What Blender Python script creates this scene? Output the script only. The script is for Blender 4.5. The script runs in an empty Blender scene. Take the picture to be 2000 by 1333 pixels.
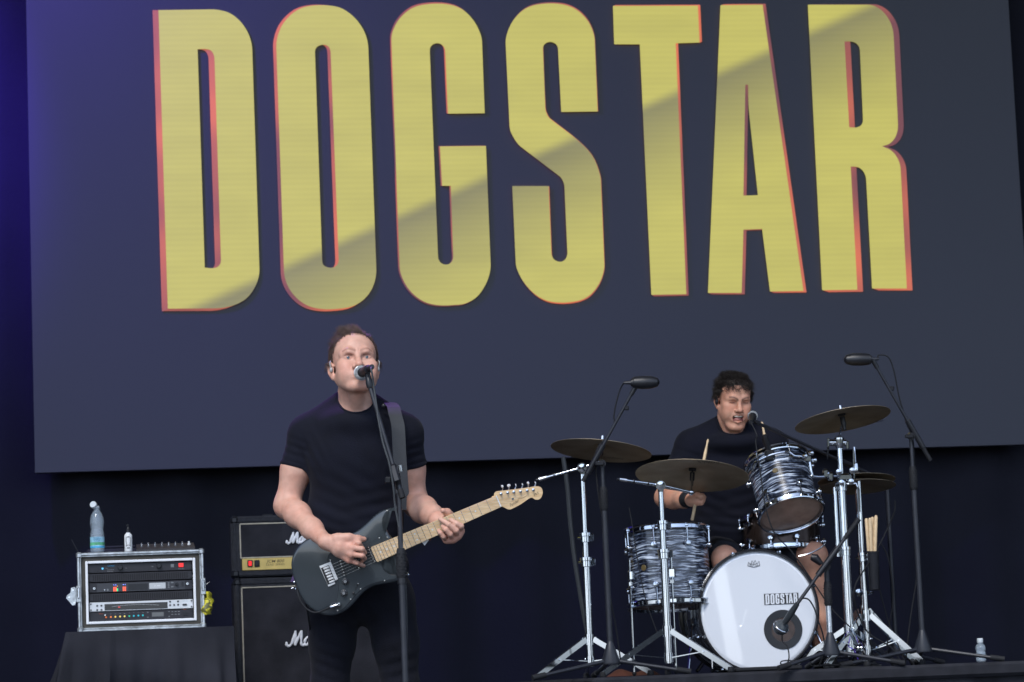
import bpy, math, random
import numpy as np
from mathutils import Vector, Matrix

random.seed(7)
rng = np.random.default_rng(7)
scene = bpy.context.scene
COL = scene.collection
rad = math.radians

# ------------------------------------------------------------------ camera
FPX = 5450.0                       # focal length in pixels of the 2000 px wide photograph
YAW, PITCH, ROLL = rad(8.0), rad(7.04), rad(2.3)
CAM = np.array([0.0, 0.0, 0.5])    # metres, stage floor is z = 0
FW = np.array([math.sin(YAW) * math.cos(PITCH), math.cos(YAW) * math.cos(PITCH), math.sin(PITCH)])
_r0 = np.array([math.cos(YAW), -math.sin(YAW), 0.0])
_u0 = np.cross(_r0, FW)
RT = _r0 * math.cos(ROLL) - _u0 * math.sin(ROLL)
UP = _u0 * math.cos(ROLL) + _r0 * math.sin(ROLL)

def P(x, y, d):
    """world point seen at photo pixel (x, y), d metres deep"""
    return CAM + FW * d + RT * ((x - 1000) / FPX * d) - UP * ((y - 666.5) / FPX * d)

def Q(x, y, Y):
    """world point seen at photo pixel (x, y) on the upright plane Y = const"""
    v = FW + RT * ((x - 1000) / FPX) - UP * ((y - 666.5) / FPX)
    return CAM + v * (Y - CAM[1]) / v[1]

cam_data = bpy.data.cameras.new("camera")
cam_data.sensor_width = 36.0
cam_data.lens = 36.0 * FPX / 2000.0
cam_data.clip_start = 0.1
cam_data.clip_end = 2000.0
cam_data.dof.use_dof = True
cam_data.dof.focus_distance = 10.6
cam_data.dof.aperture_fstop = 7.1
cam = bpy.data.objects.new("camera", cam_data)
COL.objects.link(cam)
m = Matrix.Identity(4)
for i in range(3):
    m[i][0], m[i][1], m[i][2], m[i][3] = RT[i], UP[i], -FW[i], CAM[i]
cam.matrix_world = m
scene.camera = cam

# ------------------------------------------------------------------ sky, sun, exposure
SUN_EL, SUN_AZ = rad(48), rad(205)     # azimuth: clockwise from +Y; the sun stands over the audience
world = bpy.data.worlds.new("World")
scene.world = world
world.use_nodes = True
wn = world.node_tree.nodes
wl = world.node_tree.links
bg = wn["Background"]
sky = wn.new("ShaderNodeTexSky")
sky.sky_type = 'NISHITA'
sky.sun_disc = False
sky.sun_elevation = SUN_EL
sky.sun_rotation = SUN_AZ
sky.air_density = 1.0
sky.dust_density = 1.0
sky.ozone_density = 1.0
hs = wn.new("ShaderNodeHueSaturation")
hs.inputs["Saturation"].default_value = 0.45
wl.new(sky.outputs["Color"], hs.inputs["Color"])
tint = wn.new("ShaderNodeMix")
tint.data_type = 'RGBA'
tint.blend_type = 'MULTIPLY'
tint.inputs["Factor"].default_value = 1.0
tint.inputs["B"].default_value = (0.86, 0.96, 1.14, 1)      # cool overcast
wl.new(hs.outputs["Color"], tint.inputs["A"])
wl.new(tint.outputs["Result"], bg.inputs["Color"])
bg.inputs["Strength"].default_value = 0.14

sun_data = bpy.data.lights.new("sun", 'SUN')
sun_data.energy = 1.5
sun_data.angle = rad(14)
sun_data.color = (1.0, 0.96, 0.9)
sun = bpy.data.objects.new("sun", sun_data)
COL.objects.link(sun)
sd = Vector((math.sin(SUN_AZ) * math.cos(SUN_EL), math.cos(SUN_AZ) * math.cos(SUN_EL), math.sin(SUN_EL)))
sun.rotation_euler = sd.to_track_quat('Z', 'Y').to_euler()
sun.location = (0, 0, 30)

scene.view_settings.view_transform = 'Standard'
scene.view_settings.look = 'None'
scene.view_settings.exposure = 0.75
scene.view_settings.gamma = 1.0
scene.view_settings.use_curve_mapping = False
scene.cycles.use_denoising = True
scene.cycles.max_bounces = 8
scene.cycles.transparent_max_bounces = 12
scene.cycles.sample_clamp_indirect = 6.0
scene.render.film_transparent = False

# ------------------------------------------------------------------ materials
MATS = {}
def mat(name, col, rough=0.5, metal=0.0, spec=0.5, var=0.0, vscale=20.0, bump=0.0, bscale=200.0,
        coat=0.0, trans=0.0, ior=1.45, alpha=1.0, emit=None, estr=0.0, sheen=0.0, sss=0.0, detail=4.0):
    if name in MATS:
        return MATS[name]
    m = bpy.data.materials.new(name)
    m.use_nodes = True
    nt = m.node_tree
    b = nt.nodes["Principled BSDF"]
    b.inputs["Base Color"].default_value = (*col, 1)
    b.inputs["Roughness"].default_value = rough
    b.inputs["Metallic"].default_value = metal
    b.inputs["Specular IOR Level"].default_value = spec
    b.inputs["Coat Weight"].default_value = coat
    b.inputs["Coat Roughness"].default_value = 0.06
    b.inputs["Transmission Weight"].default_value = trans
    b.inputs["IOR"].default_value = ior
    b.inputs["Alpha"].default_value = alpha
    b.inputs["Sheen Weight"].default_value = sheen
    if sss:
        b.inputs["Subsurface Weight"].default_value = sss
        b.inputs["Subsurface Radius"].default_value = (0.012, 0.005, 0.003)
    if emit:
        b.inputs["Emission Color"].default_value = (*emit, 1)
        b.inputs["Emission Strength"].default_value = estr
    if var or bump:
        tc = nt.nodes.new("ShaderNodeTexCoord")
    if var:
        n = nt.nodes.new("ShaderNodeTexNoise")
        n.inputs["Scale"].default_value = vscale
        n.inputs["Detail"].default_value = detail
        nt.links.new(tc.outputs["Object"], n.inputs["Vector"])
        r = nt.nodes.new("ShaderNodeMapRange")
        r.inputs["From Min"].default_value = 0.3
        r.inputs["From Max"].default_value = 0.7
        r.inputs["To Min"].default_value = 1 - var
        r.inputs["To Max"].default_value = 1 + var
        nt.links.new(n.outputs["Fac"], r.inputs["Value"])
        mx = nt.nodes.new("ShaderNodeMix")
        mx.data_type = 'RGBA'
        mx.blend_type = 'MULTIPLY'
        mx.inputs["Factor"].default_value = 1
        mx.inputs["A"].default_value = (*col, 1)
        nt.links.new(r.outputs["Result"], mx.inputs["B"])
        nt.links.new(mx.outputs["Result"], b.inputs["Base Color"])
        r2 = nt.nodes.new("ShaderNodeMapRange")
        r2.inputs["To Min"].default_value = max(0.02, rough * 0.8)
        r2.inputs["To Max"].default_value = min(1, rough * 1.2)
        nt.links.new(n.outputs["Fac"], r2.inputs["Value"])
        nt.links.new(r2.outputs["Result"], b.inputs["Roughness"])
    if bump:
        n2 = nt.nodes.new("ShaderNodeTexNoise")
        n2.inputs["Scale"].default_value = bscale
        n2.inputs["Detail"].default_value = 3
        nt.links.new(tc.outputs["Object"], n2.inputs["Vector"])
        bp = nt.nodes.new("ShaderNodeBump")
        bp.inputs["Strength"].default_value = bump
        bp.inputs["Distance"].default_value = 0.01
        nt.links.new(n2.outputs["Fac"], bp.inputs["Height"])
        nt.links.new(bp.outputs["Normal"], b.inputs["Normal"])
    MATS[name] = m
    return m

M_curtain = mat("black_drape", (0.017, 0.0175, 0.026), 0.95, spec=0.1, var=0.15, vscale=1.2, bump=0.2, bscale=60)
M_stage = mat("stage_deck", (0.03, 0.03, 0.035), 0.6, var=0.3, vscale=3, bump=0.2, bscale=80)
M_ground = mat("field_ground", (0.07, 0.075, 0.05), 0.9, var=0.4, vscale=0.6)
M_roof = mat("stage_roof_skin", (0.02, 0.02, 0.025), 0.8, var=0.2, vscale=1)
M_riser = mat("riser_carpet", (0.026, 0.027, 0.033), 0.95, spec=0.1, var=0.25, vscale=14, bump=0.5, bscale=350)
M_cloth = mat("table_cloth", (0.023, 0.024, 0.031), 0.92, spec=0.15, var=0.25, vscale=5, bump=0.3, bscale=300)
M_shirt = mat("black_cotton", (0.0066, 0.0074, 0.0140), 0.92, spec=0.15, var=0.18, vscale=9, bump=0.25, bscale=250, sheen=0.03)
M_jeans = mat("black_denim", (0.0052, 0.0058, 0.0105), 0.9, spec=0.18, var=0.25, vscale=12, bump=0.35, bscale=300, sheen=0.04)
M_shorts = mat("charcoal_shorts", (0.017, 0.018, 0.024), 0.9, spec=0.2, var=0.25, vscale=10, bump=0.3, bscale=250)
M_black = mat("black_plastic", (0.012, 0.013, 0.017), 0.38, spec=0.5, var=0.15, vscale=30)
M_blackpaint = mat("black_powder_coat", (0.016, 0.018, 0.025), 0.42, spec=0.55, var=0.2, vscale=25)
M_rubber = mat("black_rubber", (0.014, 0.015, 0.018), 0.7, spec=0.3, var=0.2, vscale=40)
M_greycable = mat("grey_cable", (0.05, 0.055, 0.06), 0.5, spec=0.4, var=0.1)
M_chrome = mat("chrome", (0.56, 0.60, 0.66), 0.09, metal=1.0)
M_satin = mat("satin_nickel", (0.82, 0.83, 0.84), 0.42, metal=0.75)
M_string = mat("steel_string", (0.4, 0.4, 0.4), 0.35, metal=0.8)
M_chromedull = mat("worn_chrome", (0.6, 0.62, 0.66), 0.26, metal=1.0, var=0.2, vscale=25)
M_alu = mat("case_aluminium", (0.52, 0.55, 0.57), 0.36, metal=0.8, var=0.35, vscale=30, bump=0.15, bscale=60)
M_casebody = mat("case_laminate", (0.045, 0.045, 0.05), 0.55, var=0.25, vscale=20)
M_casefoam = mat("case_foam", (0.05, 0.047, 0.04), 0.85, var=0.3, vscale=12)
M_rackwhite = mat("rack_white_trim", (0.78, 0.8, 0.83), 0.5, var=0.05, vscale=10)
M_rackblack = mat("rack_black_panel", (0.017, 0.017, 0.023), 0.45, var=0.15, vscale=20)
M_rackdark = mat("rack_shadow_gap", (0.006, 0.006, 0.008), 0.8)
M_silver = mat("brushed_silver_panel", (0.66, 0.68, 0.7), 0.4, metal=0.3, var=0.06, vscale=15)
M_grey = mat("mid_grey_plastic", (0.16, 0.17, 0.18), 0.5, var=0.1)
M_lcd = mat("lcd_glass", (0.32, 0.34, 0.36), 0.25, emit=(0.35, 0.38, 0.42), estr=0.25)
M_lcddark = mat("lcd_dark", (0.09, 0.095, 0.1), 0.2, emit=(0.2, 0.22, 0.25), estr=0.1)
M_wood_stick = mat("hickory", (0.62, 0.46, 0.28), 0.5, var=0.12, vscale=40)
M_white = mat("white_plastic", (0.75, 0.77, 0.78), 0.4, var=0.05)
M_print = mat("black_print", (0.02, 0.02, 0.022), 0.6)
M_logo = mat("white_logo", (0.78, 0.78, 0.8), 0.4, var=0.05)
M_gold = mat("gold_panel", (0.60, 0.44, 0.14), 0.42, metal=0.25, var=0.12, vscale=15)
M_goldprint = mat("bronze_print", (0.12, 0.085, 0.03), 0.5)
M_tolex = mat("black_tolex", (0.030, 0.032, 0.040), 0.5, spec=0.45, var=0.25, vscale=60, bump=0.7, bscale=500)
M_grille = mat("black_grille_cloth", (0.031, 0.031, 0.038), 0.9, spec=0.15, var=0.35, vscale=7, bump=0.6, bscale=700)
M_piping = mat("cream_piping", (0.42, 0.38, 0.3), 0.6, var=0.15, vscale=30)
M_tape = mat("yellow_tape", (0.62, 0.55, 0.04), 0.5, var=0.2, vscale=30)
M_gtr = mat("charcoal_guitar_lacquer", (0.029, 0.037, 0.044), 0.2, spec=0.5, coat=0.7, var=0.12, vscale=6)
M_guard = mat("charcoal_pickguard", (0.031, 0.039, 0.046), 0.26, spec=0.5, coat=0.3, var=0.08, vscale=8)
M_maple = None
M_fret = mat("nickel_fret", (0.7, 0.7, 0.68), 0.25, metal=1.0)
M_inlay = mat("pearl_inlay", (0.62, 0.64, 0.62), 0.3)
M_strap = mat("grey_webbing", (0.028, 0.031, 0.036), 0.75, var=0.15, vscale=60, bump=0.3, bscale=500)
M_eye = mat("eye_white", (0.36, 0.31, 0.30), 0.15)
M_iris = mat("iris_grey_blue", (0.085, 0.105, 0.125), 0.15)
M_pupil = mat("pupil", (0.01, 0.01, 0.012), 0.1)
M_clear = mat("clear_silicone", (0.36, 0.36, 0.36), 0.3, spec=0.6)
M_mesh = mat("microphone_grille", (0.55, 0.58, 0.6), 0.4, metal=0.5, var=0.3, vscale=400, bump=0.8, bscale=900)
M_pet = mat("clear_plastic_bottle", (0.55, 0.66, 0.76), 0.12, spec=1.0, coat=1.0, alpha=0.30, bump=0.25, bscale=90)
M_water = mat("bottle_cap_white", (0.6, 0.65, 0.68), 0.35)
M_label_b = mat("label_light_blue", (0.3, 0.55, 0.7), 0.4, var=0.2, vscale=40)
M_label_g = mat("label_green", (0.1, 0.4, 0.2), 0.4, var=0.4, vscale=60)
M_orange = mat("rust_orange_cloth", (0.09, 0.03, 0.018), 0.8, var=0.3, vscale=20)
M_purple = mat("purple_cord", (0.12, 0.05, 0.5), 0.5)
M_red = mat("red_switch", (0.6, 0.02, 0.02), 0.3, emit=(1, 0.03, 0.03), estr=0.5)
M_shoe = mat("black_canvas_shoe", (0.012, 0.012, 0.015), 0.8, var=0.2)
M_mouth = mat("mouth_inside", (0.12, 0.03, 0.03), 0.5)
M_teeth = mat("teeth", (0.6, 0.55, 0.48), 0.3)
M_lip = mat("lips", (0.42, 0.2, 0.18), 0.45)

def led(name, c, s=1.2):
    return mat(name, tuple(0.3 * x for x in c), 0.3, emit=c, estr=s)

def wood_mat():
    m = mat("maple_neck", (0.66, 0.47, 0.27), 0.32, coat=0.4)
    nt = m.node_tree
    b = nt.nodes["Principled BSDF"]
    tc = nt.nodes.new("ShaderNodeTexCoord")
    mp = nt.nodes.new("ShaderNodeMapping")
    mp.inputs["Rotation"].default_value = (0, rad(23), 0)
    mp.inputs["Scale"].default_value = (6, 90, 90)
    n = nt.nodes.new("ShaderNodeTexNoise")
    n.inputs["Scale"].default_value = 1.5
    n.inputs["Detail"].default_value = 3
    cr = nt.nodes.new("ShaderNodeValToRGB")
    cr.color_ramp.elements[0].position = 0.3
    cr.color_ramp.elements[0].color = (0.56, 0.37, 0.19, 1)
    cr.color_ramp.elements[1].position = 0.7
    cr.color_ramp.elements[1].color = (0.74, 0.55, 0.33, 1)
    nt.links.new(tc.outputs["Object"], mp.inputs["Vector"])
    nt.links.new(mp.outputs["Vector"], n.inputs["Vector"])
    nt.links.new(n.outputs["Fac"], cr.inputs["Fac"])
    nt.links.new(cr.outputs["Color"], b.inputs["Base Color"])
    return m
M_maple = wood_mat()

def oyster_mat():
    """black oyster drum wrap: pale wavy streaks on black, streaks run round the shell"""
    m = mat("black_oyster_wrap", (0.05, 0.05, 0.06), 0.22, coat=0.5)
    nt = m.node_tree
    b = nt.nodes["Principled BSDF"]
    tc = nt.nodes.new("ShaderNodeTexCoord")
    n0 = nt.nodes.new("ShaderNodeTexNoise")
    n0.inputs["Scale"].default_value = 9
    n0.inputs["Detail"].default_value = 2
    ad = nt.nodes.new("ShaderNodeVectorMath")
    ad.operation = 'MULTIPLY_ADD'
    ad.inputs[1].default_value = (0.035, 0.035, 0.035)
    mp = nt.nodes.new("ShaderNodeMapping")
    mp.inputs["Scale"].default_value = (8, 8, 105)
    n = nt.nodes.new("ShaderNodeTexNoise")
    n.inputs["Scale"].default_value = 1.3
    n.inputs["Detail"].default_value = 3
    n.inputs["Roughness"].default_value = 0.6
    cr = nt.nodes.new("ShaderNodeValToRGB")
    e = cr.color_ramp.elements
    e[0].position = 0.42
    e[0].color = (0.006, 0.008, 0.014, 1)
    e[1].position = 0.68
    e[1].color = (0.62, 0.69, 0.80, 1)
    e2 = e.new(0.50)
    e2.color = (0.035, 0.045, 0.075, 1)
    e3 = e.new(0.56)
    e3.color = (0.2, 0.24, 0.32, 1)
    nt.links.new(tc.outputs["Object"], n0.inputs["Vector"])
    nt.links.new(n0.outputs["Color"], ad.inputs[0])
    nt.links.new(tc.outputs["Object"], ad.inputs[2])
    nt.links.new(ad.outputs["Vector"], mp.inputs["Vector"])
    nt.links.new(mp.outputs["Vector"], n.inputs["Vector"])
    nt.links.new(n.outputs["Fac"], cr.inputs["Fac"])
    nt.links.new(cr.outputs["Color"], b.inputs["Base Color"])
    return m
M_oyster = oyster_mat()
M_headwhite = mat("white_drum_film", (0.70, 0.73, 0.78), 0.5, spec=0.3, coat=1.0)
M_headwhite.node_tree.nodes["Principled BSDF"].inputs["Coat IOR"].default_value = 2.0
M_headwhite.node_tree.nodes["Principled BSDF"].inputs["Coat Roughness"].default_value = 0.015
M_headclear = mat("brown_tinted_drum_film", (0.36, 0.25, 0.20), 0.2, spec=0.5, var=0.25, vscale=14)
M_snareshell = mat("dark_bronze_shell", (0.05, 0.035, 0.03), 0.25, metal=0.6, var=0.2, vscale=10)
M_hoopblack = mat("black_lacquer_hoop", (0.012, 0.012, 0.015), 0.18, coat=0.5)

def cymbal_mat():
    m = mat("cymbal_bronze", (0.2, 0.15, 0.09), 0.48, metal=0.6)
    nt = m.node_tree
    b = nt.nodes["Principled BSDF"]
    tc = nt.nodes.new("ShaderNodeTexCoord")
    gr = nt.nodes.new("ShaderNodeTexWave")
    gr.wave_type = 'RINGS'
    gr.rings_direction = 'Z'
    gr.inputs["Scale"].default_value = 45
    gr.inputs["Distortion"].default_value = 0.6
    n = nt.nodes.new("ShaderNodeTexNoise")
    n.inputs["Scale"].default_value = 7
    n.inputs["Detail"].default_value = 5
    cr = nt.nodes.new("ShaderNodeValToRGB")
    cr.color_ramp.elements[0].position = 0.3
    cr.color_ramp.elements[0].color = (0.26, 0.20, 0.13, 1)
    cr.color_ramp.elements[1].position = 0.75
    cr.color_ramp.elements[1].color = (0.46, 0.38, 0.27, 1)
    bp = nt.nodes.new("ShaderNodeBump")
    bp.inputs["Strength"].default_value = 0.08
    bp.inputs["Distance"].default_value = 0.002
    nt.links.new(tc.outputs["Object"], gr.inputs["Vector"])
    nt.links.new(tc.outputs["Object"], n.inputs["Vector"])
    nt.links.new(n.outputs["Fac"], cr.inputs["Fac"])
    nt.links.new(cr.outputs["Color"], b.inputs["Base Color"])
    nt.links.new(gr.outputs["Fac"], bp.inputs["Height"])
    nt.links.new(bp.outputs["Normal"], b.inputs["Normal"])
    return m
M_cymbal = cymbal_mat()

def skin_mat(name, sss=0.12, rough=0.48):
    m = mat(name, (0.5, 0.33, 0.27), rough, spec=0.4, sss=sss)
    nt = m.node_tree
    b = nt.nodes["Principled BSDF"]
    at = nt.nodes.new("ShaderNodeAttribute")
    at.attribute_name = "Col"
    tc = nt.nodes.new("ShaderNodeTexCoord")
    n = nt.nodes.new("ShaderNodeTexNoise")
    n.inputs["Scale"].default_value = 45
    n.inputs["Detail"].default_value = 5
    r = nt.nodes.new("ShaderNodeMapRange")
    r.inputs["From Min"].default_value = 0.3
    r.inputs["From Max"].default_value = 0.7
    r.inputs["To Min"].default_value = 0.90
    r.inputs["To Max"].default_value = 1.07
    mx = nt.nodes.new("ShaderNodeMix")
    mx.data_type = 'RGBA'
    mx.blend_type = 'MULTIPLY'
    mx.inputs["Factor"].default_value = 1
    nt.links.new(tc.outputs["Object"], n.inputs["Vector"])
    nt.links.new(n.outputs["Fac"], r.inputs["Value"])
    nt.links.new(at.outputs["Color"], mx.inputs["A"])
    nt.links.new(r.outputs["Result"], mx.inputs["B"])
    n3 = nt.nodes.new("ShaderNodeTexNoise")
    n3.inputs["Scale"].default_value = 16
    n3.inputs["Detail"].default_value = 3
    cr3 = nt.nodes.new("ShaderNodeValToRGB")
    cr3.color_ramp.elements[0].position, cr3.color_ramp.elements[0].color = 0.35, (0.97, 0.86, 0.83, 1)
    cr3.color_ramp.elements[1].position, cr3.color_ramp.elements[1].color = 0.65, (1.0, 1.0, 1.0, 1)
    mx3 = nt.nodes.new("ShaderNodeMix")
    mx3.data_type = 'RGBA'
    mx3.blend_type = 'MULTIPLY'
    mx3.inputs["Factor"].default_value = 1
    nt.links.new(tc.outputs["Object"], n3.inputs["Vector"])
    nt.links.new(n3.outputs["Fac"], cr3.inputs["Fac"])
    nt.links.new(mx.outputs["Result"], mx3.inputs["A"])
    nt.links.new(cr3.outputs["Color"], mx3.inputs["B"])
    nt.links.new(mx3.outputs["Result"], b.inputs["Base Color"])
    n2 = nt.nodes.new("ShaderNodeTexNoise")
    n2.inputs["Scale"].default_value = 220
    n2.inputs["Detail"].default_value = 3
    bp = nt.nodes.new("ShaderNodeBump")
    bp.inputs["Strength"].default_value = 0.25
    bp.inputs["Distance"].default_value = 0.004
    nt.links.new(tc.outputs["Object"], n2.inputs["Vector"])
    nt.links.new(n2.outputs["Fac"], bp.inputs["Height"])
    nt.links.new(bp.outputs["Normal"], b.inputs["Normal"])
    return m
M_skin = skin_mat("skin")
M_hair1 = mat("brown_hair", (0.095, 0.058, 0.045), 0.45, spec=0.5, var=0.5, vscale=60)
M_hair2 = mat("dark_curly_hair", (0.030, 0.023, 0.020), 0.5, spec=0.4, var=0.5, vscale=60)

# ------------------------------------------------------------------ mesh helpers
V = lambda *a: np.array(a if len(a) > 1 else a[0], float)
def unit(v):
    v = np.asarray(v, float)
    return v / (np.linalg.norm(v) + 1e-12)
def frame(axis, ref=None):
    """right-handed frame whose third column is axis"""
    w = unit(axis)
    ref = np.array([0, 0, 1.0]) if ref is None else np.asarray(ref, float)
    if abs(w @ unit(ref)) > 0.97:
        ref = np.array([1.0, 0, 0])
    u = unit(np.cross(ref, w))
    return u, np.cross(w, u), w

def root_of(o):
    while o.parent is not None:
        o = o.parent
    return o

class MB:
    """collects shapes, builds ONE mesh object"""
    def __init__(s):
        s.v, s.f = [], []
    def add(s, vs, fs):
        o = len(s.v)
        s.v += [tuple(map(float, p)) for p in vs]
        s.f += [tuple(i + o for i in f) for f in fs]
        return s
    def box(s, c, size, fr=None, bev=0.0):
        u, v, w = fr if fr is not None else (V(1, 0, 0), V(0, 1, 0), V(0, 0, 1))
        c = np.asarray(c, float)
        hx, hy, hz = [x / 2 for x in size]
        if bev <= 0:
            vs = [c + u * sx * hx + v * sy * hy + w * sz * hz for sz in (-1, 1) for sy in (-1, 1) for sx in (-1, 1)]
            fs = [(0, 2, 3, 1), (4, 5, 7, 6), (0, 1, 5, 4), (2, 6, 7, 3), (0, 4, 6, 2), (1, 3, 7, 5)]
            return s.add(vs, fs)
        b = min(bev, hx * .9, hy * .9, hz * .9)
        pts, idx = [], {}
        for sx in (-1, 1):
            for sy in (-1, 1):
                for sz in (-1, 1):
                    for ax in range(3):
                        d = [hx - b, hy - b, hz - b]
                        d[ax] += b
                        idx[(sx, sy, sz, ax)] = len(pts)
                        pts.append(c + u * sx * d[0] + v * sy * d[1] + w * sz * d[2])
        fs = []
        cy = [(-1, -1), (1, -1), (1, 1), (-1, 1)]
        for ax in range(3):
            for sg in (-1, 1):
                q = []
                for a, b2 in cy:
                    k = [0, 0, 0]
                    k[ax], k[(ax + 1) % 3], k[(ax + 2) % 3] = sg, a, b2
                    q.append(idx[(*k, ax)])
                fs.append(tuple(q if sg > 0 else q[::-1]))
        for ax in range(3):
            b1, b2 = (ax + 1) % 3, (ax + 2) % 3
            for s1 in (-1, 1):
                for s2 in (-1, 1):
                    def g(sa, face):
                        k = [0, 0, 0]
                        k[ax], k[b1], k[b2] = sa, s1, s2
                        return idx[(*k, face)]
                    q = [g(-1, b1), g(1, b1), g(1, b2), g(-1, b2)]
                    fs.append(tuple(q if s1 * s2 < 0 else q[::-1]))
        for sx in (-1, 1):
            for sy in (-1, 1):
                for sz in (-1, 1):
                    q = [idx[(sx, sy, sz, a)] for a in range(3)]
                    fs.append(tuple(q if sx * sy * sz > 0 else q[::-1]))
        return s.add(pts, fs)
    def cyl(s, a, b, r0, r1=None, n=16, caps=True):
        return s.tube([a, b], [r0, r0 if r1 is None else r1], n, caps)
    def tube(s, pts, r, n=10, caps=True, flat=None):
        pts = [np.asarray(p, float) for p in pts]
        m = len(pts)
        rs = r if hasattr(r, '__len__') else [r] * m
        t0 = unit(pts[1] - pts[0])
        u, v, w = frame(t0)
        vs, fs = [], []
        for i, p in enumerate(pts):
            t = pts[min(i + 1, m - 1)] - pts[max(i - 1, 0)]
            if np.linalg.norm(t) > 1e-9:
                t = unit(t)
                u = unit(u - t * (u @ t))
                v = np.cross(t, u)
            for k in range(n):
                a = 2 * math.pi * k / n
                vs.append(p + rs[i] * (math.cos(a) * u + math.sin(a) * v))
        for i in range(m - 1):
            for k in range(n):
                k2 = (k + 1) % n
                fs.append((i * n + k, i * n + k2, (i + 1) * n + k2, (i + 1) * n + k))
        if caps:
            fs.append(tuple(range(n))[::-1])
            fs.append(tuple((m - 1) * n + k for k in range(n)))
        return s.add(vs, fs)
    def lathe(s, c, axis, prof, n=48, ref=None, close=False):
        """prof: list of (radius, height along axis)"""
        u, v, w = frame(axis, ref)
        c = np.asarray(c, float)
        vs, fs, rows = [], [], []
        for r, h in prof:
            if r < 1e-7:
                rows.append([len(vs)])
                vs.append(c + w * h)
            else:
                rows.append(list(range(len(vs), len(vs) + n)))
                for k in range(n):
                    a = 2 * math.pi * k / n
                    vs.append(c + w * h + r * (math.cos(a) * u + math.sin(a) * v))
        prs = list(zip(rows[:-1], rows[1:])) + ([(rows[-1], rows[0])] if close else [])
        for A, B in prs:
            for k in range(n):
                k2 = (k + 1) % n
                if len(A) == 1 and len(B) == 1:
                    continue
                if len(A) == 1:
                    fs.append((A[0], B[k2], B[k]))
                elif len(B) == 1:
                    fs.append((A[k], A[k2], B[0]))
                else:
                    fs.append((A[k], A[k2], B[k2], B[k]))
        return s.add(vs, fs)
    def ball(s, c, r, n=16, fr=None):
        u, v, w = fr if fr is not None else (V(1, 0, 0), V(0, 1, 0), V(0, 0, 1))
        rr = r if hasattr(r, '__len__') else (r, r, r)
        c = np.asarray(c, float)
        vs, fs = [c + w * rr[2]], []
        k1 = max(4, n // 2)
        for i in range(1, k1):
            a = math.pi * i / k1
            for k in range(n):
                b = 2 * math.pi * k / n
                vs.append(c + u * rr[0] * math.sin(a) * math.cos(b) + v * rr[1] * math.sin(a) * math.sin(b) + w * rr[2] * math.cos(a))
        vs.append(c - w * rr[2])
        for k in range(n):
            k2 = (k + 1) % n
            fs.append((0, 1 + k, 1 + k2))
            for i in range(k1 - 2):
                fs.append((1 + i * n + k, 1 + (i + 1) * n + k, 1 + (i + 1) * n + k2, 1 + i * n + k2))
            fs.append((len(vs) - 1, 1 + (k1 - 2) * n + k2, 1 + (k1 - 2) * n + k))
        return s.add(vs, fs)
    def prism(s, poly, depth_vec):
        """poly: list of 3D points (planar), extruded along depth_vec"""
        poly = [np.asarray(p, float) for p in poly]
        n = len(poly)
        d = np.asarray(depth_vec, float)
        vs = poly + [p + d for p in poly]
        fs = [tuple(range(n))[::-1], tuple(range(n, 2 * n))]
        for k in range(n):
            k2 = (k + 1) % n
            fs.append((k, k2, n + k2, n + k))
        return s.add(vs, fs)
    def build(s, name, material, parent=None, smooth=35):
        me = bpy.data.meshes.new(name)
        off = np.array(root_of(parent).location) if parent is not None else np.zeros(3)
        me.from_pydata([tuple(np.array(p) - off) for p in s.v], [], s.f)
        return link_mesh(name, me, material, parent, smooth)

def link_mesh(name, me, material, parent=None, smooth=35):
    import bmesh
    if len(me.polygons) < 200000:
        bm = bmesh.new()
        bm.from_mesh(me)
        bmesh.ops.recalc_face_normals(bm, faces=bm.faces)
        bm.to_mesh(me)
        bm.free()
    if smooth:
        me.polygons.foreach_set("use_smooth", [True] * len(me.polygons))
        if smooth < 180:
            me.set_sharp_from_angle(angle=rad(smooth))
    if material is not None:
        me.materials.append(material)
    o = bpy.data.objects.new(name, me)
    COL.objects.link(o)
    if parent is not None:
        o.parent = parent
    return o

def thing(name, label, cat, loc, group=None):
    o = bpy.data.objects.new(name, None)
    o.empty_display_size = 0.1
    COL.objects.link(o)
    o.location = tuple(map(float, loc))
    return tag(o, label, cat, group)
def tag(o, label, cat, group=None):
    o["label"] = label
    o["category"] = cat
    if group:
        o["group"] = group
    return o
def struct(o, kind="structure"):
    o["kind"] = kind
    return o

def smooth_path(pts, n=8):
    """Catmull-Rom through pts"""
    pts = [np.asarray(p, float) for p in pts]
    out = []
    for i in range(len(pts) - 1):
        p0 = pts[i - 1] if i else 2 * pts[0] - pts[1]
        p1, p2 = pts[i], pts[i + 1]
        p3 = pts[i + 2] if i + 2 < len(pts) else 2 * p2 - p1
        for k in range(n):
            t = k / n
            out.append(0.5 * ((2 * p1) + (-p0 + p2) * t + (2 * p0 - 5 * p1 + 4 * p2 - p3) * t * t + (-p0 + 3 * p1 - 3 * p2 + p3) * t ** 3))
    out.append(pts[-1])
    return out

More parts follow.
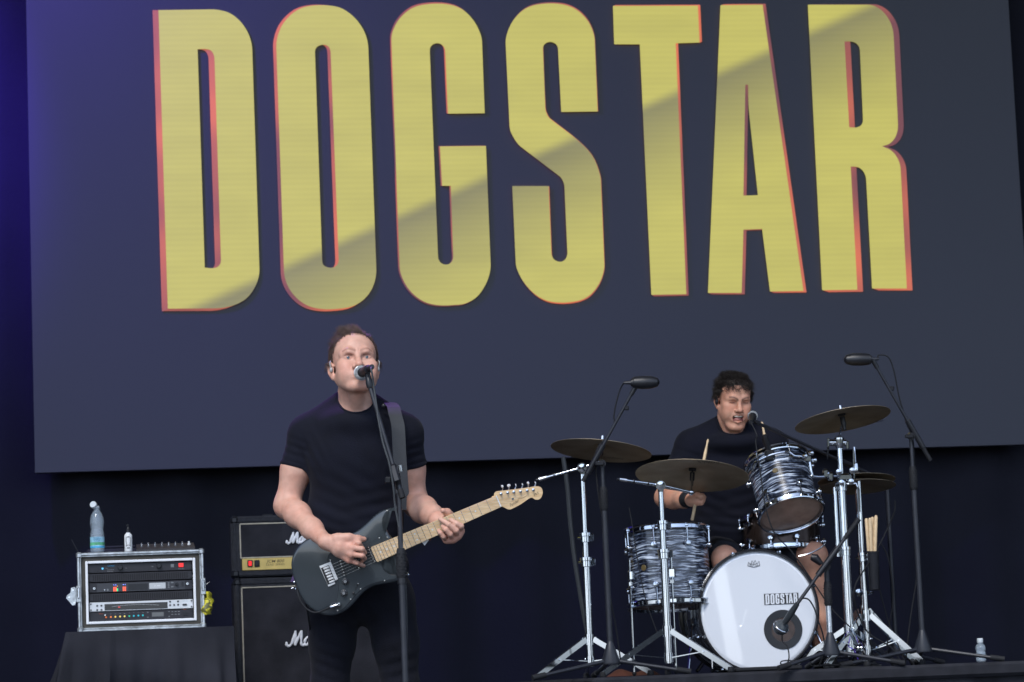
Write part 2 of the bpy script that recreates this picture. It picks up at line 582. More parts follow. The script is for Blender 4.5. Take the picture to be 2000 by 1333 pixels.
def outline_mesh(name, loops, to3d, material, parent=None, extrude=0.0, smooth=0):
    """filled planar shape with holes; loops are lists of 2D points, to3d maps 2D to world"""
    cu = bpy.data.curves.new(name, 'CURVE')
    cu.dimensions = '2D'
    cu.fill_mode = 'BOTH'
    for lp in loops:
        sp = cu.splines.new('POLY')
        sp.points.add(len(lp) - 1)
        for i, (x, y) in enumerate(lp):
            sp.points[i].co = (x, y, 0, 1)
        sp.use_cyclic_u = True
    cu.extrude = 0.5 if extrude else 0.0
    tmp = bpy.data.objects.new("tmp_" + name, cu)
    COL.objects.link(tmp)
    dg = bpy.context.evaluated_depsgraph_get()
    me = bpy.data.meshes.new_from_object(tmp.evaluated_get(dg))
    bpy.data.objects.remove(tmp)
    bpy.data.curves.remove(cu)
    off = np.array(root_of(parent).location) if parent is not None else np.zeros(3)
    for v in me.vertices:
        p = to3d(v.co.x, v.co.y, v.co.z * extrude * 2) - off
        v.co = tuple(p)
    me.name = name
    me.materials.clear()
    return link_mesh(name, me, material, parent, smooth)

def text_mesh(name, body, origin, ex, ey, size, material, parent=None, shear=0.0, thick=0.0, align='CENTER', xs=1.0, fit=None, bold=0.0):
    """flat lettering: origin world point, ex / ey world directions; fit = wanted width"""
    cu = bpy.data.curves.new(name, 'FONT')
    cu.body = body
    cu.size = 1.0
    cu.align_x = align
    cu.align_y = 'CENTER'
    cu.shear = shear
    cu.offset = bold
    cu.resolution_u = 3
    cu.extrude = 0.5 if thick else 0
    tmp = bpy.data.objects.new("tmp_" + name, cu)
    COL.objects.link(tmp)
    dg = bpy.context.evaluated_depsgraph_get()
    me = bpy.data.meshes.new_from_object(tmp.evaluated_get(dg))
    bpy.data.objects.remove(tmp)
    bpy.data.curves.remove(cu)
    ex, ey = unit(ex), unit(ey)
    ez = np.cross(ex, ey)
    off = np.array(root_of(parent).location) if parent is not None else np.zeros(3)
    co = np.array([v.co[:] for v in me.vertices])
    if fit:
        w = co[:, 0].max() - co[:, 0].min()
        xs = fit / (w * size)
    for v in me.vertices:
        v.co = tuple(np.asarray(origin) + ex * v.co.x * size * xs + ey * v.co.y * size + ez * v.co.z * thick * 2 - off)
    me.materials.clear()
    return link_mesh(name, me, material, parent, 0)
# ------------------------------------------------------------------ implicit surfaces for bodies and cloth
class SDF:
    def __init__(s):
        s.pr = []
        s.warp = None
    def cone(s, a, b, ra, rb, k=0.02, op=1, clip=None, aniso=None):
        s.pr.append(('c', V(a), V(b), ra, rb, k, op, clip, None))
        return s
    def chain(s, pts, rs, k=0.015, op=1, clip=None):
        for i in range(len(pts) - 1):
            s.cone(pts[i], pts[i + 1], rs[i], rs[i + 1], k, op, clip)
        return s
    def ell(s, c, r, fr=None, k=0.02, op=1, clip=None):
        A = np.array(fr if fr is not None else np.eye(3), float)   # rows: axes
        s.pr.append(('e', V(c), None, np.array(r, float), 0, k, op, clip, A))
        return s
    def _bounds(s, p):
        if p[0] == 'c':
            r = max(p[3], p[4])
            return np.minimum(p[1], p[2]) - r, np.maximum(p[1], p[2]) + r
        e = np.sqrt(((p[8] * p[3][:, None]) ** 2).sum(0))
        return p[1] - e, p[1] + e
    @staticmethod
    def _dist(p, X):
        if p[0] == 'c':
            ab = p[2] - p[1]
            t = np.clip(((X - p[1]) @ ab) / (ab @ ab + 1e-12), 0, 1)
            d = np.linalg.norm(X - (p[1] + t[..., None] * ab), axis=-1) - (p[3] + (p[4] - p[3]) * t)
        else:
            q = (X - p[1]) @ p[8].T
            k0 = np.linalg.norm(q / p[3], axis=-1)
            k1 = np.linalg.norm(q / p[3] ** 2, axis=-1) + 1e-9
            d = k0 * (k0 - 1) / k1
        if p[7] is not None:
            for pt, n in p[7]:
                d = np.maximum(d, (X - pt) @ n)
        return d
    @staticmethod
    def _blend(d, e, k, op):
        if op > 0:
            h = np.maximum(k - np.abs(d - e), 0) / k
            return np.minimum(d, e) - h * h * k * 0.25
        h = np.maximum(k - np.abs(d + e), 0) / k
        return np.maximum(d, -e) + h * h * k * 0.25
    def eval(s, X):
        d = np.full(X.shape[:-1], 1.0)
        for p in s.pr:
            d = s._blend(d, s._dist(p, X), p[5], p[6])
        if s.warp is not None:
            d = d + s.warp(X)
        return d
    def grid(s, lo, hi, h):
        n = np.ceil((hi - lo) / h).astype(int) + 1
        ax = [lo[i] + np.arange(n[i]) * h for i in range(3)]
        D = np.full(n, 0.2)
        for p in s.pr:
            b0, b1 = s._bounds(p)
            mrg = p[5] * 1.2 + 3 * h
            i0 = np.clip(np.floor((b0 - mrg - lo) / h).astype(int), 0, n)
            i1 = np.clip(np.ceil((b1 + mrg - lo) / h).astype(int) + 1, 0, n)
            if (i1 <= i0).any():
                continue
            sl = tuple(slice(i0[i], i1[i]) for i in range(3))
            X = np.stack(np.meshgrid(ax[0][sl[0]], ax[1][sl[1]], ax[2][sl[2]], indexing='ij'), -1)
            D[sl] = s._blend(D[sl], s._dist(p, X), p[5], p[6])
        if s.warp is not None:
            near = np.argwhere(np.abs(D) < 4 * h)
            D[tuple(near.T)] += s.warp(lo + near * h)
        return D, lo, h
    def bounds(s):
        b = [s._bounds(p) for p in s.pr if p[6] > 0]
        return np.min([x[0] for x in b], 0), np.max([x[1] for x in b], 0)

def surface_nets(D, lo, h):
    neg = D < 0
    n = D.shape
    c = np.zeros((n[0] - 1, n[1] - 1, n[2] - 1), np.int8)
    for i in (0, 1):
        for j in (0, 1):
            for k in (0, 1):
                c += neg[i:n[0] - 1 + i, j:n[1] - 1 + j, k:n[2] - 1 + k]
    act = (c > 0) & (c < 8)
    cells = np.argwhere(act)
    idx = np.full(act.shape, -1, np.int64)
    idx[act] = np.arange(len(cells))
    acc = np.zeros((len(cells), 3))
    cnt = np.zeros(len(cells))
    cor = [(i, j, k) for i in (0, 1) for j in (0, 1) for k in (0, 1)]
    for a in range(8):
        for b in range(a + 1, 8):
            ca, cb = np.array(cor[a]), np.array(cor[b])
            if abs(ca - cb).sum() != 1:
                continue
            da = D[tuple((cells + ca).T)]
            db = D[tuple((cells + cb).T)]
            x = (da < 0) != (db < 0)
            t = np.where(x, da / np.where(x, da - db, 1), 0)
            acc += np.where(x[:, None], ca + t[:, None] * (cb - ca), 0)
            cnt += x
    verts = lo + (cells + acc / np.maximum(cnt, 1)[:, None]) * h
    quads = []
    for ax in range(3):
        o1, o2 = (ax + 1) % 3, (ax + 2) % 3
        sl0 = [slice(None)] * 3
        sl1 = [slice(None)] * 3
        sl0[ax], sl1[ax] = slice(0, n[ax] - 1), slice(1, n[ax])
        cr = neg[tuple(sl0)] != neg[tuple(sl1)]
        e = np.argwhere(cr)
        ok = (e[:, o1] > 0) & (e[:, o2] > 0) & (e[:, o1] < n[o1] - 1) & (e[:, o2] < n[o2] - 1)
        e = e[ok]
        if not len(e):
            continue
        d1 = np.zeros(3, int); d1[o1] = 1
        d2 = np.zeros(3, int); d2[o2] = 1
        q = np.stack([idx[tuple((e - d1 - d2).T)], idx[tuple((e - d2).T)], idx[tuple(e.T)], idx[tuple((e - d1).T)]], 1)
        s0 = neg[tuple(e.T)]
        q = np.where(s0[:, None], q, q[:, ::-1])
        quads.append(q)
    return verts, np.concatenate(quads)

def sdf_object(name, sdf, h, material, parent, fine=(), colfn=None, relax=2):
    """fine: (lo, hi, h) boxes that are meshed finer; the coarse faces inside them are dropped"""
    lo, hi = sdf.bounds()
    VS, FS, off = [], [], 0
    for lo_, hi_, h_, cut in [(lo - 0.03, hi + 0.03, h, True)] + [(V(a), V(b), c, False) for a, b, c in fine]:
        D, l, hh = sdf.grid(lo_, hi_, h_)
        if D.min() >= 0:
            continue
        v, q = surface_nets(D, l, hh)
        q = q[(q >= 0).all(1)]
        if cut and len(fine):
            cc = v[q].mean(1)
            keep = np.ones(len(q), bool)
            for a, b, c in fine:
                mg = 0.75 * h
                keep &= ~((cc > V(a) + mg) & (cc < V(b) - mg)).all(1)
            q = q[keep]
        for _ in range(relax):                   # light Laplacian smoothing
            acc = np.zeros_like(v)
            cnt = np.zeros(len(v))
            for i in range(4):
                a, b = q[:, i], q[:, (i + 1) % 4]
                np.add.at(acc, a, v[b]); np.add.at(cnt, a, 1)
                np.add.at(acc, b, v[a]); np.add.at(cnt, b, 1)
            ok = cnt > 0
            v[ok] = 0.5 * v[ok] + 0.5 * acc[ok] / cnt[ok, None]
        VS.append(v); FS.append(q + off); off += len(v)
    v, q = np.concatenate(VS), np.concatenate(FS)
    used = np.unique(q)
    re_ = np.full(len(v), -1); re_[used] = np.arange(len(used))
    v, q = v[used], re_[q]
    me = bpy.data.meshes.new(name)
    o3 = np.array(root_of(parent).location) if parent is not None else np.zeros(3)
    me.vertices.add(len(v))
    me.vertices.foreach_set("co", (v - o3).ravel())
    me.loops.add(len(q) * 4)
    me.loops.foreach_set("vertex_index", q.ravel())
    me.polygons.add(len(q))
    me.polygons.foreach_set("loop_start", np.arange(len(q)) * 4)
    me.polygons.foreach_set("use_smooth", np.ones(len(q), bool))
    me.update(calc_edges=True)
    me.validate()
    if colfn is not None:
        at = me.color_attributes.new("Col", 'FLOAT_COLOR', 'POINT')
        c4 = np.ones((len(me.vertices), 4))
        co = np.empty(len(me.vertices) * 3)
        me.vertices.foreach_get("co", co)
        c4[:, :3] = colfn(co.reshape(-1, 3) + o3)
        at.data.foreach_set("color", c4.ravel())
    me.materials.append(material)
    o = bpy.data.objects.new(name, me)
    COL.objects.link(o)
    o.parent = parent
    return o

# ------------------------------------------------------------------ the setting
YS = 16.5                                  # LED wall plane
RZ = 0.52                                 # riser top
def sheet(name, pts, material):
    return MB().add(pts, [tuple(range(len(pts)))]).build(name, material, None, 0)
struct(MB().box((0, 0, -1.45), (1200, 1200, 0.1)).build("ground", M_ground, None, 0))
struct(MB().box((2.4, 14.0, -0.7), (22, 14.0, 1.398)).build("stage_floor", M_stage, None, 0))
rf = MB()
rf.box((2.4, 14.5, 9.2), (23, 15, 0.3))
struct(rf.build("stage_roof", M_roof, None, 0))

def drape(name, a, b, z0, z1, amp, lam, material, n=260):
    a, b = V(a), V(b)
    L = np.linalg.norm(b - a)
    t = (b - a) / L
    nn = V(-t[1], t[0], 0)
    vs, fs = [], []
    for i in range(n + 1):
        s = i / n * L
        d = amp * (math.sin(2 * math.pi * s / lam + 0.8 * math.sin(s * 1.3)) + 0.4 * math.sin(2 * math.pi * s / lam * 0.37 + 1))
        p = a + t * s + nn * d
        vs += [(p[0], p[1], z0), (p[0] + 0.0, p[1], z1)]
        if i:
            fs.append((2 * i - 2, 2 * i, 2 * i + 1, 2 * i - 1))
    return MB().add(vs, fs).build(name, material, None, 180)
tag(drape("back_curtain", (-8.4, 16.74, 0), (13.2, 16.74, 0), 0.0, 9.0, 0.035, 0.55, M_curtain),
    "black stage curtain hanging behind the video wall", "curtain")
tag(drape("side_curtain", (-8.6, 9.0, 0), (-8.6, 17.0, 0), 0.0, 9.0, 0.06, 0.6, M_curtain, 120),
    "black side curtain closing the stage beside the equipment rack", "curtain")
tag(drape("side_curtain", (13.4, 17.0, 0), (13.4, 9.0, 0), 0.0, 9.0, 0.06, 0.6, M_curtain, 120),
    "black side curtain closing the stage beyond the drum riser", "curtain")

# drum riser: deck with carpeted skirt
e0, e1 = P(1120, 1331, 11.85), P(1990, 1303, 11.95)
rx0, rx1, ry0, ry1 = 1.93, 5.2, 11.72, 14.4
rs = thing("drum_riser", "dark grey carpeted drum riser under the drum kit", "riser", ((rx0 + rx1) / 2, ry0, 0))
MB().box(((rx0 + rx1) / 2, (ry0 + ry1) / 2, RZ - 0.03), (rx1 - rx0, ry1 - ry0, 0.06), bev=0.012).build("deck", M_riser, rs)
sk, n = MB(), 120
vs, fs = [], []
for i in range(n + 1):
    x = rx0 + 0.02 + (rx1 - rx0 - 0.04) * i / n
    y = ry0 + 0.03 + 0.008 * math.sin(x * 14) + 0.005 * math.sin(x * 33)
    vs += [(x, y, 0.003), (x, y + 0.004, RZ - 0.061)]
    if i:
        fs.append((2 * i - 2, 2 * i, 2 * i + 1, 2 * i - 1))
sk.add(vs, fs).build("skirt", M_riser, rs, 180)
for x in (rx0 + 0.1, rx1 - 0.1):
    for y in (ry0 + 0.15, ry1 - 0.1):
        MB().box((x, y, (RZ - 0.06) / 2), (0.05, 0.05, RZ - 0.062)).build("leg", M_chromedull, rs)

# ------------------------------------------------------------------ LED wall with the band's name
sx0, sx1 = Q(61, 460, YS)[0] - 0.004, Q(1988, 300, YS)[0]
sz0, sz1 = Q(1000, 897, YS)[2], 5.6
def screen_mat():
    m = mat("led_wall_surface", (0.066, 0.069, 0.084), 0.55, spec=0.3)
    nt = m.node_tree
    b = nt.nodes["Principled BSDF"]
    tc = nt.nodes.new("ShaderNodeTexCoord")
    n = nt.nodes.new("ShaderNodeTexNoise")
    n.inputs["Scale"].default_value = 0.7
    n.inputs["Detail"].default_value = 2
    mp = nt.nodes.new("ShaderNodeMapping")
    mp.inputs["Scale"].default_value = (1, 1, 1)
    w = nt.nodes.new("ShaderNodeTexWave")
    w.bands_direction = 'Z'
    w.inputs["Scale"].default_value = 26
    w.inputs["Distortion"].default_value = 0.4
    cr = nt.nodes.new("ShaderNodeMapRange")
    cr.inputs["To Min"].default_value = 0.95
    cr.inputs["To Max"].default_value = 1.05
    ad = nt.nodes.new("ShaderNodeMath")
    ad.operation = 'MULTIPLY_ADD'
    ad.inputs[1].default_value = 0.35
    mx = nt.nodes.new("ShaderNodeMix")
    mx.data_type = 'RGBA'
    mx.blend_type = 'MULTIPLY'
    mx.inputs["Factor"].default_value = 1
    mx.inputs["A"].default_value = (0.066, 0.069, 0.084, 1)
    L = nt.links.new
    L(tc.outputs["Object"], n.inputs["Vector"])
    L(tc.outputs["Object"], w.inputs["Vector"])
    L(w.outputs["Fac"], ad.inputs[0])
    L(n.outputs["Fac"], ad.inputs[2])
    L(ad.outputs["Value"], cr.inputs["Value"])
    L(cr.outputs["Result"], mx.inputs["B"])
    L(mx.outputs["Result"], b.inputs["Base Color"])
    return m
scr = thing("led_video_wall", "dark grey video wall showing the band name in tall yellow letters", "video screen",
            ((sx0 + sx1) / 2, YS, sz0))
MB().box(((sx0 + sx1) / 2, YS + 0.045, (sz0 + sz1) / 2), (sx1 - sx0, 0.09, sz1 - sz0)).build("panel", screen_mat(), scr, 0)
for x in (sx0 + 0.6, (sx0 + sx1) / 2, sx1 - 0.6):
    MB().cyl((x, YS + 0.06, sz1 + 0.002), (x, YS + 0.06, 9.04), 0.02, n=8).build("hanging_bar", M_blackpaint, scr)

def yellow_mat():
    m = bpy.data.materials.new("yellow_screen_light")
    m.use_nodes = True
    nt = m.node_tree
    b = nt.nodes["Principled BSDF"]
    b.inputs["Base Color"].default_value = (0.06, 0.062, 0.07, 1)
    b.inputs["Roughness"].default_value = 0.55
    g = nt.nodes.new("ShaderNodeNewGeometry")
    sp = nt.nodes.new("ShaderNodeSeparateXYZ")
    L = nt.links.new
    L(g.outputs["Position"], sp.inputs["Vector"])
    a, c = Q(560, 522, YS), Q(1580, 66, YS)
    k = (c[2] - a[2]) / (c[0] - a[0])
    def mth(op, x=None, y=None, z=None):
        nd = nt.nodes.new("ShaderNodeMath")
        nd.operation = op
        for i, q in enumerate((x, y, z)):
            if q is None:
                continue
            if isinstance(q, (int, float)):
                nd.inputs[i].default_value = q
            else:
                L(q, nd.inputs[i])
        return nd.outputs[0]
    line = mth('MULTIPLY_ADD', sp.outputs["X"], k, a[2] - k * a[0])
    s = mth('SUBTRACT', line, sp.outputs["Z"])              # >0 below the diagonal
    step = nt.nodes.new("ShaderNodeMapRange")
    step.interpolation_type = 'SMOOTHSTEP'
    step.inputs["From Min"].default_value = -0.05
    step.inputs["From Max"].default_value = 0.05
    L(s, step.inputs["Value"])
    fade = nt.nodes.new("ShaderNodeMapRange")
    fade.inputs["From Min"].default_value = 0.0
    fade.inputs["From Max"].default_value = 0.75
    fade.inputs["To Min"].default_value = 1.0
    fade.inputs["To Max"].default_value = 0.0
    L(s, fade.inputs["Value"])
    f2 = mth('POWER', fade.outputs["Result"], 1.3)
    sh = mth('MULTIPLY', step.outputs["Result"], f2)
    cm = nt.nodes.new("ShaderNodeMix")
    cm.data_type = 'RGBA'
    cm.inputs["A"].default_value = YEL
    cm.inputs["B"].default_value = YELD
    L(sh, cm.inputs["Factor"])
    w = nt.nodes.new("ShaderNodeTexWave")
    w.bands_direction = 'Z'
    w.inputs["Scale"].default_value = 9.6
    w.inputs["Distortion"].default_value = 0.15
    L(g.outputs["Position"], w.inputs["Vector"])
    n = nt.nodes.new("ShaderNodeTexNoise")
    n.inputs["Scale"].default_value = 3.0
    mpn = nt.nodes.new("ShaderNodeMapping")
    mpn.inputs["Scale"].default_value = (0.6, 1, 3)
    L(g.outputs["Position"], mpn.inputs["Vector"])
    L(mpn.outputs["Vector"], n.inputs["Vector"])
    mm = mth('MULTIPLY_ADD', w.outputs["Fac"], 0.055, 0.945)
    m2 = mth('MULTIPLY_ADD', n.outputs["Fac"], 0.22, 0.89)
    L(cm.outputs["Result"], b.inputs["Emission Color"])
    L(mth('MULTIPLY', mth('MULTIPLY', mm, m2), ESTR), b.inputs["Emission Strength"])
    return m
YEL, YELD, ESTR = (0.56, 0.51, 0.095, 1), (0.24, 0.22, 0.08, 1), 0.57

def orange_mat():
    m = bpy.data.materials.new("orange_screen_light")
    m.use_nodes = True
    nt = m.node_tree
    b = nt.nodes["Principled BSDF"]
    b.inputs["Base Color"].default_value = (0.06, 0.062, 0.07, 1)
    b.inputs["Roughness"].default_value = 0.55
    g = nt.nodes.new("ShaderNodeNewGeometry")
    n = nt.nodes.new("ShaderNodeTexNoise")
    n.inputs["Scale"].default_value = 1.6
    n.inputs["Detail"].default_value = 1
    cr = nt.nodes.new("ShaderNodeValToRGB")
    e = cr.color_ramp.elements
    e[0].position, e[0].color = 0.36, (0.18, 0.045, 0.05, 1)
    e[1].position, e[1].color = 0.66, (0.72, 0.15, 0.06, 1)
    nt.links.new(g.outputs["Position"], n.inputs["Vector"])
    nt.links.new(n.outputs["Fac"], cr.inputs["Fac"])
    nt.links.new(cr.outputs["Color"], b.inputs["Emission Color"])
    b.inputs["Emission Strength"].default_value = ESTR
    return m
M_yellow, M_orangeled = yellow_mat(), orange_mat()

Z5, Z6, Z7 = (260, 0, 2.0827), (740, 0, 2.0827), (1200, 0, 2.0825)
LETTERS = [
 ('D', Z5, [[(103,45),(320,42),(350,45),(385,54),(420,76),(452,112),(474,155),(484,205),(513,1090),(510,1130),(495,1170),(465,1212),(425,1238),(380,1252),(335,1257),(141,1258)],
            [(262,204),(302,204),(318,211),(328,228),(331,250),(357,1060),(352,1080),(335,1092),(291,1092)]], (-24, 4)),
 ('O', Z5, [[(582,195),(588,150),(605,108),(635,70),(675,41),(720,28),(790,26),(845,37),(897,73),(932,118),(950,162),(956,205),(988,1095),(984,1138),(968,1182),(936,1222),(892,1248),(840,1258),(755,1258),(702,1242),(657,1207),(626,1160),(613,1105)],
            [(739,218),(743,200),(757,189),(783,187),(797,197),(803,222),(835,1055),(829,1080),(812,1091),(790,1090),(773,1080),(768,1058)]], (-13, 2)),
 ('G', Z6, [[(50,165),(62,115),(90,72),(135,37),(182,23),(280,22),(332,39),(375,76),(405,125),(418,172),(429,464),(280,466),(269,215),(262,193),(245,181),(224,182),(209,195),(206,218),(239,1040),(245,1065),(260,1077),(280,1078),(296,1066),(301,1040),(291,759),(256,759),(247,599),(434,597),(453,1075),(449,1115),(430,1165),(395,1212),(350,1237),(310,1243),(230,1243),(180,1228),(130,1190),(95,1135),(83,1085)]], (-5, -2)),
 ('S', Z6, [[(888,457),(740,459),(727,205),(722,188),(705,176),(685,176),(668,190),(666,215),(675,440),(681,466),(695,487),(830,595),(868,640),(890,690),(901,738),(915,1075),(910,1115),(890,1163),(850,1208),(800,1228),(700,1230),(652,1212),(605,1172),(570,1120),(555,1072),(541,760),(689,760),(700,1030),(706,1052),(722,1065),(745,1066),(760,1052),(765,1030),(753,762),(747,740),(733,720),(578,602),(546,562),(530,518),(514,180),(520,140),(545,87),(590,42),(640,23),(745,22),(800,43),(845,85),(868,130),(876,170)]], (3, -1)),
 ('T', Z7, [[(-8,28),(337,27),(344,177),(247,180),(290,1199),(148,1202),(101,184),(-3,184)]], (11, 0)),
 ('A', Z7, [[(429,25),(600,23),(766,1186),(630,1188),(598,934),(522,937),(515,1194),(378,1194)],
            [(530,348),(541,348),(545,460),(581,797),(522,799)]], (14, 0)),
 ('R', Z7, [[(784,23),(1030,23),(1073,38),(1105,70),(1126,112),(1133,160),(1150,505),(1140,560),(1115,588),(1085,598),(1122,615),(1150,650),(1161,692),(1186,1176),(1045,1176),(1021,735),(1011,703),(990,684),(958,680),(985,1181),(842,1183)],
            [(933,172),(970,175),(988,188),(996,215),(1008,488),(1001,512),(985,521),(952,521)]], (25, 2)),
]
def round_loop(lp, n=6):
    """smooth the gently turning points of an outline, keep its sharp corners"""
    P_ = [np.array(p, float) for p in lp]
    m = len(P_)
    tan = []
    for i in range(m):
        a, b = P_[i] - P_[i - 1], P_[(i + 1) % m] - P_[i]
        la, lb = np.linalg.norm(a), np.linalg.norm(b)
        ang = math.degrees(math.acos(max(-1, min(1, (a @ b) / (la * lb)))))
        if ang > 48:
            tan.append((a / la, b / lb))
        else:
            t = a / la if la > 3 * lb else b / lb if lb > 3 * la else unit(a / la + b / lb)
            tan.append((t, t))
    out = []
    for i in range(m):
        j = (i + 1) % m
        L = np.linalg.norm(P_[j] - P_[i])
        t0, t1 = tan[i][1] * L, tan[j][0] * L
        for k in range(n):
            s_ = k / n
            h00, h10, h01, h11 = 2 * s_ ** 3 - 3 * s_ ** 2 + 1, s_ ** 3 - 2 * s_ ** 2 + s_, -2 * s_ ** 3 + 3 * s_ ** 2, s_ ** 3 - s_ ** 2
            out.append(tuple(h00 * P_[i] + h10 * t0 + h01 * P_[j] + h11 * t1))
            if L > 250:
                break
    return out
LETTERS = [(c_, z_, [round_loop(l_) for l_ in lo_], s_) for c_, z_, lo_, s_ in LETTERS]
def screen_point(zx, zy, z, Y):
    p = Q(z[0] + zx / z[2], z[1] + zy / z[2], YS)
    p[1] = Y
    return p
for ch, z, loops, (sx, sy) in LETTERS:
    allp = np.array(loops[0], float)
    cy = (allp[:, 1].min() + allp[:, 1].max()) / 2
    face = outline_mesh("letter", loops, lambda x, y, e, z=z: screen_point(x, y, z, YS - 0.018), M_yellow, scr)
    face["label"] = "yellow letter %s on the video wall" % ch
    for i, t in enumerate((0.34, 0.67, 1.0)):
        lp = [[(x + sx * t, cy + (y - cy) * (1 + 0.009 * t) + sy * t) for x, y in l] for l in loops]
        outline_mesh("letter_edge_glow", lp, lambda x, y, e, z=z, i=i: screen_point(x, y, z, YS - 0.014 + 0.003 * i), M_orangeled, face)

# ------------------------------------------------------------------ blue wash lamps on a truss, above and left of the picture
def wash_lamp(loc, target, label, color, power, size, blend=0.6):
    loc, target = V(loc), V(target)
    ax = unit(target - loc)
    t = thing("stage_wash_lamp", label, "stage light", loc, "blue wash lamps on the roof truss")
    MB().lathe(loc - ax * 0.3, ax, [(0, 0), (0.1, 0), (0.13, 0.1), (0.14, 0.28), (0.125, 0.28), (0.11, 0.2), (0, 0.2)], 24).build("housing", M_blackpaint, t)
    y = MB().tube([loc + V(-0.17, 0, 0), loc + V(-0.17, 0, 0.3), loc + V(0.17, 0, 0.3), loc + V(0.17, 0, 0)], 0.015, 8)
    y.build("yoke", M_blackpaint, t)
    l = bpy.data.lights.new("wash_beam", 'SPOT')
    l.energy = power
    l.color = color
    l.spot_size = size
    l.spot_blend = blend
    l.shadow_soft_size = 0.12
    o = bpy.data.objects.new("wash_beam", l)
    COL.objects.link(o)
    o.location = tuple(loc + ax * 0.02)
    o.rotation_euler = Vector(tuple(-ax)).to_track_quat('Z', 'Y').to_euler()
    return t
tr = thing("roof_truss", "aluminium lighting truss hung under the stage roof", "truss", (-1.0, 14.4, 6.9))
for dy, dz in ((-0.15, 0), (0.15, 0), (0, 0.26)):
    MB().cyl(V(-6.5, 14.4 + dy, 6.9 + dz), V(9.5, 14.4 + dy, 6.9 + dz), 0.025, n=10).build("chord", M_chromedull, tr)
for i in range(32):
    x = -6.5 + i * 0.5
    MB().tube([V(x, 14.25, 6.9), V(x + 0.25, 14.4, 7.16), V(x + 0.5, 14.55, 6.9)], 0.01, 6).build("brace", M_chromedull, tr)
for x in (-6, 0, 6, 9):
    MB().cyl(V(x, 14.4, 7.16), V(x, 14.4, 9.05), 0.012, n=6).build("hanging_chain", M_chromedull, tr)
BLUE = (0.16, 0.06, 1.0)
# ------------------------------------------------------------------ rack case on a draped table
X1, Z1 = V(1, 0, 0), V(0, 0, 1)
YR = Q(276, 1150, 12.8)[1]
def RK(zx, zy, Y=YR):
    """point on the rack front from enlarged-photo coordinates"""
    return Q(120 + zx / 6.667, 1060 + zy / 6.667, Y)
# case outline in world (level box)
cx0, cx1 = RK(222, 640)[0], RK(1848, 640)[0]
cz0, cz1 = RK(1030, 1128)[2], RK(1030, 125)[2]
cxm, czm = (cx0 + cx1) / 2, (cz0 + cz1) / 2
CD = 0.52
TBZ = cz0 - 0.004
def RX(zx): return RK(zx, 620)[0]
def RZc(zy): return RK(1030, zy)[2]

tab = thing("equipment_table", "low table hidden under a draped black cloth, carrying the rack case", "table", (cxm, YR + 0.26, 0))
tx0, tx1 = P(135, 1240, 12.75)[0], P(453, 1240, 12.75)[0]
ty0, ty1 = YR - 0.14, YR + 0.62
MB().box(((tx0 + tx1) / 2, (ty0 + ty1) / 2, TBZ - 0.025), (tx1 - tx0 - 0.02, ty1 - ty0 - 0.02, 0.03)).build("table_top", M_blackpaint, tab)
for x in (tx0 + 0.05, tx1 - 0.05):
    for y in (ty0 + 0.05, ty1 - 0.05):
        MB().cyl((x, y, 0.002), (x, y, TBZ - 0.041), 0.018, n=10).build("leg", M_blackpaint, tab)
# cloth: top sheet and a flared, folded skirt
loop = []
def seg(a, b, n):
    for i in range(n):
        loop.append(V(a) + (V(b) - V(a)) * i / n)
seg((tx0, ty0), (tx1, ty0), 70); seg((tx1, ty0), (tx1, ty1), 40); seg((tx1, ty1), (tx0, ty1), 50); seg((tx0, ty1), (tx0, ty0), 40)
N = len(loop)
ctr = V((tx0 + tx1) / 2, (ty0 + ty1) / 2)
rows = []
nr = 26
for r in range(nr + 1):
    t = r / nr
    z = TBZ - 0.002 - t * (TBZ - 0.01) if r else TBZ - 0.001
    row = []
    for i, p in enumerate(loop):
        o = unit(p - ctr)
        fold = math.sin(i * 0.33 + 0.9 * math.sin(i * 0.11)) + 0.6 * math.sin(i * 0.71 + 1.3 + 2 * t)
        side = 1.0 if p[0] < tx0 + 0.03 else 0.25
        flare = (0.03 + 0.42 * side * t ** 0.8) if p[0] < tx0 + 0.2 else 0.05 * t
        diag = 0.05 * math.sin((p[0] - tx0) * 6 - t * 7.5) * min(1, t * 3) if p[1] < ty0 + 0.01 else 0
        q = p + o * (0.004 + flare * (0.25 + 0.75 * t)) + o * 0.024 * fold * min(1, t * 1.6)
        row.append((q[0], q[1] - diag, z - (0.03 * side * t if p[0] < tx0 + 0.1 else 0) * 0))
    rows.append(row)
cb = MB()
vs = [p for r in rows for p in r]
fs = []
for r in range(nr):
    for i in range(N):
        j = (i + 1) % N
        fs.append((r * N + i, (r + 1) * N + i, (r + 1) * N + j, r * N + j))
fs.append(tuple(range(N)))
cb.add(vs, fs)
tag(cb.build("table_cloth", M_cloth, None, 50), "wrinkled black cloth draped over the table below the rack case", "tablecloth")

case = thing("rack_case", "aluminium-edged flight case with its front open, on the cloth-covered table", "flight case", (cxm, YR, cz0))
W, H = cx1 - cx0, cz1 - cz0
th = 0.014
fr_w = 0.022                                    # aluminium edge width
# shell: four walls and a back
for nm, c, sz in (("side_wall", (cx0 + th / 2, YR + CD / 2, czm), (th, CD, H - 0.002)),
                  ("side_wall", (cx1 - th / 2, YR + CD / 2, czm), (th, CD, H - 0.002)),
                  ("top_wall", (cxm, YR + CD / 2, cz1 - th / 2), (W - 2 * th - .001, CD, th)),
                  ("bottom_wall", (cxm, YR + CD / 2, cz0 + th / 2), (W - 2 * th - .001, CD, th)),
                  ("back_wall", (cxm, YR + CD - 0.006, czm), (W - 2 * th - .002, 0.01, H - 2 * th - .002))):
    MB().box(c, sz).build(nm, M_casebody, case, 0)
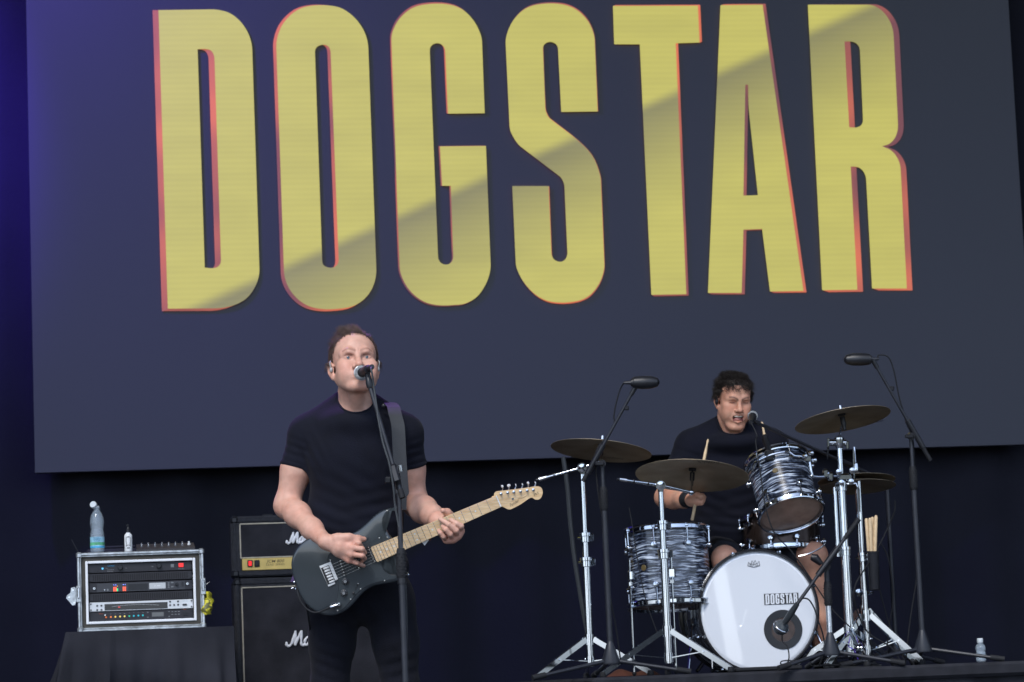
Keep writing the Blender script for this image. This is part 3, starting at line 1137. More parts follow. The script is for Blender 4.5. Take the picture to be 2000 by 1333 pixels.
# aluminium lip, mitred, slightly uneven
def lip(name, inset, w, y0, y1, material, parent, bev=0.003):
    for a in range(4):
        if a < 2:
            z = cz0 + inset + w / 2 if a == 0 else cz1 - inset - w / 2
            MB().box((cxm, (y0 + y1) / 2, z), (W - 2 * inset, y1 - y0, w), bev=bev).build(name, material, parent)
        else:
            x = cx0 + inset + w / 2 if a == 2 else cx1 - inset - w / 2
            MB().box((x, (y0 + y1) / 2, czm), (w, y1 - y0, H - 2 * inset - 2 * w - 0.001), bev=bev).build(name, material, parent)
lip("aluminium_edge", -0.004, 0.012, YR - 0.012, YR + 0.03, M_alu, case)
lip("aluminium_edge", 0.0082, 0.006, YR - 0.006, YR + 0.02, M_alu, case, 0.002)
lip("foam_border", 0.0144, 0.026, YR + 0.004, YR + 0.05, M_casefoam, case, 0.0)
# corner caps
for x in (cx0, cx1):
    for z in (cz0, cz1):
        sx, sz = (1 if x == cx0 else -1), (1 if z == cz0 else -1)
        MB().box((x + sx * 0.006, YR - 0.001, z + sz * 0.006), (0.028, 0.03, 0.028), bev=0.007).build("corner_cap", M_alu, case)
# white trim ring around the rack mount
wx0, wx1, wz0, wz1 = RX(316), RX(1752), RZc(1042), RZc(222)
tw = 0.0115
for a, (c, sz) in enumerate((((wx0 + tw / 2, 0, (wz0 + wz1) / 2), (tw, 0.02, wz1 - wz0)), ((wx1 - tw / 2, 0, (wz0 + wz1) / 2), (tw, 0.02, wz1 - wz0)),
                             (((wx0 + wx1) / 2, 0, wz1 - tw / 2), (wx1 - wx0 - 2 * tw - .0006, 0.02, tw)), (((wx0 + wx1) / 2, 0, wz0 + tw / 2), (wx1 - wx0 - 2 * tw - .0006, 0.02, tw)))):
    MB().box((c[0], YR + 0.008, c[2]), sz, bev=0.002).build("white_trim", M_rackwhite, case)
ix0, ix1, iz0, iz1 = wx0 + tw + .001, wx1 - tw - .001, wz0 + tw + .001, wz1 - tw - .001
MB().box(((ix0 + ix1) / 2, YR + 0.05, (iz0 + iz1) / 2), (ix1 - ix0 + .01, 0.01, iz1 - iz0 + .01)).build("rack_interior", M_rackdark, case, 0)

def unit_panel(name, zy0, zy1, material, label=None):
    """one rack unit: returns object, z centre"""
    a, b = RZc(zy0), RZc(zy1)
    o = MB().box(((ix0 + ix1) / 2, YR + 0.022, (a + b) / 2), (ix1 - ix0 - 0.006, 0.018, a - b - 0.0015), bev=0.0015).build(name, material, case)
    if label:
        o["label"] = label
    for x in (ix0 + 0.009, ix1 - 0.009):
        for z in (a - 0.008, b + 0.008):
            MB().cyl((x, YR + 0.013, z), (x, YR + 0.0095, z), 0.0035, n=8).build("screw", M_black, o)
    return o
YF = YR + 0.0128
def knob(zx, zy, r, par, material=M_black, h=0.018, pointer=True):
    c = V(RX(zx), YF, RZc(zy))
    MB().lathe(c + V(0, 0.001, 0), V(0, -1, 0), [(r, 0), (r * 0.98, h * 0.3), (r * 0.86, h * 0.9), (r * 0.8, h), (0, h)], 20).build("knob", material, par)
def rbox(name, zx0, zx1, zy0, zy1, material, par, d=0.002):
    x0, x1, z0, z1 = RX(zx0), RX(zx1), RZc(zy1), RZc(zy0)
    return MB().box(((x0 + x1) / 2, YF - d / 2 + 0.0005, (z0 + z1) / 2), (x1 - x0, d, z1 - z0)).build(name, material, par, 0)
def rdot(name, zx, zy, r, material, par, h=0.004):
    c = V(RX(zx), YF + 0.0005, RZc(zy))
    return MB().lathe(c, V(0, -1, 0), [(r, 0), (r, h * .7), (r * .7, h), (0, h)], 14).build(name, material, par)
def rtext(body, zx, zy, size, material, par, fit=None, shear=0.0, name="lettering"):
    return text_mesh(name, body, V(RX(zx), YF - 0.0006, RZc(zy)), X1, Z1, size, material, par, shear=shear, fit=fit)
u1 = unit_panel("power_conditioner", 262, 380, M_rackblack, "black power conditioner with a cyan name, two dark knobs and red switch")
M_cyan = mat("cyan_print", (0.05, 0.4, 0.7), 0.4)
M_cyanled = led("cyan_led", (0.12, 0.5, 0.9), 0.8)
M_smallprint = mat("grey_print", (0.4, 0.41, 0.43), 0.5)
rtext("FURMAN", 650, 292, 0.0075, M_cyan, u1, fit=0.031, shear=0.3)
rtext("PL-8", 595, 322, 0.004, M_smallprint, u1)
rtext("POWER CONDITIONER", 645, 342, 0.0038, M_smallprint, u1, fit=0.03)
rtext("AND LIGHT MODULE", 640, 363, 0.0038, M_smallprint, u1, fit=0.027)
rdot("button", 541, 322, 0.0045, M_cyanled, u1)
rbox("rocker_switch", 468, 492, 308, 350, M_black, u1, 0.004)
knob(772, 318, 0.0118, u1); knob(1278, 310, 0.0118, u1)
rbox("socket", 1432, 1474, 292, 335, M_grey, u1, 0.002)
rbox("power_switch", 1535, 1597, 285, 335, M_red, u1, 0.005)
rtext("PULL", 850, 327, 0.004, M_smallprint, u1); rtext("PULL", 1196, 318, 0.004, M_smallprint, u1)
rtext("CIRCUIT BREAKER", 1565, 357, 0.0034, M_smallprint, u1, fit=0.027)
def vent(zy0, zy1):
    u = unit_panel("vent_panel", zy0, zy1, M_rackblack)
    n = 44
    for i in range(n):
        a = 405 + (1655 - 405) * (i + 0.5) / n
        o = rbox("slot", a - 7, a + 7, zy0 + 16, zy1 - 14, M_rackdark, u, 0.0006)
    return u
vent(385, 498); vent(642, 752)
u3 = unit_panel("wireless_receiver", 505, 635, M_rackblack, "rack radio receiver with coloured meter lights and a pale display")
rbox("faceplate", 462, 1612, 518, 628, mat("receiver_grey", (0.05, 0.052, 0.06), 0.4, metal=0.3), u3, 0.004)
YF -= 0.004
for i, (x, c) in enumerate(((684, 'r'), (709, 'r'), (808, 'r'), (832, 'r'))):
    rbox("level_meter", x - 9, x + 9, 566, 624, led("red_led", (1.0, 0.13, 0.07), 0.7), u3, 0.001)
    rdot("status_light", x, 540, 0.0016, led("blue_led", (0.2, 0.25, 1.0), 2.0), u3, 0.001)
rbox("level_meter", 720, 738, 585, 622, led("green_led", (0.05, 0.7, 0.25), 0.7), u3, 0.001)
rdot("status_light", 729, 558, 0.0016, led("amber_led", (1.0, 0.4, 0.08), 1.2), u3, 0.001)
rbox("display", 1145, 1358, 530, 608, M_lcd, u3, 0.001)
rtext("B15   638.250", 1250, 570, 0.006, M_white, u3, fit=0.026)
rbox("glossy_panel", 870, 1125, 535, 615, M_black, u3, 0.001)
knob(1502, 560, 0.0078, u3, h=0.012)
rdot("jack_socket", 562, 600, 0.0034, M_chromedull, u3)
rbox("antenna_label", 592, 612, 588, 616, M_grey, u3, 0.001)
rbox("rocker_switch", 1565, 1592, 530, 588, M_black, u3, 0.003)
for i in range(4):
    rbox("soft_key", 1388, 1408, 530 + i * 20, 543 + i * 20, M_grey, u3, 0.001)
for x, y in ((1445, 534), (1445, 590)):
    rbox("soft_key", x - 16, x + 16, y - 9, y + 9, M_grey, u3, 0.001)
YF += 0.004
for x, y in ((427, 578), (1642, 556)):
    rdot("rack_bolt", x, y, 0.0068, M_chrome, u3, 0.008)
    rdot("rack_bolt_centre", x, y, 0.003, M_black, u3, 0.0095)
u5 = unit_panel("rack_tuner", 757, 880, M_silver, "white rack tuner with a dark curved meter window")
rbox("meter_window", 556, 1378, 785, 868, mat("tuner_glass", (0.02, 0.021, 0.025), 0.12), u5, 0.0012)
arc = [V(RX(650 + (1265 - 650) * t), YF - 0.0025, RZc(836 - 30 * math.sin(math.pi * (0.15 + 0.7 * t)))) for t in np.linspace(0, 1, 24)]
MB().tube(arc, 0.0006, 5).build("meter_scale", M_lcd, u5)
rbox("meter_pointer", 735, 760, 825, 836, led("red_led2", (0.9, 0.1, 0.1), 0.6), u5, 0.002)
for x in (460, 516):
    for y in (804, 858):
        rbox("button", x - 11, x + 11, y - 10, y + 10, M_black, u5, 0.003)
for x, y in ((1411, 783), (1515, 783), (1411, 828), (1463, 828), (1515, 826)):
    rbox("button", x - 11, x + 11, y - 10, y + 10, M_black, u5, 0.003)
rbox("power_button", 1575, 1628, 818, 840, M_black, u5, 0.004)
rtext("TURBO TUNER", 1605, 782, 0.005, mat("pale_print", (0.45, 0.55, 0.62), 0.5), u5, fit=0.028)
u6 = unit_panel("effects_unit", 885, 1012, M_rackblack, "black effects unit with a row of coloured push buttons")
for i, (x, c) in enumerate(((573, (0.8, 0.2, 0.05)), (636, (0.8, 0.2, 0.05)), (695, (0.8, 0.55, 0.12)), (756, (0.8, 0.6, 0.15)), (815, (0.75, 0.6, 0.15)), (876, (0.03, 0.45, 0.25)), (935, (0.03, 0.4, 0.5)), (994, (0.03, 0.4, 0.48)), (1052, (0.03, 0.42, 0.45)))):
    rdot("button", x, 957 - i * 0.9, 0.0042, mat("button_colour_%d" % i, c, 0.35, emit=c, estr=0.25), u6, 0.004)
    rtext(["RATE", "DEPTH", "TIME", "FEED", "MIX", "DELAY", "TONE", "TYPE", "LEVEL"][i], x, 918 - i, 0.0034, M_smallprint, u6, fit=0.0065)
rbox("display", 1170, 1325, 915, 970, M_lcddark, u6, 0.001)
rtext("EFFECTS", 510, 910, 0.004, mat("orange_print", (0.6, 0.12, 0.04), 0.5), u6, fit=0.018)
rtext("SYSTEM", 1595, 888, 0.004, mat("orange_print", (0.6, 0.12, 0.04), 0.5), u6, fit=0.014)
rdot("jack_plug", 562, 930, 0.0042, M_chrome, u6, 0.02)
for x in (1437, 1480, 1522):
    for y in (915, 950):
        rbox("soft_key", x - 13, x + 13, y - 5, y + 5, M_grey, u6, 0.001)
rbox("socket", 1575, 1640, 928, 968, M_black, u6, 0.004)
for y in (912, 975):
    rbox("soft_key", 1108, 1126, y - 6, y + 6, M_grey, u6, 0.001)
    rbox("soft_key", 1386, 1404, y - 6, y + 6, M_grey, u6, 0.001)
# butterfly latches
for sx in (-1, 1):
    x = cx0 if sx < 0 else cx1
    z = RZc(645) if sx < 0 else RZc(600)
    la = MB().box((x + sx * 0.003 - sx * 0.004, YR - 0.016, z), (0.024, 0.008, 0.075), bev=0.003).build("latch_plate", M_alu, case)
    MB().box((x - sx * 0.001, YR - 0.024, z + 0.004), (0.012, 0.01, 0.05), bev=0.003).build("latch_hook", M_chromedull, la)
x = cx0
wing = [(0, 0.028), (-0.012, 0.038), (-0.026, 0.034), (-0.03, 0.012), (-0.046, 0.0), (-0.05, -0.012), (-0.04, -0.022), (-0.022, -0.045), (-0.01, -0.044), (-0.004, -0.02)]
wg = MB().prism([(x - 0.006 + a, YR - 0.012, RZc(660) + b) for a, b in wing], (0, 0.006, 0)).build("latch_wing", M_alu, case)
for a, b in ((-0.018, 0.024), (-0.036, -0.008), (-0.013, -0.034)):
    MB().cyl((x - 0.006 + a, YR - 0.0125, RZc(660) + b), (x - 0.006 + a, YR - 0.016, RZc(660) + b), 0.0045, n=10).build("rivet", M_chrome, wg)
MB().tube([V(cx1 + 0.004, YR - 0.01, RZc(565)), V(cx1 + 0.016, YR - 0.014, RZc(575)), V(cx1 + 0.03, YR - 0.012, RZc(545))], 0.0025, 6).build("latch_wire", M_chromedull, case)
# yellow cable tag hanging at the right side of the case
yt, n = MB(), 14
vs, fs = [], []
for i in range(n + 1):
    t = i / n
    xc = cx1 + 0.016 + 0.006 * math.sin(t * 5)
    w = 0.012 + 0.011 * math.sin(min(1, t * 1.4) * math.pi * 0.6) + 0.004 * math.sin(t * 19)
    z = RZc(672) - t * 0.108
    vs += [(xc - w, YR - 0.004 + 0.008 * math.sin(t * 7), z), (xc, YR - 0.014 - 0.006 * math.sin(t * 9), z - 0.004 * math.sin(t * 30)), (xc + w, YR + 0.002 + 0.01 * math.sin(t * 6 + 1), z + 0.006 * t)]
    if i:
        a = 3 * i
        fs += [(a - 3, a, a + 1, a - 2), (a - 2, a + 1, a + 2, a - 1)]
yo = MB().add(vs, fs)
ytm = mat("yellow_warning_tape", (0.6, 0.53, 0.03), 0.45)
nt = ytm.node_tree
tcn = nt.nodes.new("ShaderNodeTexCoord"); nn = nt.nodes.new("ShaderNodeTexNoise"); nn.inputs["Scale"].default_value = 38; nn.inputs["Detail"].default_value = 1
crn = nt.nodes.new("ShaderNodeValToRGB"); crn.color_ramp.elements[0].position = 0.44; crn.color_ramp.elements[0].color = (0.1, 0.1, 0.02, 1)
crn.color_ramp.elements[1].position = 0.5; crn.color_ramp.elements[1].color = (0.62, 0.55, 0.04, 1)
nt.links.new(tcn.outputs["Object"], nn.inputs["Vector"]); nt.links.new(nn.outputs["Fac"], crn.inputs["Fac"]); nt.links.new(crn.outputs["Color"], nt.nodes["Principled BSDF"].inputs["Base Color"])
yo = yo.build("hanging_tape", ytm, None, 60)
sm = yo.modifiers.new("thick", 'SOLIDIFY'); sm.thickness = 0.002
tag(yo, "crumpled yellow and black tape strip hanging off the right side of the rack case", "tape")

# ---- things standing on the case
def KP(px, py, dy=0.1): return Q(px, py, YR + dy)
CT = cz1 + 0.004
def bottle(name, label, base, h, r, cap_mat, with_label, group=None, fill=None):
    t = thing(name, label, "bottle", base, group)
    k = h / 0.30
    pr = [(0, 0.004 * k), (r * .6, 0.0), (r * .93, 0.004), (r, 0.015), (r, 0.10 * k), (r * .97, 0.125 * k), (r * .86, 0.145 * k), (r * .84, 0.152 * k), (r * .95, 0.17 * k), (r, 0.19 * k), (r * .96, 0.215 * k), (r * .78, 0.24 * k), (r * .5, 0.26 * k), (r * .36, 0.272 * k), (r * .36, 0.285 * k)]
    o = MB().lathe(base, Z1, pr, 32).build("bottle_wall", M_pet, t, 80)
    inner = [(a * 0.93, b + 0.0015) for a, b in pr if b < 0.2 * k] 
    lv = 0.12 * k if fill is None else fill
    wp = [(0, 0.006 * k)] + [(a * 0.95, max(b, 0.006 * k)) for a, b in pr if 0.001 < b < lv] + [(r * 0.93, lv), (0, lv)]
    MB().lathe(base, Z1, wp, 32).build("water", mat("drinking_water", (0.5, 0.6, 0.7), 0.05, spec=1.0, alpha=0.25), t, 80)
    MB().lathe(V(base) + Z1 * 0.2725 * k, Z1, [(r * .40, 0), (r * .52, 0.001), (r * .52, 0.006), (r * .4, 0.007)], 20).build("neck_ring", M_pet, t)
    if with_label:
        MB().lathe(base, Z1, [(r * 1.012, 0.04 * k), (r * 1.012, 0.10 * k)], 32).build("label", M_label_b, t, 80)
        MB().lathe(base, Z1, [(r * 1.02, 0.05 * k), (r * 1.02, 0.068 * k)], 32).build("label_band", M_label_g, t, 80)
        MB().lathe(base, Z1, [(r * 1.02, 0.034 * k), (r * 1.02, 0.044 * k)], 32).build("label_band", M_cyan, t, 80)
        for s_, zz, f_ in (("DOBRÁ", 0.09, 0.034), ("VODA", 0.076, 0.03)):
            text_mesh("lettering", s_, V(base) + V(-0.002, -r * 1.06, zz * k), X1, Z1, 0.016, mat("label_print", (0.08, 0.25, 0.4), 0.5), t, fit=f_)
    return t
bb = V(RX(478), YR + 0.09, CT)
hb = KP(190, 992, 0.09)[2] - CT
b1 = bottle("water_bottle", "clear plastic water bottle with blue and green label and flipped cap, on the rack case", bb, hb * 1.07, 0.0325, None, True, fill=0.05)
MB().lathe(bb + V(0, 0, hb * 1.07 * 0.95), Z1, [(0.0118, 0), (0.0125, 0.001), (0.0125, 0.004)], 18).build("cap_ring", M_water, b1)
cc = KP(183.5, 987, 0.085)
MB().lathe(cc - V(0, 0.004, 0.001), unit(V(-0.35, -0.85, 0.3)), [(0, 0.013), (0.0145, 0.013), (0.0155, 0.011), (0.0155, 0), (0.013, 0), (0.012, 0.01), (0, 0.01)], 22).build("cap", M_water, b1)
sbp = V(KP(251, 1075, 0.08)[0], YR + 0.08, CT)
sp = thing("spray_bottle", "small white spray bottle with black print and black nozzle, on the rack case", "spray bottle", sbp)
MB().lathe(sbp, Z1, [(0, 0), (0.0165, 0), (0.018, 0.003), (0.018, 0.074), (0.0165, 0.081), (0.010, 0.088), (0.0085, 0.091)], 26).build("bottle_wall", M_white, sp)
MB().lathe(sbp + Z1 * 0.0915, Z1, [(0.0095, 0), (0.0095, 0.012), (0.006, 0.016), (0.0045, 0.030), (0.004, 0.038), (0, 0.038)], 18).build("spray_nozzle", M_black, sp)
MB().box(sbp + V(-0.003, -0.004, 0.124), (0.012, 0.014, 0.007), bev=0.002).build("spray_button", M_black, sp)
def on_can(pts, rr):
    return [sbp + V(rr * math.sin(a / rr), -rr * math.cos(a / rr), z) for a, z in pts]
for pts in ([(-0.009, 0.07), (-0.011, 0.05), (-0.007, 0.04), (-0.010, 0.028)], [(0.009, 0.07), (0.011, 0.05), (0.007, 0.04), (0.010, 0.028)], [(-0.009, 0.028), (0, 0.034), (0.009, 0.028)]):
    MB().tube(smooth_path(on_can(pts, 0.0182), 4), 0.0012, 5).build("printed_mark", M_print, sp)
for a, z in ((0, 0.07), (0, 0.02)):
    MB().box(on_can([(a, z)], 0.0184)[0], (0.012, 0.001, 0.004)).build("printed_mark", M_print, sp)
# pedal controller with a row of foot switches
pc = V((RX(1000) + RX(1750)) / 2, YR + 0.2, CT)
pw = RX(1755) - RX(985)
pd = thing("pedal_controller", "dark pedal controller with a row of chrome knobs, lying on the rack case", "pedal board", pc)
MB().prism([(pc[0] - pw / 2, YR + 0.1, CT + 0.001), (pc[0] - pw / 2, YR + 0.1, CT + 0.014), (pc[0] - pw / 2, YR + 0.34, CT + 0.05), (pc[0] - pw / 2, YR + 0.34, CT + 0.001)], (pw, 0, 0)).build("body", mat("pedal_brown_black", (0.035, 0.032, 0.036), 0.5, var=0.2), pd, 0)
for i in range(8):
    x = pc[0] - pw / 2 + pw * (0.09 + 0.82 * i / 7)
    y = YR + 0.24
    z = CT + 0.014 + 0.036 * (0.14 / 0.24)
    k = MB().lathe(V(x, y, z - 0.002), unit(V(0, -0.15, 1)), [(0.007, 0), (0.007, 0.008), (0.0045, 0.009), (0.0045, 0.018), (0, 0.019)], 14).build("foot_switch", M_white if i == 7 else M_chromedull, pd)
tag(MB().box(V(KP(172, 1075, 0.32)[0] + 0.11, YR + 0.42, CT + 0.018), (0.24, 0.16, 0.034), bev=0.01).box(V(KP(172, 1075, 0.32)[0] + 0.14, YR + 0.43, CT + 0.0425), (0.16, 0.12, 0.014), bev=0.006).build("cable_pouch", mat("navy_pouch_fabric", (0.014, 0.014, 0.03), 0.9, var=0.3), None),
    "dark fabric pouch lying behind the water bottle on the rack case", "pouch")
aa, ab = KP(141, 1056, 0.3), KP(153, 1082, 0.3)
tag(MB().cyl(V(ab[0], ab[1], CT + 0.001), V(ab[0], ab[1], CT + 0.02), 0.012, 0.01).tube([V(ab[0], ab[1], CT + 0.018), aa + V(-0.003, 0, 0.004)], [0.003, 0.002], 6).build("antenna", M_black, None),
    "thin black antenna leaning out at the left end of the rack case top", "antenna")

# ------------------------------------------------------------------ guitar amplifier: head on cabinet
YA = Q(520, 1150, 13.7)[1]
def A8(zx, zy, Y=YA): return Q(60 + zx / 3.5714, 960 + zy / 3.5714, Y)
ax0 = A8(1402, 900)[0] + .014
AW = 0.76
ahz0, ahz1 = A8(1640, 588)[2], A8(1640, 168)[2]
acz1 = A8(1640, 602)[2]
ahz0 = acz1 + 0.006
acz0 = acz1 - 0.755
def amp_shell(t, x0, z0, z1, D, lipw, nm="shell"):
    """box open at the front with rounded tolex edges"""
    xm, zm, w, h = x0 + AW / 2, (z0 + z1) / 2, AW, z1 - z0
    MB().box((x0 + lipw / 2, YA + D / 2, zm), (lipw, D, h), bev=0.012).build("side_wall", M_tolex, t)
    MB().box((x0 + w - lipw / 2, YA + D / 2, zm), (lipw, D, h), bev=0.012).build("side_wall", M_tolex, t)
    MB().box((xm, YA + D / 2 + .001, z1 - lipw / 2 - .0005), (w - 2 * lipw + .012, D - .002, lipw), bev=0.008).build("top_wall", M_tolex, t)
    MB().box((xm, YA + D / 2 + .001, z0 + lipw / 2 + .0005), (w - 2 * lipw + .012, D - .002, lipw), bev=0.008).build("bottom_wall", M_tolex, t)
    MB().box((xm, YA + D - .01, zm), (w - 2 * lipw, .012, h - 2 * lipw)).build("back_panel", M_tolex, t)
    for sx in (0, 1):
        for sz in (0, 1):
            MB().box((x0 + 0.018 + sx * (w - 0.036), YA + 0.012, z0 + 0.018 + sz * (h - 0.036)), (0.042, 0.032, 0.042), bev=0.012).build("corner_protector", M_black, t)
def frame_piping(t, x0, x1, z0, z1, y, r=0.0035):
    for a, b in (((x0, z0), (x0, z1)), ((x0, z1), (x1, z1)), ((x1, z1), (x1, z0)), ((x1, z0), (x0, z0))):
        MB().cyl((a[0], y, a[1]), (b[0], y, b[1]), r, n=8).build("piping", M_piping, t)
STROKES = [  # script "Marshall" in units of the capital height
    [(-0.28, 0.22), (-0.26, 0.04), (-0.1, 0.0), (0.1, 0.2), (0.38, 1.0)], [(0.38, 1.0), (0.36, 0.5), (0.34, 0.06)],
    [(0.34, 0.06), (0.55, 0.55), (0.82, 1.0)], [(0.82, 1.0), (0.78, 0.5), (0.78, 0.1), (0.88, 0.0), (1.0, 0.12)],
    [(1.36, 0.5), (1.2, 0.55), (1.04, 0.34), (1.04, 0.08), (1.16, 0.02), (1.32, 0.2), (1.4, 0.55)], [(1.4, 0.55), (1.36, 0.2), (1.4, 0.02), (1.55, 0.14)],
    [(1.55, 0.14), (1.66, 0.58), (1.7, 0.46), (1.84, 0.52)], [(1.8, 0.5), (1.76, 0.16), (1.84, 0.02), (1.98, 0.16)],
    [(1.98, 0.16), (2.14, 0.6), (2.2, 0.3), (2.12, 0.04), (1.98, 0.06)], [(2.2, 0.08), (2.4, 0.4), (2.56, 1.0)], [(2.56, 1.0), (2.5, 0.5), (2.44, 0.0)], [(2.44, 0.1), (2.6, 0.5), (2.7, 0.46), (2.66, 0.1), (2.74, 0.0), (2.86, 0.14)],
    [(3.14, 0.5), (3.0, 0.55), (2.88, 0.34), (2.88, 0.08), (3.0, 0.02), (3.14, 0.2), (3.22, 0.55)], [(3.22, 0.55), (3.16, 0.2), (3.22, 0.02), (3.34, 0.14)],
    [(3.34, 0.14), (3.52, 0.6), (3.6, 1.0)], [(3.6, 1.0), (3.52, 0.5), (3.5, 0.08), (3.62, 0.02)], [(3.62, 0.02), (3.8, 0.55), (3.88, 1.0)], [(3.88, 1.0), (3.8, 0.5), (3.78, 0.08), (3.92, 0.02)]]
def script_logo(t, x, z, hgt, y):
    mb = MB()
    for st in STROKES:
        p = smooth_path([V(x + a * hgt, y, z + b * hgt) for a, b in st], 6)
        mb.tube(p, [0.0042 + 0.003 * abs(math.sin(i * 0.4)) for i in range(len(p))], 8)
        mb.ball(p[0], 0.0058, 8)
    o = mb.build("name_badge", M_logo, t)
    o["label"] = "white script name badge"
    return o
cab = thing("speaker_cabinet", "tall black speaker cabinet with white script badge under the amplifier head", "speaker cabinet", (ax0 + AW / 2, YA, acz0))
amp_shell(cab, ax0, acz0, acz1, 0.36, 0.034)
gx0, gx1 = A8(1478, 900)[0], ax0 + AW - 0.05
gz1 = A8(1640, 668)[2]
frame_piping(cab, gx0, gx1, acz0 + 0.05, gz1, YA + 0.004)
MB().box(((gx0 + gx1) / 2, YA + 0.012, (acz0 + 0.05 + gz1) / 2), (gx1 - gx0 - .004, 0.014, gz1 - acz0 - 0.05 - .004)).build("grille_cloth", M_grille, cab)
for a, b in (((ax0 + .03), gx0 - .0036), ((gx1 + .0036), ax0 + AW - .03)):
    MB().box(((a + b) / 2, YA + 0.014, (acz0 + acz1) / 2), (b - a, 0.02, acz1 - acz0 - .064)).build("front_frame", M_tolex, cab)
MB().box(((gx0 + gx1) / 2, YA + 0.014, (gz1 + .0036 + acz1 - .032) / 2), (gx1 - gx0, 0.02, acz1 - .032 - gz1 - .0036)).build("front_frame", M_tolex, cab)
lh = A8(1850, 978)[2] - A8(1850, 1078)[2]
script_logo(cab, A8(1812, 1078)[0], A8(1812, 1078)[2], lh * 0.98, YA - 0.002)
base = thing("cabinet_base", "black wooden box under the speaker cabinet", "base box", (ax0 + AW / 2, YA, 0))
MB().box((ax0 + AW / 2, YA + 0.19, acz0 / 2), (AW + 0.02, 0.4, acz0 - 0.004), bev=0.006).build("box_body", M_casebody, base)
for sx in (-1, 1):
    MB().tube([(ax0 + AW / 2 + sx * (AW / 2 + .012), YA + 0.12, acz0 * .6), (ax0 + AW / 2 + sx * (AW / 2 + .04), YA + 0.13, acz0 * .6), (ax0 + AW / 2 + sx * (AW / 2 + .04), YA + 0.25, acz0 * .6), (ax0 + AW / 2 + sx * (AW / 2 + .012), YA + 0.26, acz0 * .6)], 0.006, 8).build("handle", M_chromedull, base)

head = thing("amplifier_head", "black guitar amplifier head with gold control panel on the speaker cabinet", "amplifier", (ax0 + AW / 2, YA, ahz0))
amp_shell(head, ax0 - 0.006, ahz0, ahz1, 0.22, 0.034)
px0, px1 = A8(1474, 500)[0], ax0 + AW - 0.05
pz0, pz1 = A8(1640, 548)[2], A8(1640, 466)[2]
hz1 = A8(1640, 224)[2]
frame_piping(head, gx0, gx1, pz1 + 0.004, hz1, YA + 0.004)
MB().box(((gx0 + gx1) / 2, YA + 0.012, (pz1 + hz1) / 2 + .002), (gx1 - gx0 - .004, 0.014, hz1 - pz1 - .008)).build("grille_cloth", M_grille, head)
MB().box(((px0 + px1) / 2, YA + 0.005, (pz0 + pz1) / 2), (px1 - px0, 0.012, pz1 - pz0), bev=0.002).build("control_panel", M_gold, head)
for a, b in ((ax0 + .02, px0 - .002), (px1 + .002, ax0 + AW - .03)):
    MB().box(((a + b) / 2, YA + 0.014, (ahz0 + ahz1) / 2), (b - a, 0.02, ahz1 - ahz0 - .064)).build("front_frame", M_tolex, head)
MB().box(((gx0 + gx1) / 2, YA + 0.014, (hz1 + .004 + ahz1 - .032) / 2), (gx1 - gx0, 0.02, ahz1 - .032 - hz1 - .004)).build("front_frame", M_tolex, head)
MB().box(((gx0 + gx1) / 2, YA + 0.016, (pz0 - .002 + ahz0 + .032) / 2), (gx1 - gx0, 0.02, max(.004, pz0 - .002 - ahz0 - .032))).build("front_frame", M_tolex, head)
for i, m_ in enumerate((M_red, M_black)):
    c = A8(1530 + i * 48, 504)
    sw = MB().box((c[0], YA - 0.004, c[2]), (0.026, 0.008, 0.033), bev=0.002).build("rocker_housing", M_black, head)
    MB().box((c[0], YA - 0.009, c[2]), (0.016, 0.006, 0.024), bev=0.002).build("rocker_switch", m_, sw)
c = A8(1706, 488); text_mesh("lettering", "JCM 800", V(c[0], YA - 0.0016, c[2]), X1, Z1, 0.02, M_goldprint, head, shear=0.25, fit=0.088, bold=.012)
c = A8(1706, 511); text_mesh("lettering", "LEAD SERIES", V(c[0], YA - 0.0016, c[2]), X1, Z1, 0.014, M_goldprint, head, shear=0.15, fit=0.09)
for i in range(6):
    c = V(A8(1850, 505)[0] + i * 0.052 + 0.05, YA, A8(1850, 505)[2])
    MB().lathe(c + V(0, 0, 0), V(0, -1, 0), [(0.012, 0), (0.011, 0.014), (0, 0.015)], 16).build("knob", M_black, head)
lh2 = A8(1850, 292)[2] - A8(1850, 362)[2]
script_logo(head, A8(1806, 362)[0], A8(1806, 362)[2], lh2, YA - 0.002)
for sx in (0.18, 0.58):
    MB().box((ax0 + sx, YA + 0.1, ahz1 + 0.006), (0.05, 0.03, 0.012), bev=0.004).build("handle_mount", M_black, head)
# ------------------------------------------------------------------ drum kit
DK = 12.4                                   # depth of the kit along the lens axis
def K(x, y, d=0.0): return P(x, y, DK + d)
def img_dir(ang, toward=0.0):
    """unit direction in the picture plane, ang degrees anticlockwise from picture-right, toward = share away from the lens"""
    a = rad(ang)
    v = RT * math.cos(a) + UP * math.sin(a)
    return unit(v * math.sqrt(max(0, 1 - toward * toward)) + FW * toward)

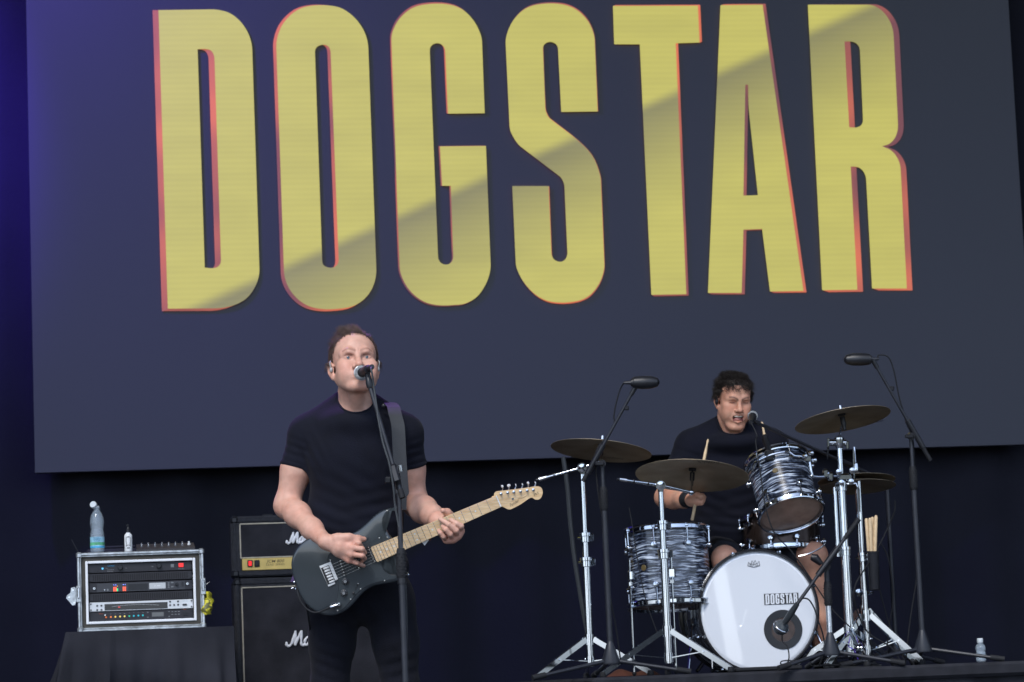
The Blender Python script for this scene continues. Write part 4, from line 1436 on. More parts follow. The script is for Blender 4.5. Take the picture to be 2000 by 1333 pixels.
def drum(t, c, axis, r, depth, nl, phase, wrap, headb, headt, hoopm=M_chrome, hoop_w=0.022, ref=None, claws=False, lug_r=0.0135, lugs='both', headb_mat2=None):
    """c: centre of the shell, axis: bottom to top"""
    u, v, w = frame(axis, ref)
    c = V(c)
    h = depth / 2
    # object space of the shell keeps its z along the drum axis so the wrap streaks run round it
    me = MB().lathe((0, 0, 0), (0, 0, 1), [(r, -h), (r, -h * .5), (r, 0), (r, h * .5), (r, h), (r - .007, h), (r - .007, -h)], 64, close=True)
    mesh = bpy.data.meshes.new("shell")
    mesh.from_pydata(me.v, [], me.f)
    o = link_mesh("shell", mesh, wrap, t, 35)
    M4 = Matrix.Identity(4)
    off = c - np.array(t.location)
    for i in range(3):
        M4[i][0], M4[i][1], M4[i][2], M4[i][3] = u[i], v[i], w[i], off[i]
    o.matrix_local = M4
    ro = r + 0.011
    for s, hm in ((-1, headb), (1, headt)):
        e = c + w * s * (h + 0.004)
        MB().lathe(e, w * s, [(0, 0.004), (r * .4, 0.004), (r * .965, 0.004), (r * .985, 0.003), (r + .004, 0.0), (r + .004, -0.01)], 64).build("drum_head" if s < 0 else "batter_head", hm, t, 8)
        if claws:
            MB().lathe(e, w * s, [(r + .005, -0.03), (r + .016, -0.03), (r + .018, -0.026), (r + .018, 0.010), (r + .015, 0.014), (r + .007, 0.014), (r + .005, 0.010)], 64, close=True).build("hoop", hoopm, t)
            MB().lathe(e, w * s, [(r + .0175, -.018), (r + .0192, -.016), (r + .0192, -.002), (r + .0175, 0)], 64, close=True).build("hoop_inlay", M_chromedull, t)
        else:
            MB().lathe(e, w * s, [(r + .005, -0.012), (ro + .004, -0.012), (ro + .006, -0.008), (ro + .003, -0.006), (ro + .002, 0.008), (ro + .006, 0.012), (ro + .004, 0.016), (ro - .002, 0.016), (r + .005, 0.004)], 64, close=True).build("hoop", hoopm, t)
    for k in range(nl):
        a = 2 * math.pi * (k + phase) / nl
        rd = math.cos(a) * u + math.sin(a) * v
        for s in (-1, 1):
            zl = h * (0.55 if not claws else 0.45)
            p = c + rd * (r + .0005) + w * s * zl
            lg = MB().lathe(p, rd, [(lug_r * .55, 0), (lug_r * .55, .006), (lug_r, .009), (lug_r * 1.05, .016), (lug_r * .8, .022), (0, .024)], 18)
            lo_ = lg.build("lug", M_chrome, t)
            q = c + rd * (ro + (.004 if not claws else .012)) + w * s * (h + (.012 if not claws else .02))
            MB().tube([p + rd * .013 + w * s * .004, q], 0.0032 if not claws else .0036, 8).build("tension_rod", M_chrome, lo_)
            if claws:
                MB().box(c + rd * (r + .016) + w * s * (h + .003), (.022, .016, .034), (np.cross(w, rd), rd, w), bev=.004).build("claw", M_chrome, lo_)
            else:
                MB().box(c + rd * (ro + .005) + w * s * (h + .008), (.014, .010, .012), (np.cross(w, rd), rd, w), bev=.003).build("claw", M_chrome, lo_)
    return u, v, w

# bass drum
bc = K(1482, 1194)
bax = unit(V(0.02, -1, 0.0))                # beater side to audience side
BR, BDp = 0.259, 0.40
fc = bc.copy()
bcen = fc - bax * (BDp / 2 + 0.01)
bd = thing("bass_drum", "bass drum with white front head, band name sticker and black port ring", "bass drum", (bcen[0], bcen[1], RZ))
drum(bd, bcen, bax, BR, BDp, 8, 0.5, M_oyster, M_headwhite, M_headwhite, M_hoopblack, claws=True, ref=(0, 0, 1), lug_r=0.013)
# front head decoration: on the plane just before the head
fe = bcen + bax * (BDp / 2 + 0.0088)
bu = unit(np.cross(V(0, 0, 1), bax)) * -1.0
bu = unit(np.cross(bax, V(0, 0, 1)))
if bu @ RT < 0: bu = -bu
bv = V(0, 0, 1)
def HP(px, py, lift=0.0):
    """ray through the photo pixel onto the front head plane"""
    d = FW + RT * ((px - 1000) / FPX) - UP * ((py - 666.5) / FPX)
    pl = fe + bax * lift
    tt = ((pl - CAM) @ bax) / (d @ bax)
    return CAM + d * tt
pc_ = HP(1529.5, 1230)
pr_ = np.linalg.norm(HP(1567, 1230) - pc_)
MB().lathe(pc_, bax, [(pr_ * .62, -.0005), (pr_ * .62, .003), (pr_ * .98, .004), (pr_, .002), (pr_, -.0005)], 48).build("port_ring", mat("port_ring_black", (0.02, 0.022, 0.026), 0.45), bd)
MB().lathe(pc_, bax, [(0, .0008), (pr_ * .615, .0008)], 40).build("port_opening", mat("port_dark_brown", (0.06, 0.045, 0.042), 0.8, var=0.3), bd)
s0, s1 = HP(1493, 1182), HP(1559, 1158)
sw_, sh_ = np.linalg.norm((s1 - s0) @ bu), (s1 - s0)[2]
sw_ = abs((s1 - s0) @ bu)
sc_ = (s0 + s1) / 2
st = MB().box(sc_ + bax * .0008, (sw_, .001, sh_), (bu, bax, bv)).build("name_sticker", M_print, bd, 0)
# sticker letters: the same letter shapes as the wall, white with black gaps
xs = 0.0
widths = []
cells = []
for ch, z, loops, _ in LETTERS:
    pts = np.array(loops[0], float)
    g = [(z[0] + x / z[2], z[1] + y / z[2]) for x, y in loops[0]]
    cells.append((np.array(g)[:, 0].min(), np.array(g)[:, 0].max()))
for (ch, z, loops, _), (a, b) in zip(LETTERS, cells):
    def to3(x, y, e, z=z):
        X = (z[0] + x / z[2] - 298) / (1782 - 298)
        Yv = ((z[1] + y / z[2]) - 12 - (600 - 590) * 0) / 590
        X = X - 0.018 * (Yv - .5)
        return sc_ + bu * ((X - .5) * sw_ * 0.955) + bv * ((.5 - Yv) * sh_ * 0.93) + bax * .0018
    outline_mesh("printed_letter", loops, to3, M_headwhite, st)
cp = HP(1472, 1102)
crown = [(-12, 3), (-10.5, -4), (-5.5, .5), (-3, -7), (0, -1.5), (3.5, -7.5), (5.5, 0), (11, -5), (12, 3)]
kpx = DK / FPX
MB().tube([cp + bu * x * kpx - bv * y * kpx + bax * .0012 for x, y in crown], .0011, 5).build("crown_mark", M_print, bd)
MB().tube(smooth_path([cp + bu * x * kpx - bv * y * kpx + bax * .0012 for x, y in ((-12, 3), (0, 6), (12, 3))], 6), .0011, 5).build("crown_mark", M_print, bd)
text_mesh("brand_lettering", "REMO", cp - bv * 1.8 * kpx + bax * .0012, bu, bv, .016, M_print, bd, fit=.038)
# spurs
for sx, pA, pB in ((-1, (1357, 1224), (1343, 1318)), (1, (1606, 1215), (1632, 1300))):
    a, b = K(pA[0], pA[1], .12), K(pB[0], pB[1], .0)
    b[2] = RZ + .01
    a = bcen + bu * sx * (BR + .004) + bax * .06 + bv * -.02
    b = bcen + bu * sx * (BR + .07) + bax * (.19) ; b[2] = RZ + .008
    sp_ = MB().tube([a, b], [.0065, .005], 10).build("spur", M_chrome, bd)
    MB().cyl(a - (b - a) * .06, a + (b - a) * .12, .013, n=14).build("spur_bracket", M_chrome, sp_)
    MB().ball(b, .009, 10).build("spur_foot", M_rubber, sp_)
    MB().box(bcen + bu * sx * (BR + .01) + bax * .06, (.025, .06, .05), (bu, bax, bv), bev=.006).build("spur_mount", M_chrome, sp_)
tag(MB().box((fe[0] + .02, fe[1] - .02, RZ + .011), (.30, .10, .018), bev=.005).build("drum_mat_block", M_rubber, None), "black foam block wedged under the front of the bass drum", "foam block")

# unseen dark blockers added beyond the audience: the slit of bright sky between them mirrors in the glossy front head
def mirrored(px, py, Y):
    p = HP(px, py)
    d = unit(p - CAM)
    r_ = d - 2 * (d @ bax) * bax
    return p + r_ * (Y - p[1]) / r_[1]
gl = [mirrored(1384, 1085, -26), mirrored(1428, 1330, -26)]
gr = [mirrored(1416, 1085, -26), mirrored(1462, 1330, -26)]
def line_at(q, z):
    a, b = q
    return V(a[0] + (b[0] - a[0]) * (z - a[2]) / (b[2] - a[2]), -26, z)
left_q, right_q = (gl, gr) if line_at(gl, 1.5)[0] < line_at(gr, 1.5)[0] else (gr, gl)
blocker_m = mat("dark_blocker", (0.03, 0.032, 0.036), 0.9, var=0.3, vscale=0.5)
for q, sgn in ((left_q, -1), (right_q, 1)):
    a, b = line_at(q, -1.39), line_at(q, 5.0)
    struct(MB().prism([a, a + V(sgn * 9, 0, 0), b + V(sgn * 7, 0, 0), b], V(0, -.12, 0)).build("reflection_blocker", blocker_m, None, 0))

# floor tom
fr_ = 0.178 + .004
ft_top, ft_bot = K(1308, 1040, .12), K(1305, 1180, .12)
ftc = (ft_top + ft_bot) / 2
fax = unit(V(0.0, 0.075, 1))
fdep = np.linalg.norm(ft_top - ft_bot)
ft = thing("floor_tom", "floor tom in black oyster wrap on three chrome legs", "floor tom", (ftc[0], ftc[1], RZ))
drum(ft, ftc, fax, fr_, fdep, 8, 0.36, M_oyster, M_headclear, M_headwhite, ref=(0, -1, 0))
for a in (200, 262, 20, 120):
    if a == 120: continue
    d_ = V(math.cos(rad(a)), math.sin(rad(a)), 0)
    top = ftc + d_ * (fr_ + .022) + V(0, 0, .02)
    bot = V(top[0], top[1], RZ + .012)
    lg = MB().tube([top + V(0, 0, .02), bot], .0052, 10).build("leg", M_chrome, ft)
    MB().ball(bot, .010, 10).build("rubber_foot", M_rubber, lg)
    MB().box(ftc + d_ * (fr_ + .014) + V(0, 0, -.03), (.034, .03, .045), frame(V(0, 0, 1), d_), bev=.006).build("leg_bracket", M_chrome, lg)
    MB().cyl(ftc + d_ * (fr_ + .02) + V(0, 0, -.075), ftc + d_ * (fr_ + .02) + V(0, 0, -.06), .013, n=14).build("memory_lock", M_chrome, lg)
bdg = ftc + unit(V(-.75, -.66, 0)) * (fr_ + .001) + V(0, 0, .0)
MB().lathe(bdg, unit(V(-.75, -.66, 0)), [(0, .002), (.012, .002), (.014, 0)], 20).build("badge", M_goldprint, ft)

# rack tom, tilted towards the drummer
tb, tt_ = K(1544, 1000, .08), None
tax = unit(0.82 * (UP * math.cos(rad(13)) - RT * math.sin(rad(13))) + FW * .57)
tr_ = 0.136
tdep = 0.255
tc_ = tb + tax * tdep / 2
tm = thing("rack_tom", "tilted rack tom in black oyster wrap with brown underside above the bass drum", "tom drum", tb)
tu, tv, tw_ = drum(tm, tc_, tax, tr_, tdep, 6, 0.17, M_oyster, M_headclear, M_headwhite, ref=(1, 0, 0))
bdg_d = unit(-FW - tax * (-FW @ tax) - RT * .18)
MB().lathe(tc_ + bdg_d * (tr_ + .0006) + tax * .015, bdg_d, [(0, .002), (.011, .002), (.013, 0)], 20).build("badge", M_goldprint, tm)
# suspension mount: bent chrome bar round the front top of the shell
sm_ = []
for i in range(17):
    a = rad(-62 + 124 * i / 16)
    d_ = bdg_d * math.cos(a) + np.cross(tax, bdg_d) * math.sin(a)
    sm_.append(tc_ + d_ * (tr_ + .022) + tax * (tdep * (.33 if 3 < i < 13 else .25 - .05 * (i in (0, 16)))))
MB().tube(smooth_path(sm_, 3), .0055, 8).build("suspension_bar", M_chrome, tm)

# snare drum, mostly hidden behind the tom
snc = K(1527, 1046, .40)
sna = unit(V(0.02, .12, 1))
sn = thing("snare_drum", "dark bronze snare drum with chrome hoops behind the rack tom", "snare drum", (snc[0], snc[1], RZ))
drum(sn, snc, sna, .176, .14, 10, .2, M_snareshell, M_headclear, M_headwhite)
sst = thing("snare_stand", "chrome snare stand holding the bronze snare drum", "drum stand", (snc[0], snc[1], RZ))
MB().cyl(snc - sna * .105, V(snc[0], snc[1], RZ + .1), .013, n=12).build("tube", M_chrome, sst)
for a in (90, 210, 330):
    d_ = V(math.cos(rad(a)), math.sin(rad(a)), 0)
    MB().tube([snc - sna * .105, snc - sna * .1 + d_ * .15, snc - sna * .06 + d_ * .2], .007, 8).build("basket_arm", M_chrome, sst)
    MB().tube([V(snc[0], snc[1], RZ + .2), V(snc[0], snc[1], RZ + .01) + d_ * .22], .006, 8).build("leg", M_chrome, sst)

# ------------------------------------------------------------------ cymbals
def cymbal(label, c, n, r, group="cymbals of the drum kit", bellr=.15, name="cymbal"):
    c = V(c); n = unit(n)
    t = thing(name, label, "cymbal", c, group)
    pr = [(0.006, r * .155), (r * .10, r * .15), (r * bellr, r * .115), (r * .21, r * .09), (r * .45, r * .062), (r * .75, r * .028), (r, 0)]
    top = [(a, b + .0012) for a, b in pr]
    mesh = bpy.data.meshes.new("plate")
    mb = MB().lathe((0, 0, 0), (0, 0, 1), pr + top[::-1], 96, close=True)
    mesh.from_pydata(mb.v, [], mb.f)
    o = link_mesh("plate", mesh, M_cymbal, t, 30)
    u, v, w = frame(n)
    M4 = Matrix.Identity(4)
    for i in range(3):
        M4[i][0], M4[i][1], M4[i][2] = u[i], v[i], w[i]
    o.matrix_local = M4
    MB().cyl(c + n * r * .156, c + n * (r * .156 + .016), .016, n=16).build("felt", mat("dark_felt", (0.03, 0.03, 0.033), 0.95), t)
    MB().tube([c + n * (r * .156 + .016), c + n * (r * .156 + .034)], [.008, .006], 10).build("wing_nut", M_chrome, t)
    MB().cyl(c + n * r * .10, c + n * (r * .15), .017, n=16).build("felt", mat("dark_felt", (0.03, 0.03, 0.033), 0.95), t)
    return t, o
def cym_n(slope_down_right, ratio):
    a = math.atan(slope_down_right)
    # major axis direction in the picture is right*cos - up*sin ; the normal is perpendicular to it
    upv = UP * math.cos(a) + RT * math.sin(a)
    return unit(upv * math.sqrt(1 - ratio * ratio) + FW * ratio)
def logo_marks(t, o, c, n, r, px, py, txt, fitw, ang=0):
    """faint printed name on the underside"""
    d = FW + RT * ((px - 1000) / FPX) - UP * ((py - 666.5) / FPX)
    tt = ((V(c) - CAM) @ n) / (d @ n)
    p = CAM + d * tt
    rr = np.linalg.norm(p - c)
    p = p + n * (r * .028 * max(0, (1 - rr / r) * 4) - .0035)
    ex = unit(RT - n * (RT @ n)); ey = np.cross(ex, -n) * -1
    ey = unit(UP - n * (UP @ n)) if False else unit(np.cross(n, ex))
    text_mesh("printed_name", txt, p, ex, ey if ey @ FW < 0 else ey, .05, mat("faded_print", (0.03, 0.025, 0.02), 0.6), t, shear=.3, fit=fitw)
c1, n1 = K(1174, 881, .15), cym_n(.104, .25)
cy1, o1 = cymbal("bronze crash cymbal above the floor tom, the farthest from the drummer", c1, n1, .228)
c2, n2 = K(1352, 930, -.02), cym_n(.06, .33)
cy2, o2 = cymbal("large bronze ride cymbal tilted in front of the drummer", c2, n2, .252)
c3, n3 = K(1646, 821, .05), cym_n(-.165, .28)
cy3, o3 = cymbal("bronze crash cymbal raised above the rack tom on the tall chrome stand", c3, n3, .216)
c4, n4 = K(1673, 940, .42), unit(V(.02, .13, 1))
cy4, o4 = cymbal("upper hi-hat cymbal half hidden behind the chrome stand", c4, n4, .178, name="hi_hat_cymbal")
cy5, o5 = cymbal("lower hi-hat cymbal under its twin behind the chrome stand", c4 - n4 * .028, n4, .178, name="hi_hat_cymbal")
logo_marks(cy3, o3, c3, n3, .216, 1716, 822, "Zk", .045)
logo_marks(cy1, o1, c1, n1, .228, 1195, 897, "Zildjian", .1)
logo_marks(cy2, o2, c2, n2, .252, 1382, 903, "Zildjian", .1)

# ------------------------------------------------------------------ chrome stands
def chrome_tripod(t, foot, zt, spread, angs, r=.0125, zb=.13):
    """double braced legs meeting the tube at height zt above the floor"""
    f = V(foot[0], foot[1], RZ)
    for a in angs:
        d_ = V(math.cos(rad(a)), math.sin(rad(a)), 0)
        s_ = np.cross(V(0, 0, 1), d_)
        toe = f + d_ * spread + V(0, 0, .016)
        hub = f + V(0, 0, zt) + d_ * .02
        lgm = MB()
        fr3 = lambda p, q: (s_, np.cross(unit(q - p), s_), unit(q - p))
        for sgn in (-1, 1):
            p, q = hub + s_ * sgn * .009, toe + s_ * sgn * .006
            lgm.box((p + q) / 2, (.003, .023, np.linalg.norm(q - p)), fr3(p, q))
        lo_ = lgm.build("leg", M_chrome, t)
        mid = hub + (toe - hub) * .55
        low = f + V(0, 0, .075) + d_ * .02
        MB().box((low + mid) / 2, (.016, .004, np.linalg.norm(mid - low)), fr3(low, mid)).build("brace", M_chrome, lo_)
        MB().lathe(toe - V(0, 0, .014), V(0, 0, 1), [(0, 0), (.014, 0), (.016, .006), (.012, .022), (0, .024)], 14).build("rubber_foot", M_rubber, lo_)
        MB().cyl(mid - s_ * .013, mid + s_ * .013, .005, n=8).build("bolt", M_chrome, lo_)
    MB().cyl(f + V(0, 0, zt - .025), f + V(0, 0, zt + .022), r + .009, n=20).build("leg_collar", M_chrome, t)
    MB().cyl(f + V(0, 0, .055), f + V(0, 0, .095), r + .008, n=20).build("leg_collar", M_chrome, t)
def collar(t, p, r, ax=V(0, 0, 1), side=V(1, 0, 0)):
    o = MB().lathe(p, ax, [(r, -.02), (r + .008, -.018), (r + .008, .006), (r + .011, .008), (r + .011, .022), (r, .024)], 18).build("height_clamp", M_chrome, t)
    MB().box(p + side * (r + .018), (.02, .008, .032), bev=.003).build("wing_bolt", M_chrome, o)
    MB().tube([p - side * r, p - side * (r + .022)], .005, 8).build("wing_bolt", M_chrome, o)
def boom_stand(name, label, foot_px, elbow_px, dd, clamps, tail_px, tip_px, cym_c, cym_nrm, angs, zt, spread):
    foot = K(*foot_px, dd)
    el = K(*elbow_px, dd)
    x, y = el[0], el[1]
    t = thing(name, label, "cymbal stand", (x, y, RZ), "chrome cymbal stands")
    zs = [RZ + .05] + [K(px, py, dd)[2] for px, py in clamps] + [el[2]]
    rr = [.0165, .0140, .0115, .010]
    for i in range(len(zs) - 1):
        MB().cyl((x, y, zs[i]), (x, y, zs[i + 1]), rr[i], n=18).build("tube", M_chrome, t)
        if i:
            collar(t, V(x, y, zs[i]), rr[i - 1], side=V(.8, -.6, 0))
    chrome_tripod(t, (x, y), zt, spread, angs)
    # tilter
    MB().cyl(V(x, y, el[2] - .03), V(x, y, el[2] + .006), .013, .016, n=16).build("tilter_base", M_chrome, t)
    tl = MB().cyl(el - FW * .022, el + FW * .022, .022, n=20).build("tilter", M_chrome, t)
    MB().lathe(el - FW * .022, -FW, [(.018, 0), (.018, .006), (.006, .008), (.006, .014), (0, .014)], 16).build("wing_bolt", M_chrome, tl)
    ta, tip = K(*tail_px, dd - .02), V(cym_c) - unit(cym_nrm) * .05
    tip2 = K(*tip_px, dd * .5) if tip_px else tip
    bm = MB().tube([ta, ta + (el - ta) * .18], .0095, 10).build("counterweight", M_chromedull, t)
    MB().tube([ta, el, tip2], .0072, 12).build("boom_arm", M_chrome, t)
    MB().cyl(ta - unit(el - ta) * .012, ta, .006, n=10).build("arm_cap", M_black, t)
    for k in (.35, .7):
        p = ta + (el - ta) * k
        MB().cyl(p - unit(el - ta) * .003, p + unit(el - ta) * .003, .0098, n=12).build("arm_ring", M_black, t)
    tl2 = MB().ball(tip2, .014, 14).build("top_tilter", M_chrome, t)
    MB().tube([tip2, V(cym_c) + unit(cym_nrm) * .03], .0042, 8).build("cymbal_rod", M_chrome, t)
    MB().lathe(V(cym_c) + unit(cym_nrm) * .0, -unit(cym_nrm), [(.011, -.015), (.011, .02), (.006, .024), (.006, .045)], 14).build("cymbal_sleeve", M_black, t)
    return t
boom_stand("cymbal_stand", "chrome boom stand under the crash cymbal beside the floor tom", (1151, 1250), (1137, 914), .0, [(1143, 1100), (1140, 1052)], (1052, 937), (1172, 903), c1, n1, (200, 335, 85), .17, .27)
boom_stand("cymbal_stand", "chrome boom stand in front of the floor tom carrying the ride cymbal", (1300, 1290), (1290, 948), -.18, [(1293, 1084), (1291, 1028)], (1210, 937), (1350, 962), c2, n2, (178, 325, 80), .19, .29)
# tall stand with the tom arm and the raised crash
foot = K(1661, 1300, .05)
tx = K(1652, 1100, .05)
tx_, ty_ = tx[0], tx[1]
ts = thing("cymbal_stand", "tall double-tube chrome stand carrying the rack tom and raised crash cymbal", "cymbal stand", (tx_, ty_, RZ), "chrome cymbal stands")
zz = [RZ + .05, K(1652, 1078, .05)[2], K(1649, 950, .05)[2], K(1645, 862, .05)[2]]
for i, r_ in enumerate((.0200, .0170, .0135)):
    MB().cyl((tx_, ty_, zz[i]), (tx_, ty_, zz[i + 1]), r_, n=18).build("tube", M_chrome, ts)
    if i: collar(ts, V(tx_, ty_, zz[i]), .0145, side=V(-.8, -.6, 0))
MB().cyl((tx_ - .03, ty_ + .01, zz[1] - .02), (tx_ - .03, ty_ + .01, zz[2] + .0), .0095, n=14).build("tube", M_chrome, ts)
chrome_tripod(ts, (tx_, ty_), .17, .27, (30, 155, 270), .0165)
tp = V(tx_, ty_, zz[3])
MB().lathe(tp - Z1 * .03, Z1, [(.012, 0), (.017, .01), (.022, .034), (.022, .05), (.012, .056)], 18).build("tilter_base", M_chrome, ts)
tl = MB().cyl(tp - RT * .045, tp + RT * .03, .014, n=16).build("tilter", M_chrome, ts)
MB().box(tp - RT * .05, (.012, .014, .04), (RT, FW, UP), bev=.003).build("wing_bolt", M_chrome, tl)
MB().box(tp + RT * .036 - UP * .012, (.016, .014, .036), (RT, FW, UP), bev=.004).build("wing_bolt", M_chrome, tl)
MB().tube([tp + Z1 * .02, c3 - n3 * .0, c3 + n3 * .03], .0042, 8).build("cymbal_rod", M_chrome, ts)
MB().lathe(c3 + n3 * .014, -n3, [(.012, 0), (.012, .035), (.008, .045), (.008, .06), (0, .06)], 16).build("cymbal_sleeve", M_black, ts)
MB().tube([tp - RT * .05 - UP * .02, tp - RT * .053 - UP * .075], [.006, .003], 8).build("drum_key", M_black, ts)
# multi-clamp and L-arm to the tom
mc = K(1650, 932, .05)
cl = MB().box(mc, (.07, .05, .034), (RT, FW, UP), bev=.008).build("multi_clamp", M_chrome, ts)
for dx, dy in ((-.03, .024), (.03, .03), (-.018, -.024), (.025, -.02)):
    MB().lathe(mc + RT * dx + UP * dy - FW * .015, -FW, [(.013, 0), (.013, .018), (.006, .02), (0, .024)], 12).build("wing_bolt", M_chrome, cl)
arm = [K(1652, 930, .05), K(1622, 931, .0), K(1594, 932, -.04), K(1586, 926, -.045), K(1581, 898, -.03), K(1576, 884, 0)]
MB().tube(smooth_path(arm, 5), .0062, 10).build("tom_arm", M_chrome, ts)
for px, py in ((1622, 931), (1612, 925)):
    p = K(px, py, -.01)
    MB().box(p, (.028, .03, .04), (RT, FW, UP), bev=.007).build("arm_clamp", M_chrome, ts)
p = K(1578, 896, -.03)
MB().box(p, (.034, .03, .03), (RT, FW, UP), bev=.006).build("arm_clamp", M_chrome, ts)
for dx, dy in ((6, -10), (12, 4), (-6, -4)):
    MB().lathe(K(1578 + dx, 896 + dy, -.05), -FW + RT * .4, [(.008, -.01), (.009, .012), (0, .016)], 12).build("wing_bolt", M_chrome, ts)
MB().tube([K(1667, 880, .06), K(1668, 935, .06)], .0042, 8).build("thin_rod", M_chrome, ts)
MB().tube([K(1655, 946, .04), K(1672, 945, .03), K(1676, 955, .03), K(1678, 1000, .03)], .006, 10).build("bent_rod", M_chrome, ts)

# hi-hat stand
hx = K(1683, 1100, .3)
hh = thing("hi_hat_stand", "chrome hi-hat stand behind the tall cymbal stand", "hi-hat stand", (c4[0], c4[1], RZ))
MB().cyl((c4[0], c4[1], RZ + .03), (c4[0], c4[1], RZ + .45), .013, n=16).build("tube", M_chrome, hh)
MB().cyl((c4[0], c4[1], RZ + .45), c4 - n4 * .04, .010, n=16).build("tube", M_chrome, hh)
MB().cyl(c4 - n4 * .05, c4 + n4 * .16, .0036, n=8).build("pull_rod", M_chrome, hh)
MB().lathe(c4 + n4 * .045, n4, [(.012, 0), (.014, .01), (.014, .035), (.008, .04)], 14).build("clutch", M_chrome, hh)
chrome_tripod(hh, (c4[0], c4[1]), .26, .25, (15, 140, 262), .013)
ped = MB().box((c4[0] - .02, c4[1] + .16, RZ + .05), (.09, .27, .012), bev=.004).build("foot_plate", M_chromedull, hh)
MB().tube([(c4[0], c4[1] + .03, RZ + .3), (c4[0], c4[1] + .05, RZ + .06)], .004, 6).build("pedal_chain", M_chromedull, hh)
# front utility stand (microphone tube and stick bag clamp)
us0, us1 = K(1690, 1250, .12), K(1679, 975, .12)
us = thing("percussion_stand", "slim chrome stand holding the stick bag right of the drum kit", "stand", (us0[0], us0[1], RZ))
MB().cyl((us1[0], us1[1], RZ + .04), (us1[0], us1[1], K(1684, 1090, .12)[2]), .0115, n=14).build("tube", M_chrome, us)
MB().cyl((us1[0], us1[1], K(1684, 1090, .12)[2]), (us1[0], us1[1], K(1676, 940, .12)[2]), .0095, n=14).build("tube", M_chrome, us)
collar(us, V(us1[0], us1[1], K(1684, 1090, .12)[2]), .0115, side=V(.8, -.6, 0))
chrome_tripod(us, (us1[0], us1[1]), .23, .24, (-25, 205, 95), .0115)
wn_ = K(1677, 1158, .1)
MB().lathe(wn_, -FW, [(.017, 0), (.017, .008), (.006, .012), (0, .014)], 18).build("wing_bolt", M_chrome, us)
MB().tube([wn_, K(1698, 1159, .1), K(1705, 1158, .09)], .006, 8).build("side_arm", M_chrome, us)

# stick bag with spare sticks
sbc = K(1706, 1100, .06)
sbag = thing("stick_bag", "slim black stick bag hanging on the chrome stand", "stick bag", K(1707, 1150, .06))
q0, q1 = K(1708, 1151, .06), K(1705, 1078, .06)
MB().tube([q0 - UP * .004, q0, (q0 + q1) / 2, q1], [.018, .024, .026, .027], 16).build("tube_body", M_black, sbag)
MB().tube([q1 + UP * .004 - RT * .0, q1 - UP * .006], .0285, 16).build("rim", M_rubber, sbag)
MB().tube([K(1700, 1090, .05), K(1683, 1086, .1), K(1684, 1080, .12)], .005, 8).build("strap", M_rubber, sbag)
for i, (a, b, dd) in enumerate(((1692, 1697, .05), (1699, 1702, .035), (1704, 1706, .06), (1711, 1709, .04))):
    top, bot = K(a, 1010 + (3, 2, 0, -3)[i], dd), K(b, 1082, .055 - .008 * (i % 2))
    tag(MB().tube([bot, bot + (top - bot) * .96, top], [.0075, .0078, .0045], 12).build("spare_drumstick", M_wood_stick, None),
        ["pale spare drumstick nearest the chrome stand in the stick bag", "spare drumstick second from the chrome stand in the stick bag",
         "spare drumstick third from the chrome stand in the stick bag", "spare drumstick farthest from the chrome stand in the stick bag"][i], "drumstick", "spare drumsticks in the stick bag")

# drum throne and pedal
dthr = P(1432, 1150, 13.05)
thr = thing("drum_throne", "round black drum throne under the drummer", "stool", (dthr[0], dthr[1], RZ))
MB().lathe((dthr[0], dthr[1], RZ + .40), Z1, [(0, 0), (.15, 0), (.165, .02), (.165, .06), (.14, .08), (0, .085)], 32).build("seat", M_black, thr)
MB().cyl((dthr[0], dthr[1], RZ + .05), (dthr[0], dthr[1], RZ + .40), .014, n=14).build("post", M_chrome, thr)
for a in (90, 210, 330):
    d_ = V(math.cos(rad(a)), math.sin(rad(a)), 0)
    MB().tube([V(dthr[0], dthr[1], RZ + .25), V(dthr[0], dthr[1], RZ + .012) + d_ * .25], .009, 8).build("leg", M_chrome, thr)
kp = bcen - bax * (BDp / 2 + .12)
kpd = thing("bass_pedal", "chrome bass drum pedal behind the bass drum", "pedal", (kp[0], kp[1], RZ))
MB().box((kp[0], kp[1] + .1, RZ + .035), (.08, .28, .01), bev=.003).build("foot_plate", M_chromedull, kpd)
for s_ in (-1, 1):
    MB().cyl((kp[0] + s_ * .06, kp[1] - .04, RZ + .004), (kp[0] + s_ * .06, kp[1] - .04, RZ + .2), .008, n=10).build("post", M_chrome, kpd)
MB().tube([(kp[0] - .07, kp[1] - .04, RZ + .2), (kp[0] + .07, kp[1] - .04, RZ + .2)], .008, 10).build("axle", M_chrome, kpd)
MB().tube([(kp[0], kp[1] - .04, RZ + .2), (kp[0], kp[1] + .03, RZ + .36)], .004, 8).build("beater_rod", M_chrome, kpd)
MB().ball((kp[0], kp[1] + .03, RZ + .38), .025, 12).build("beater", M_rubber, kpd)

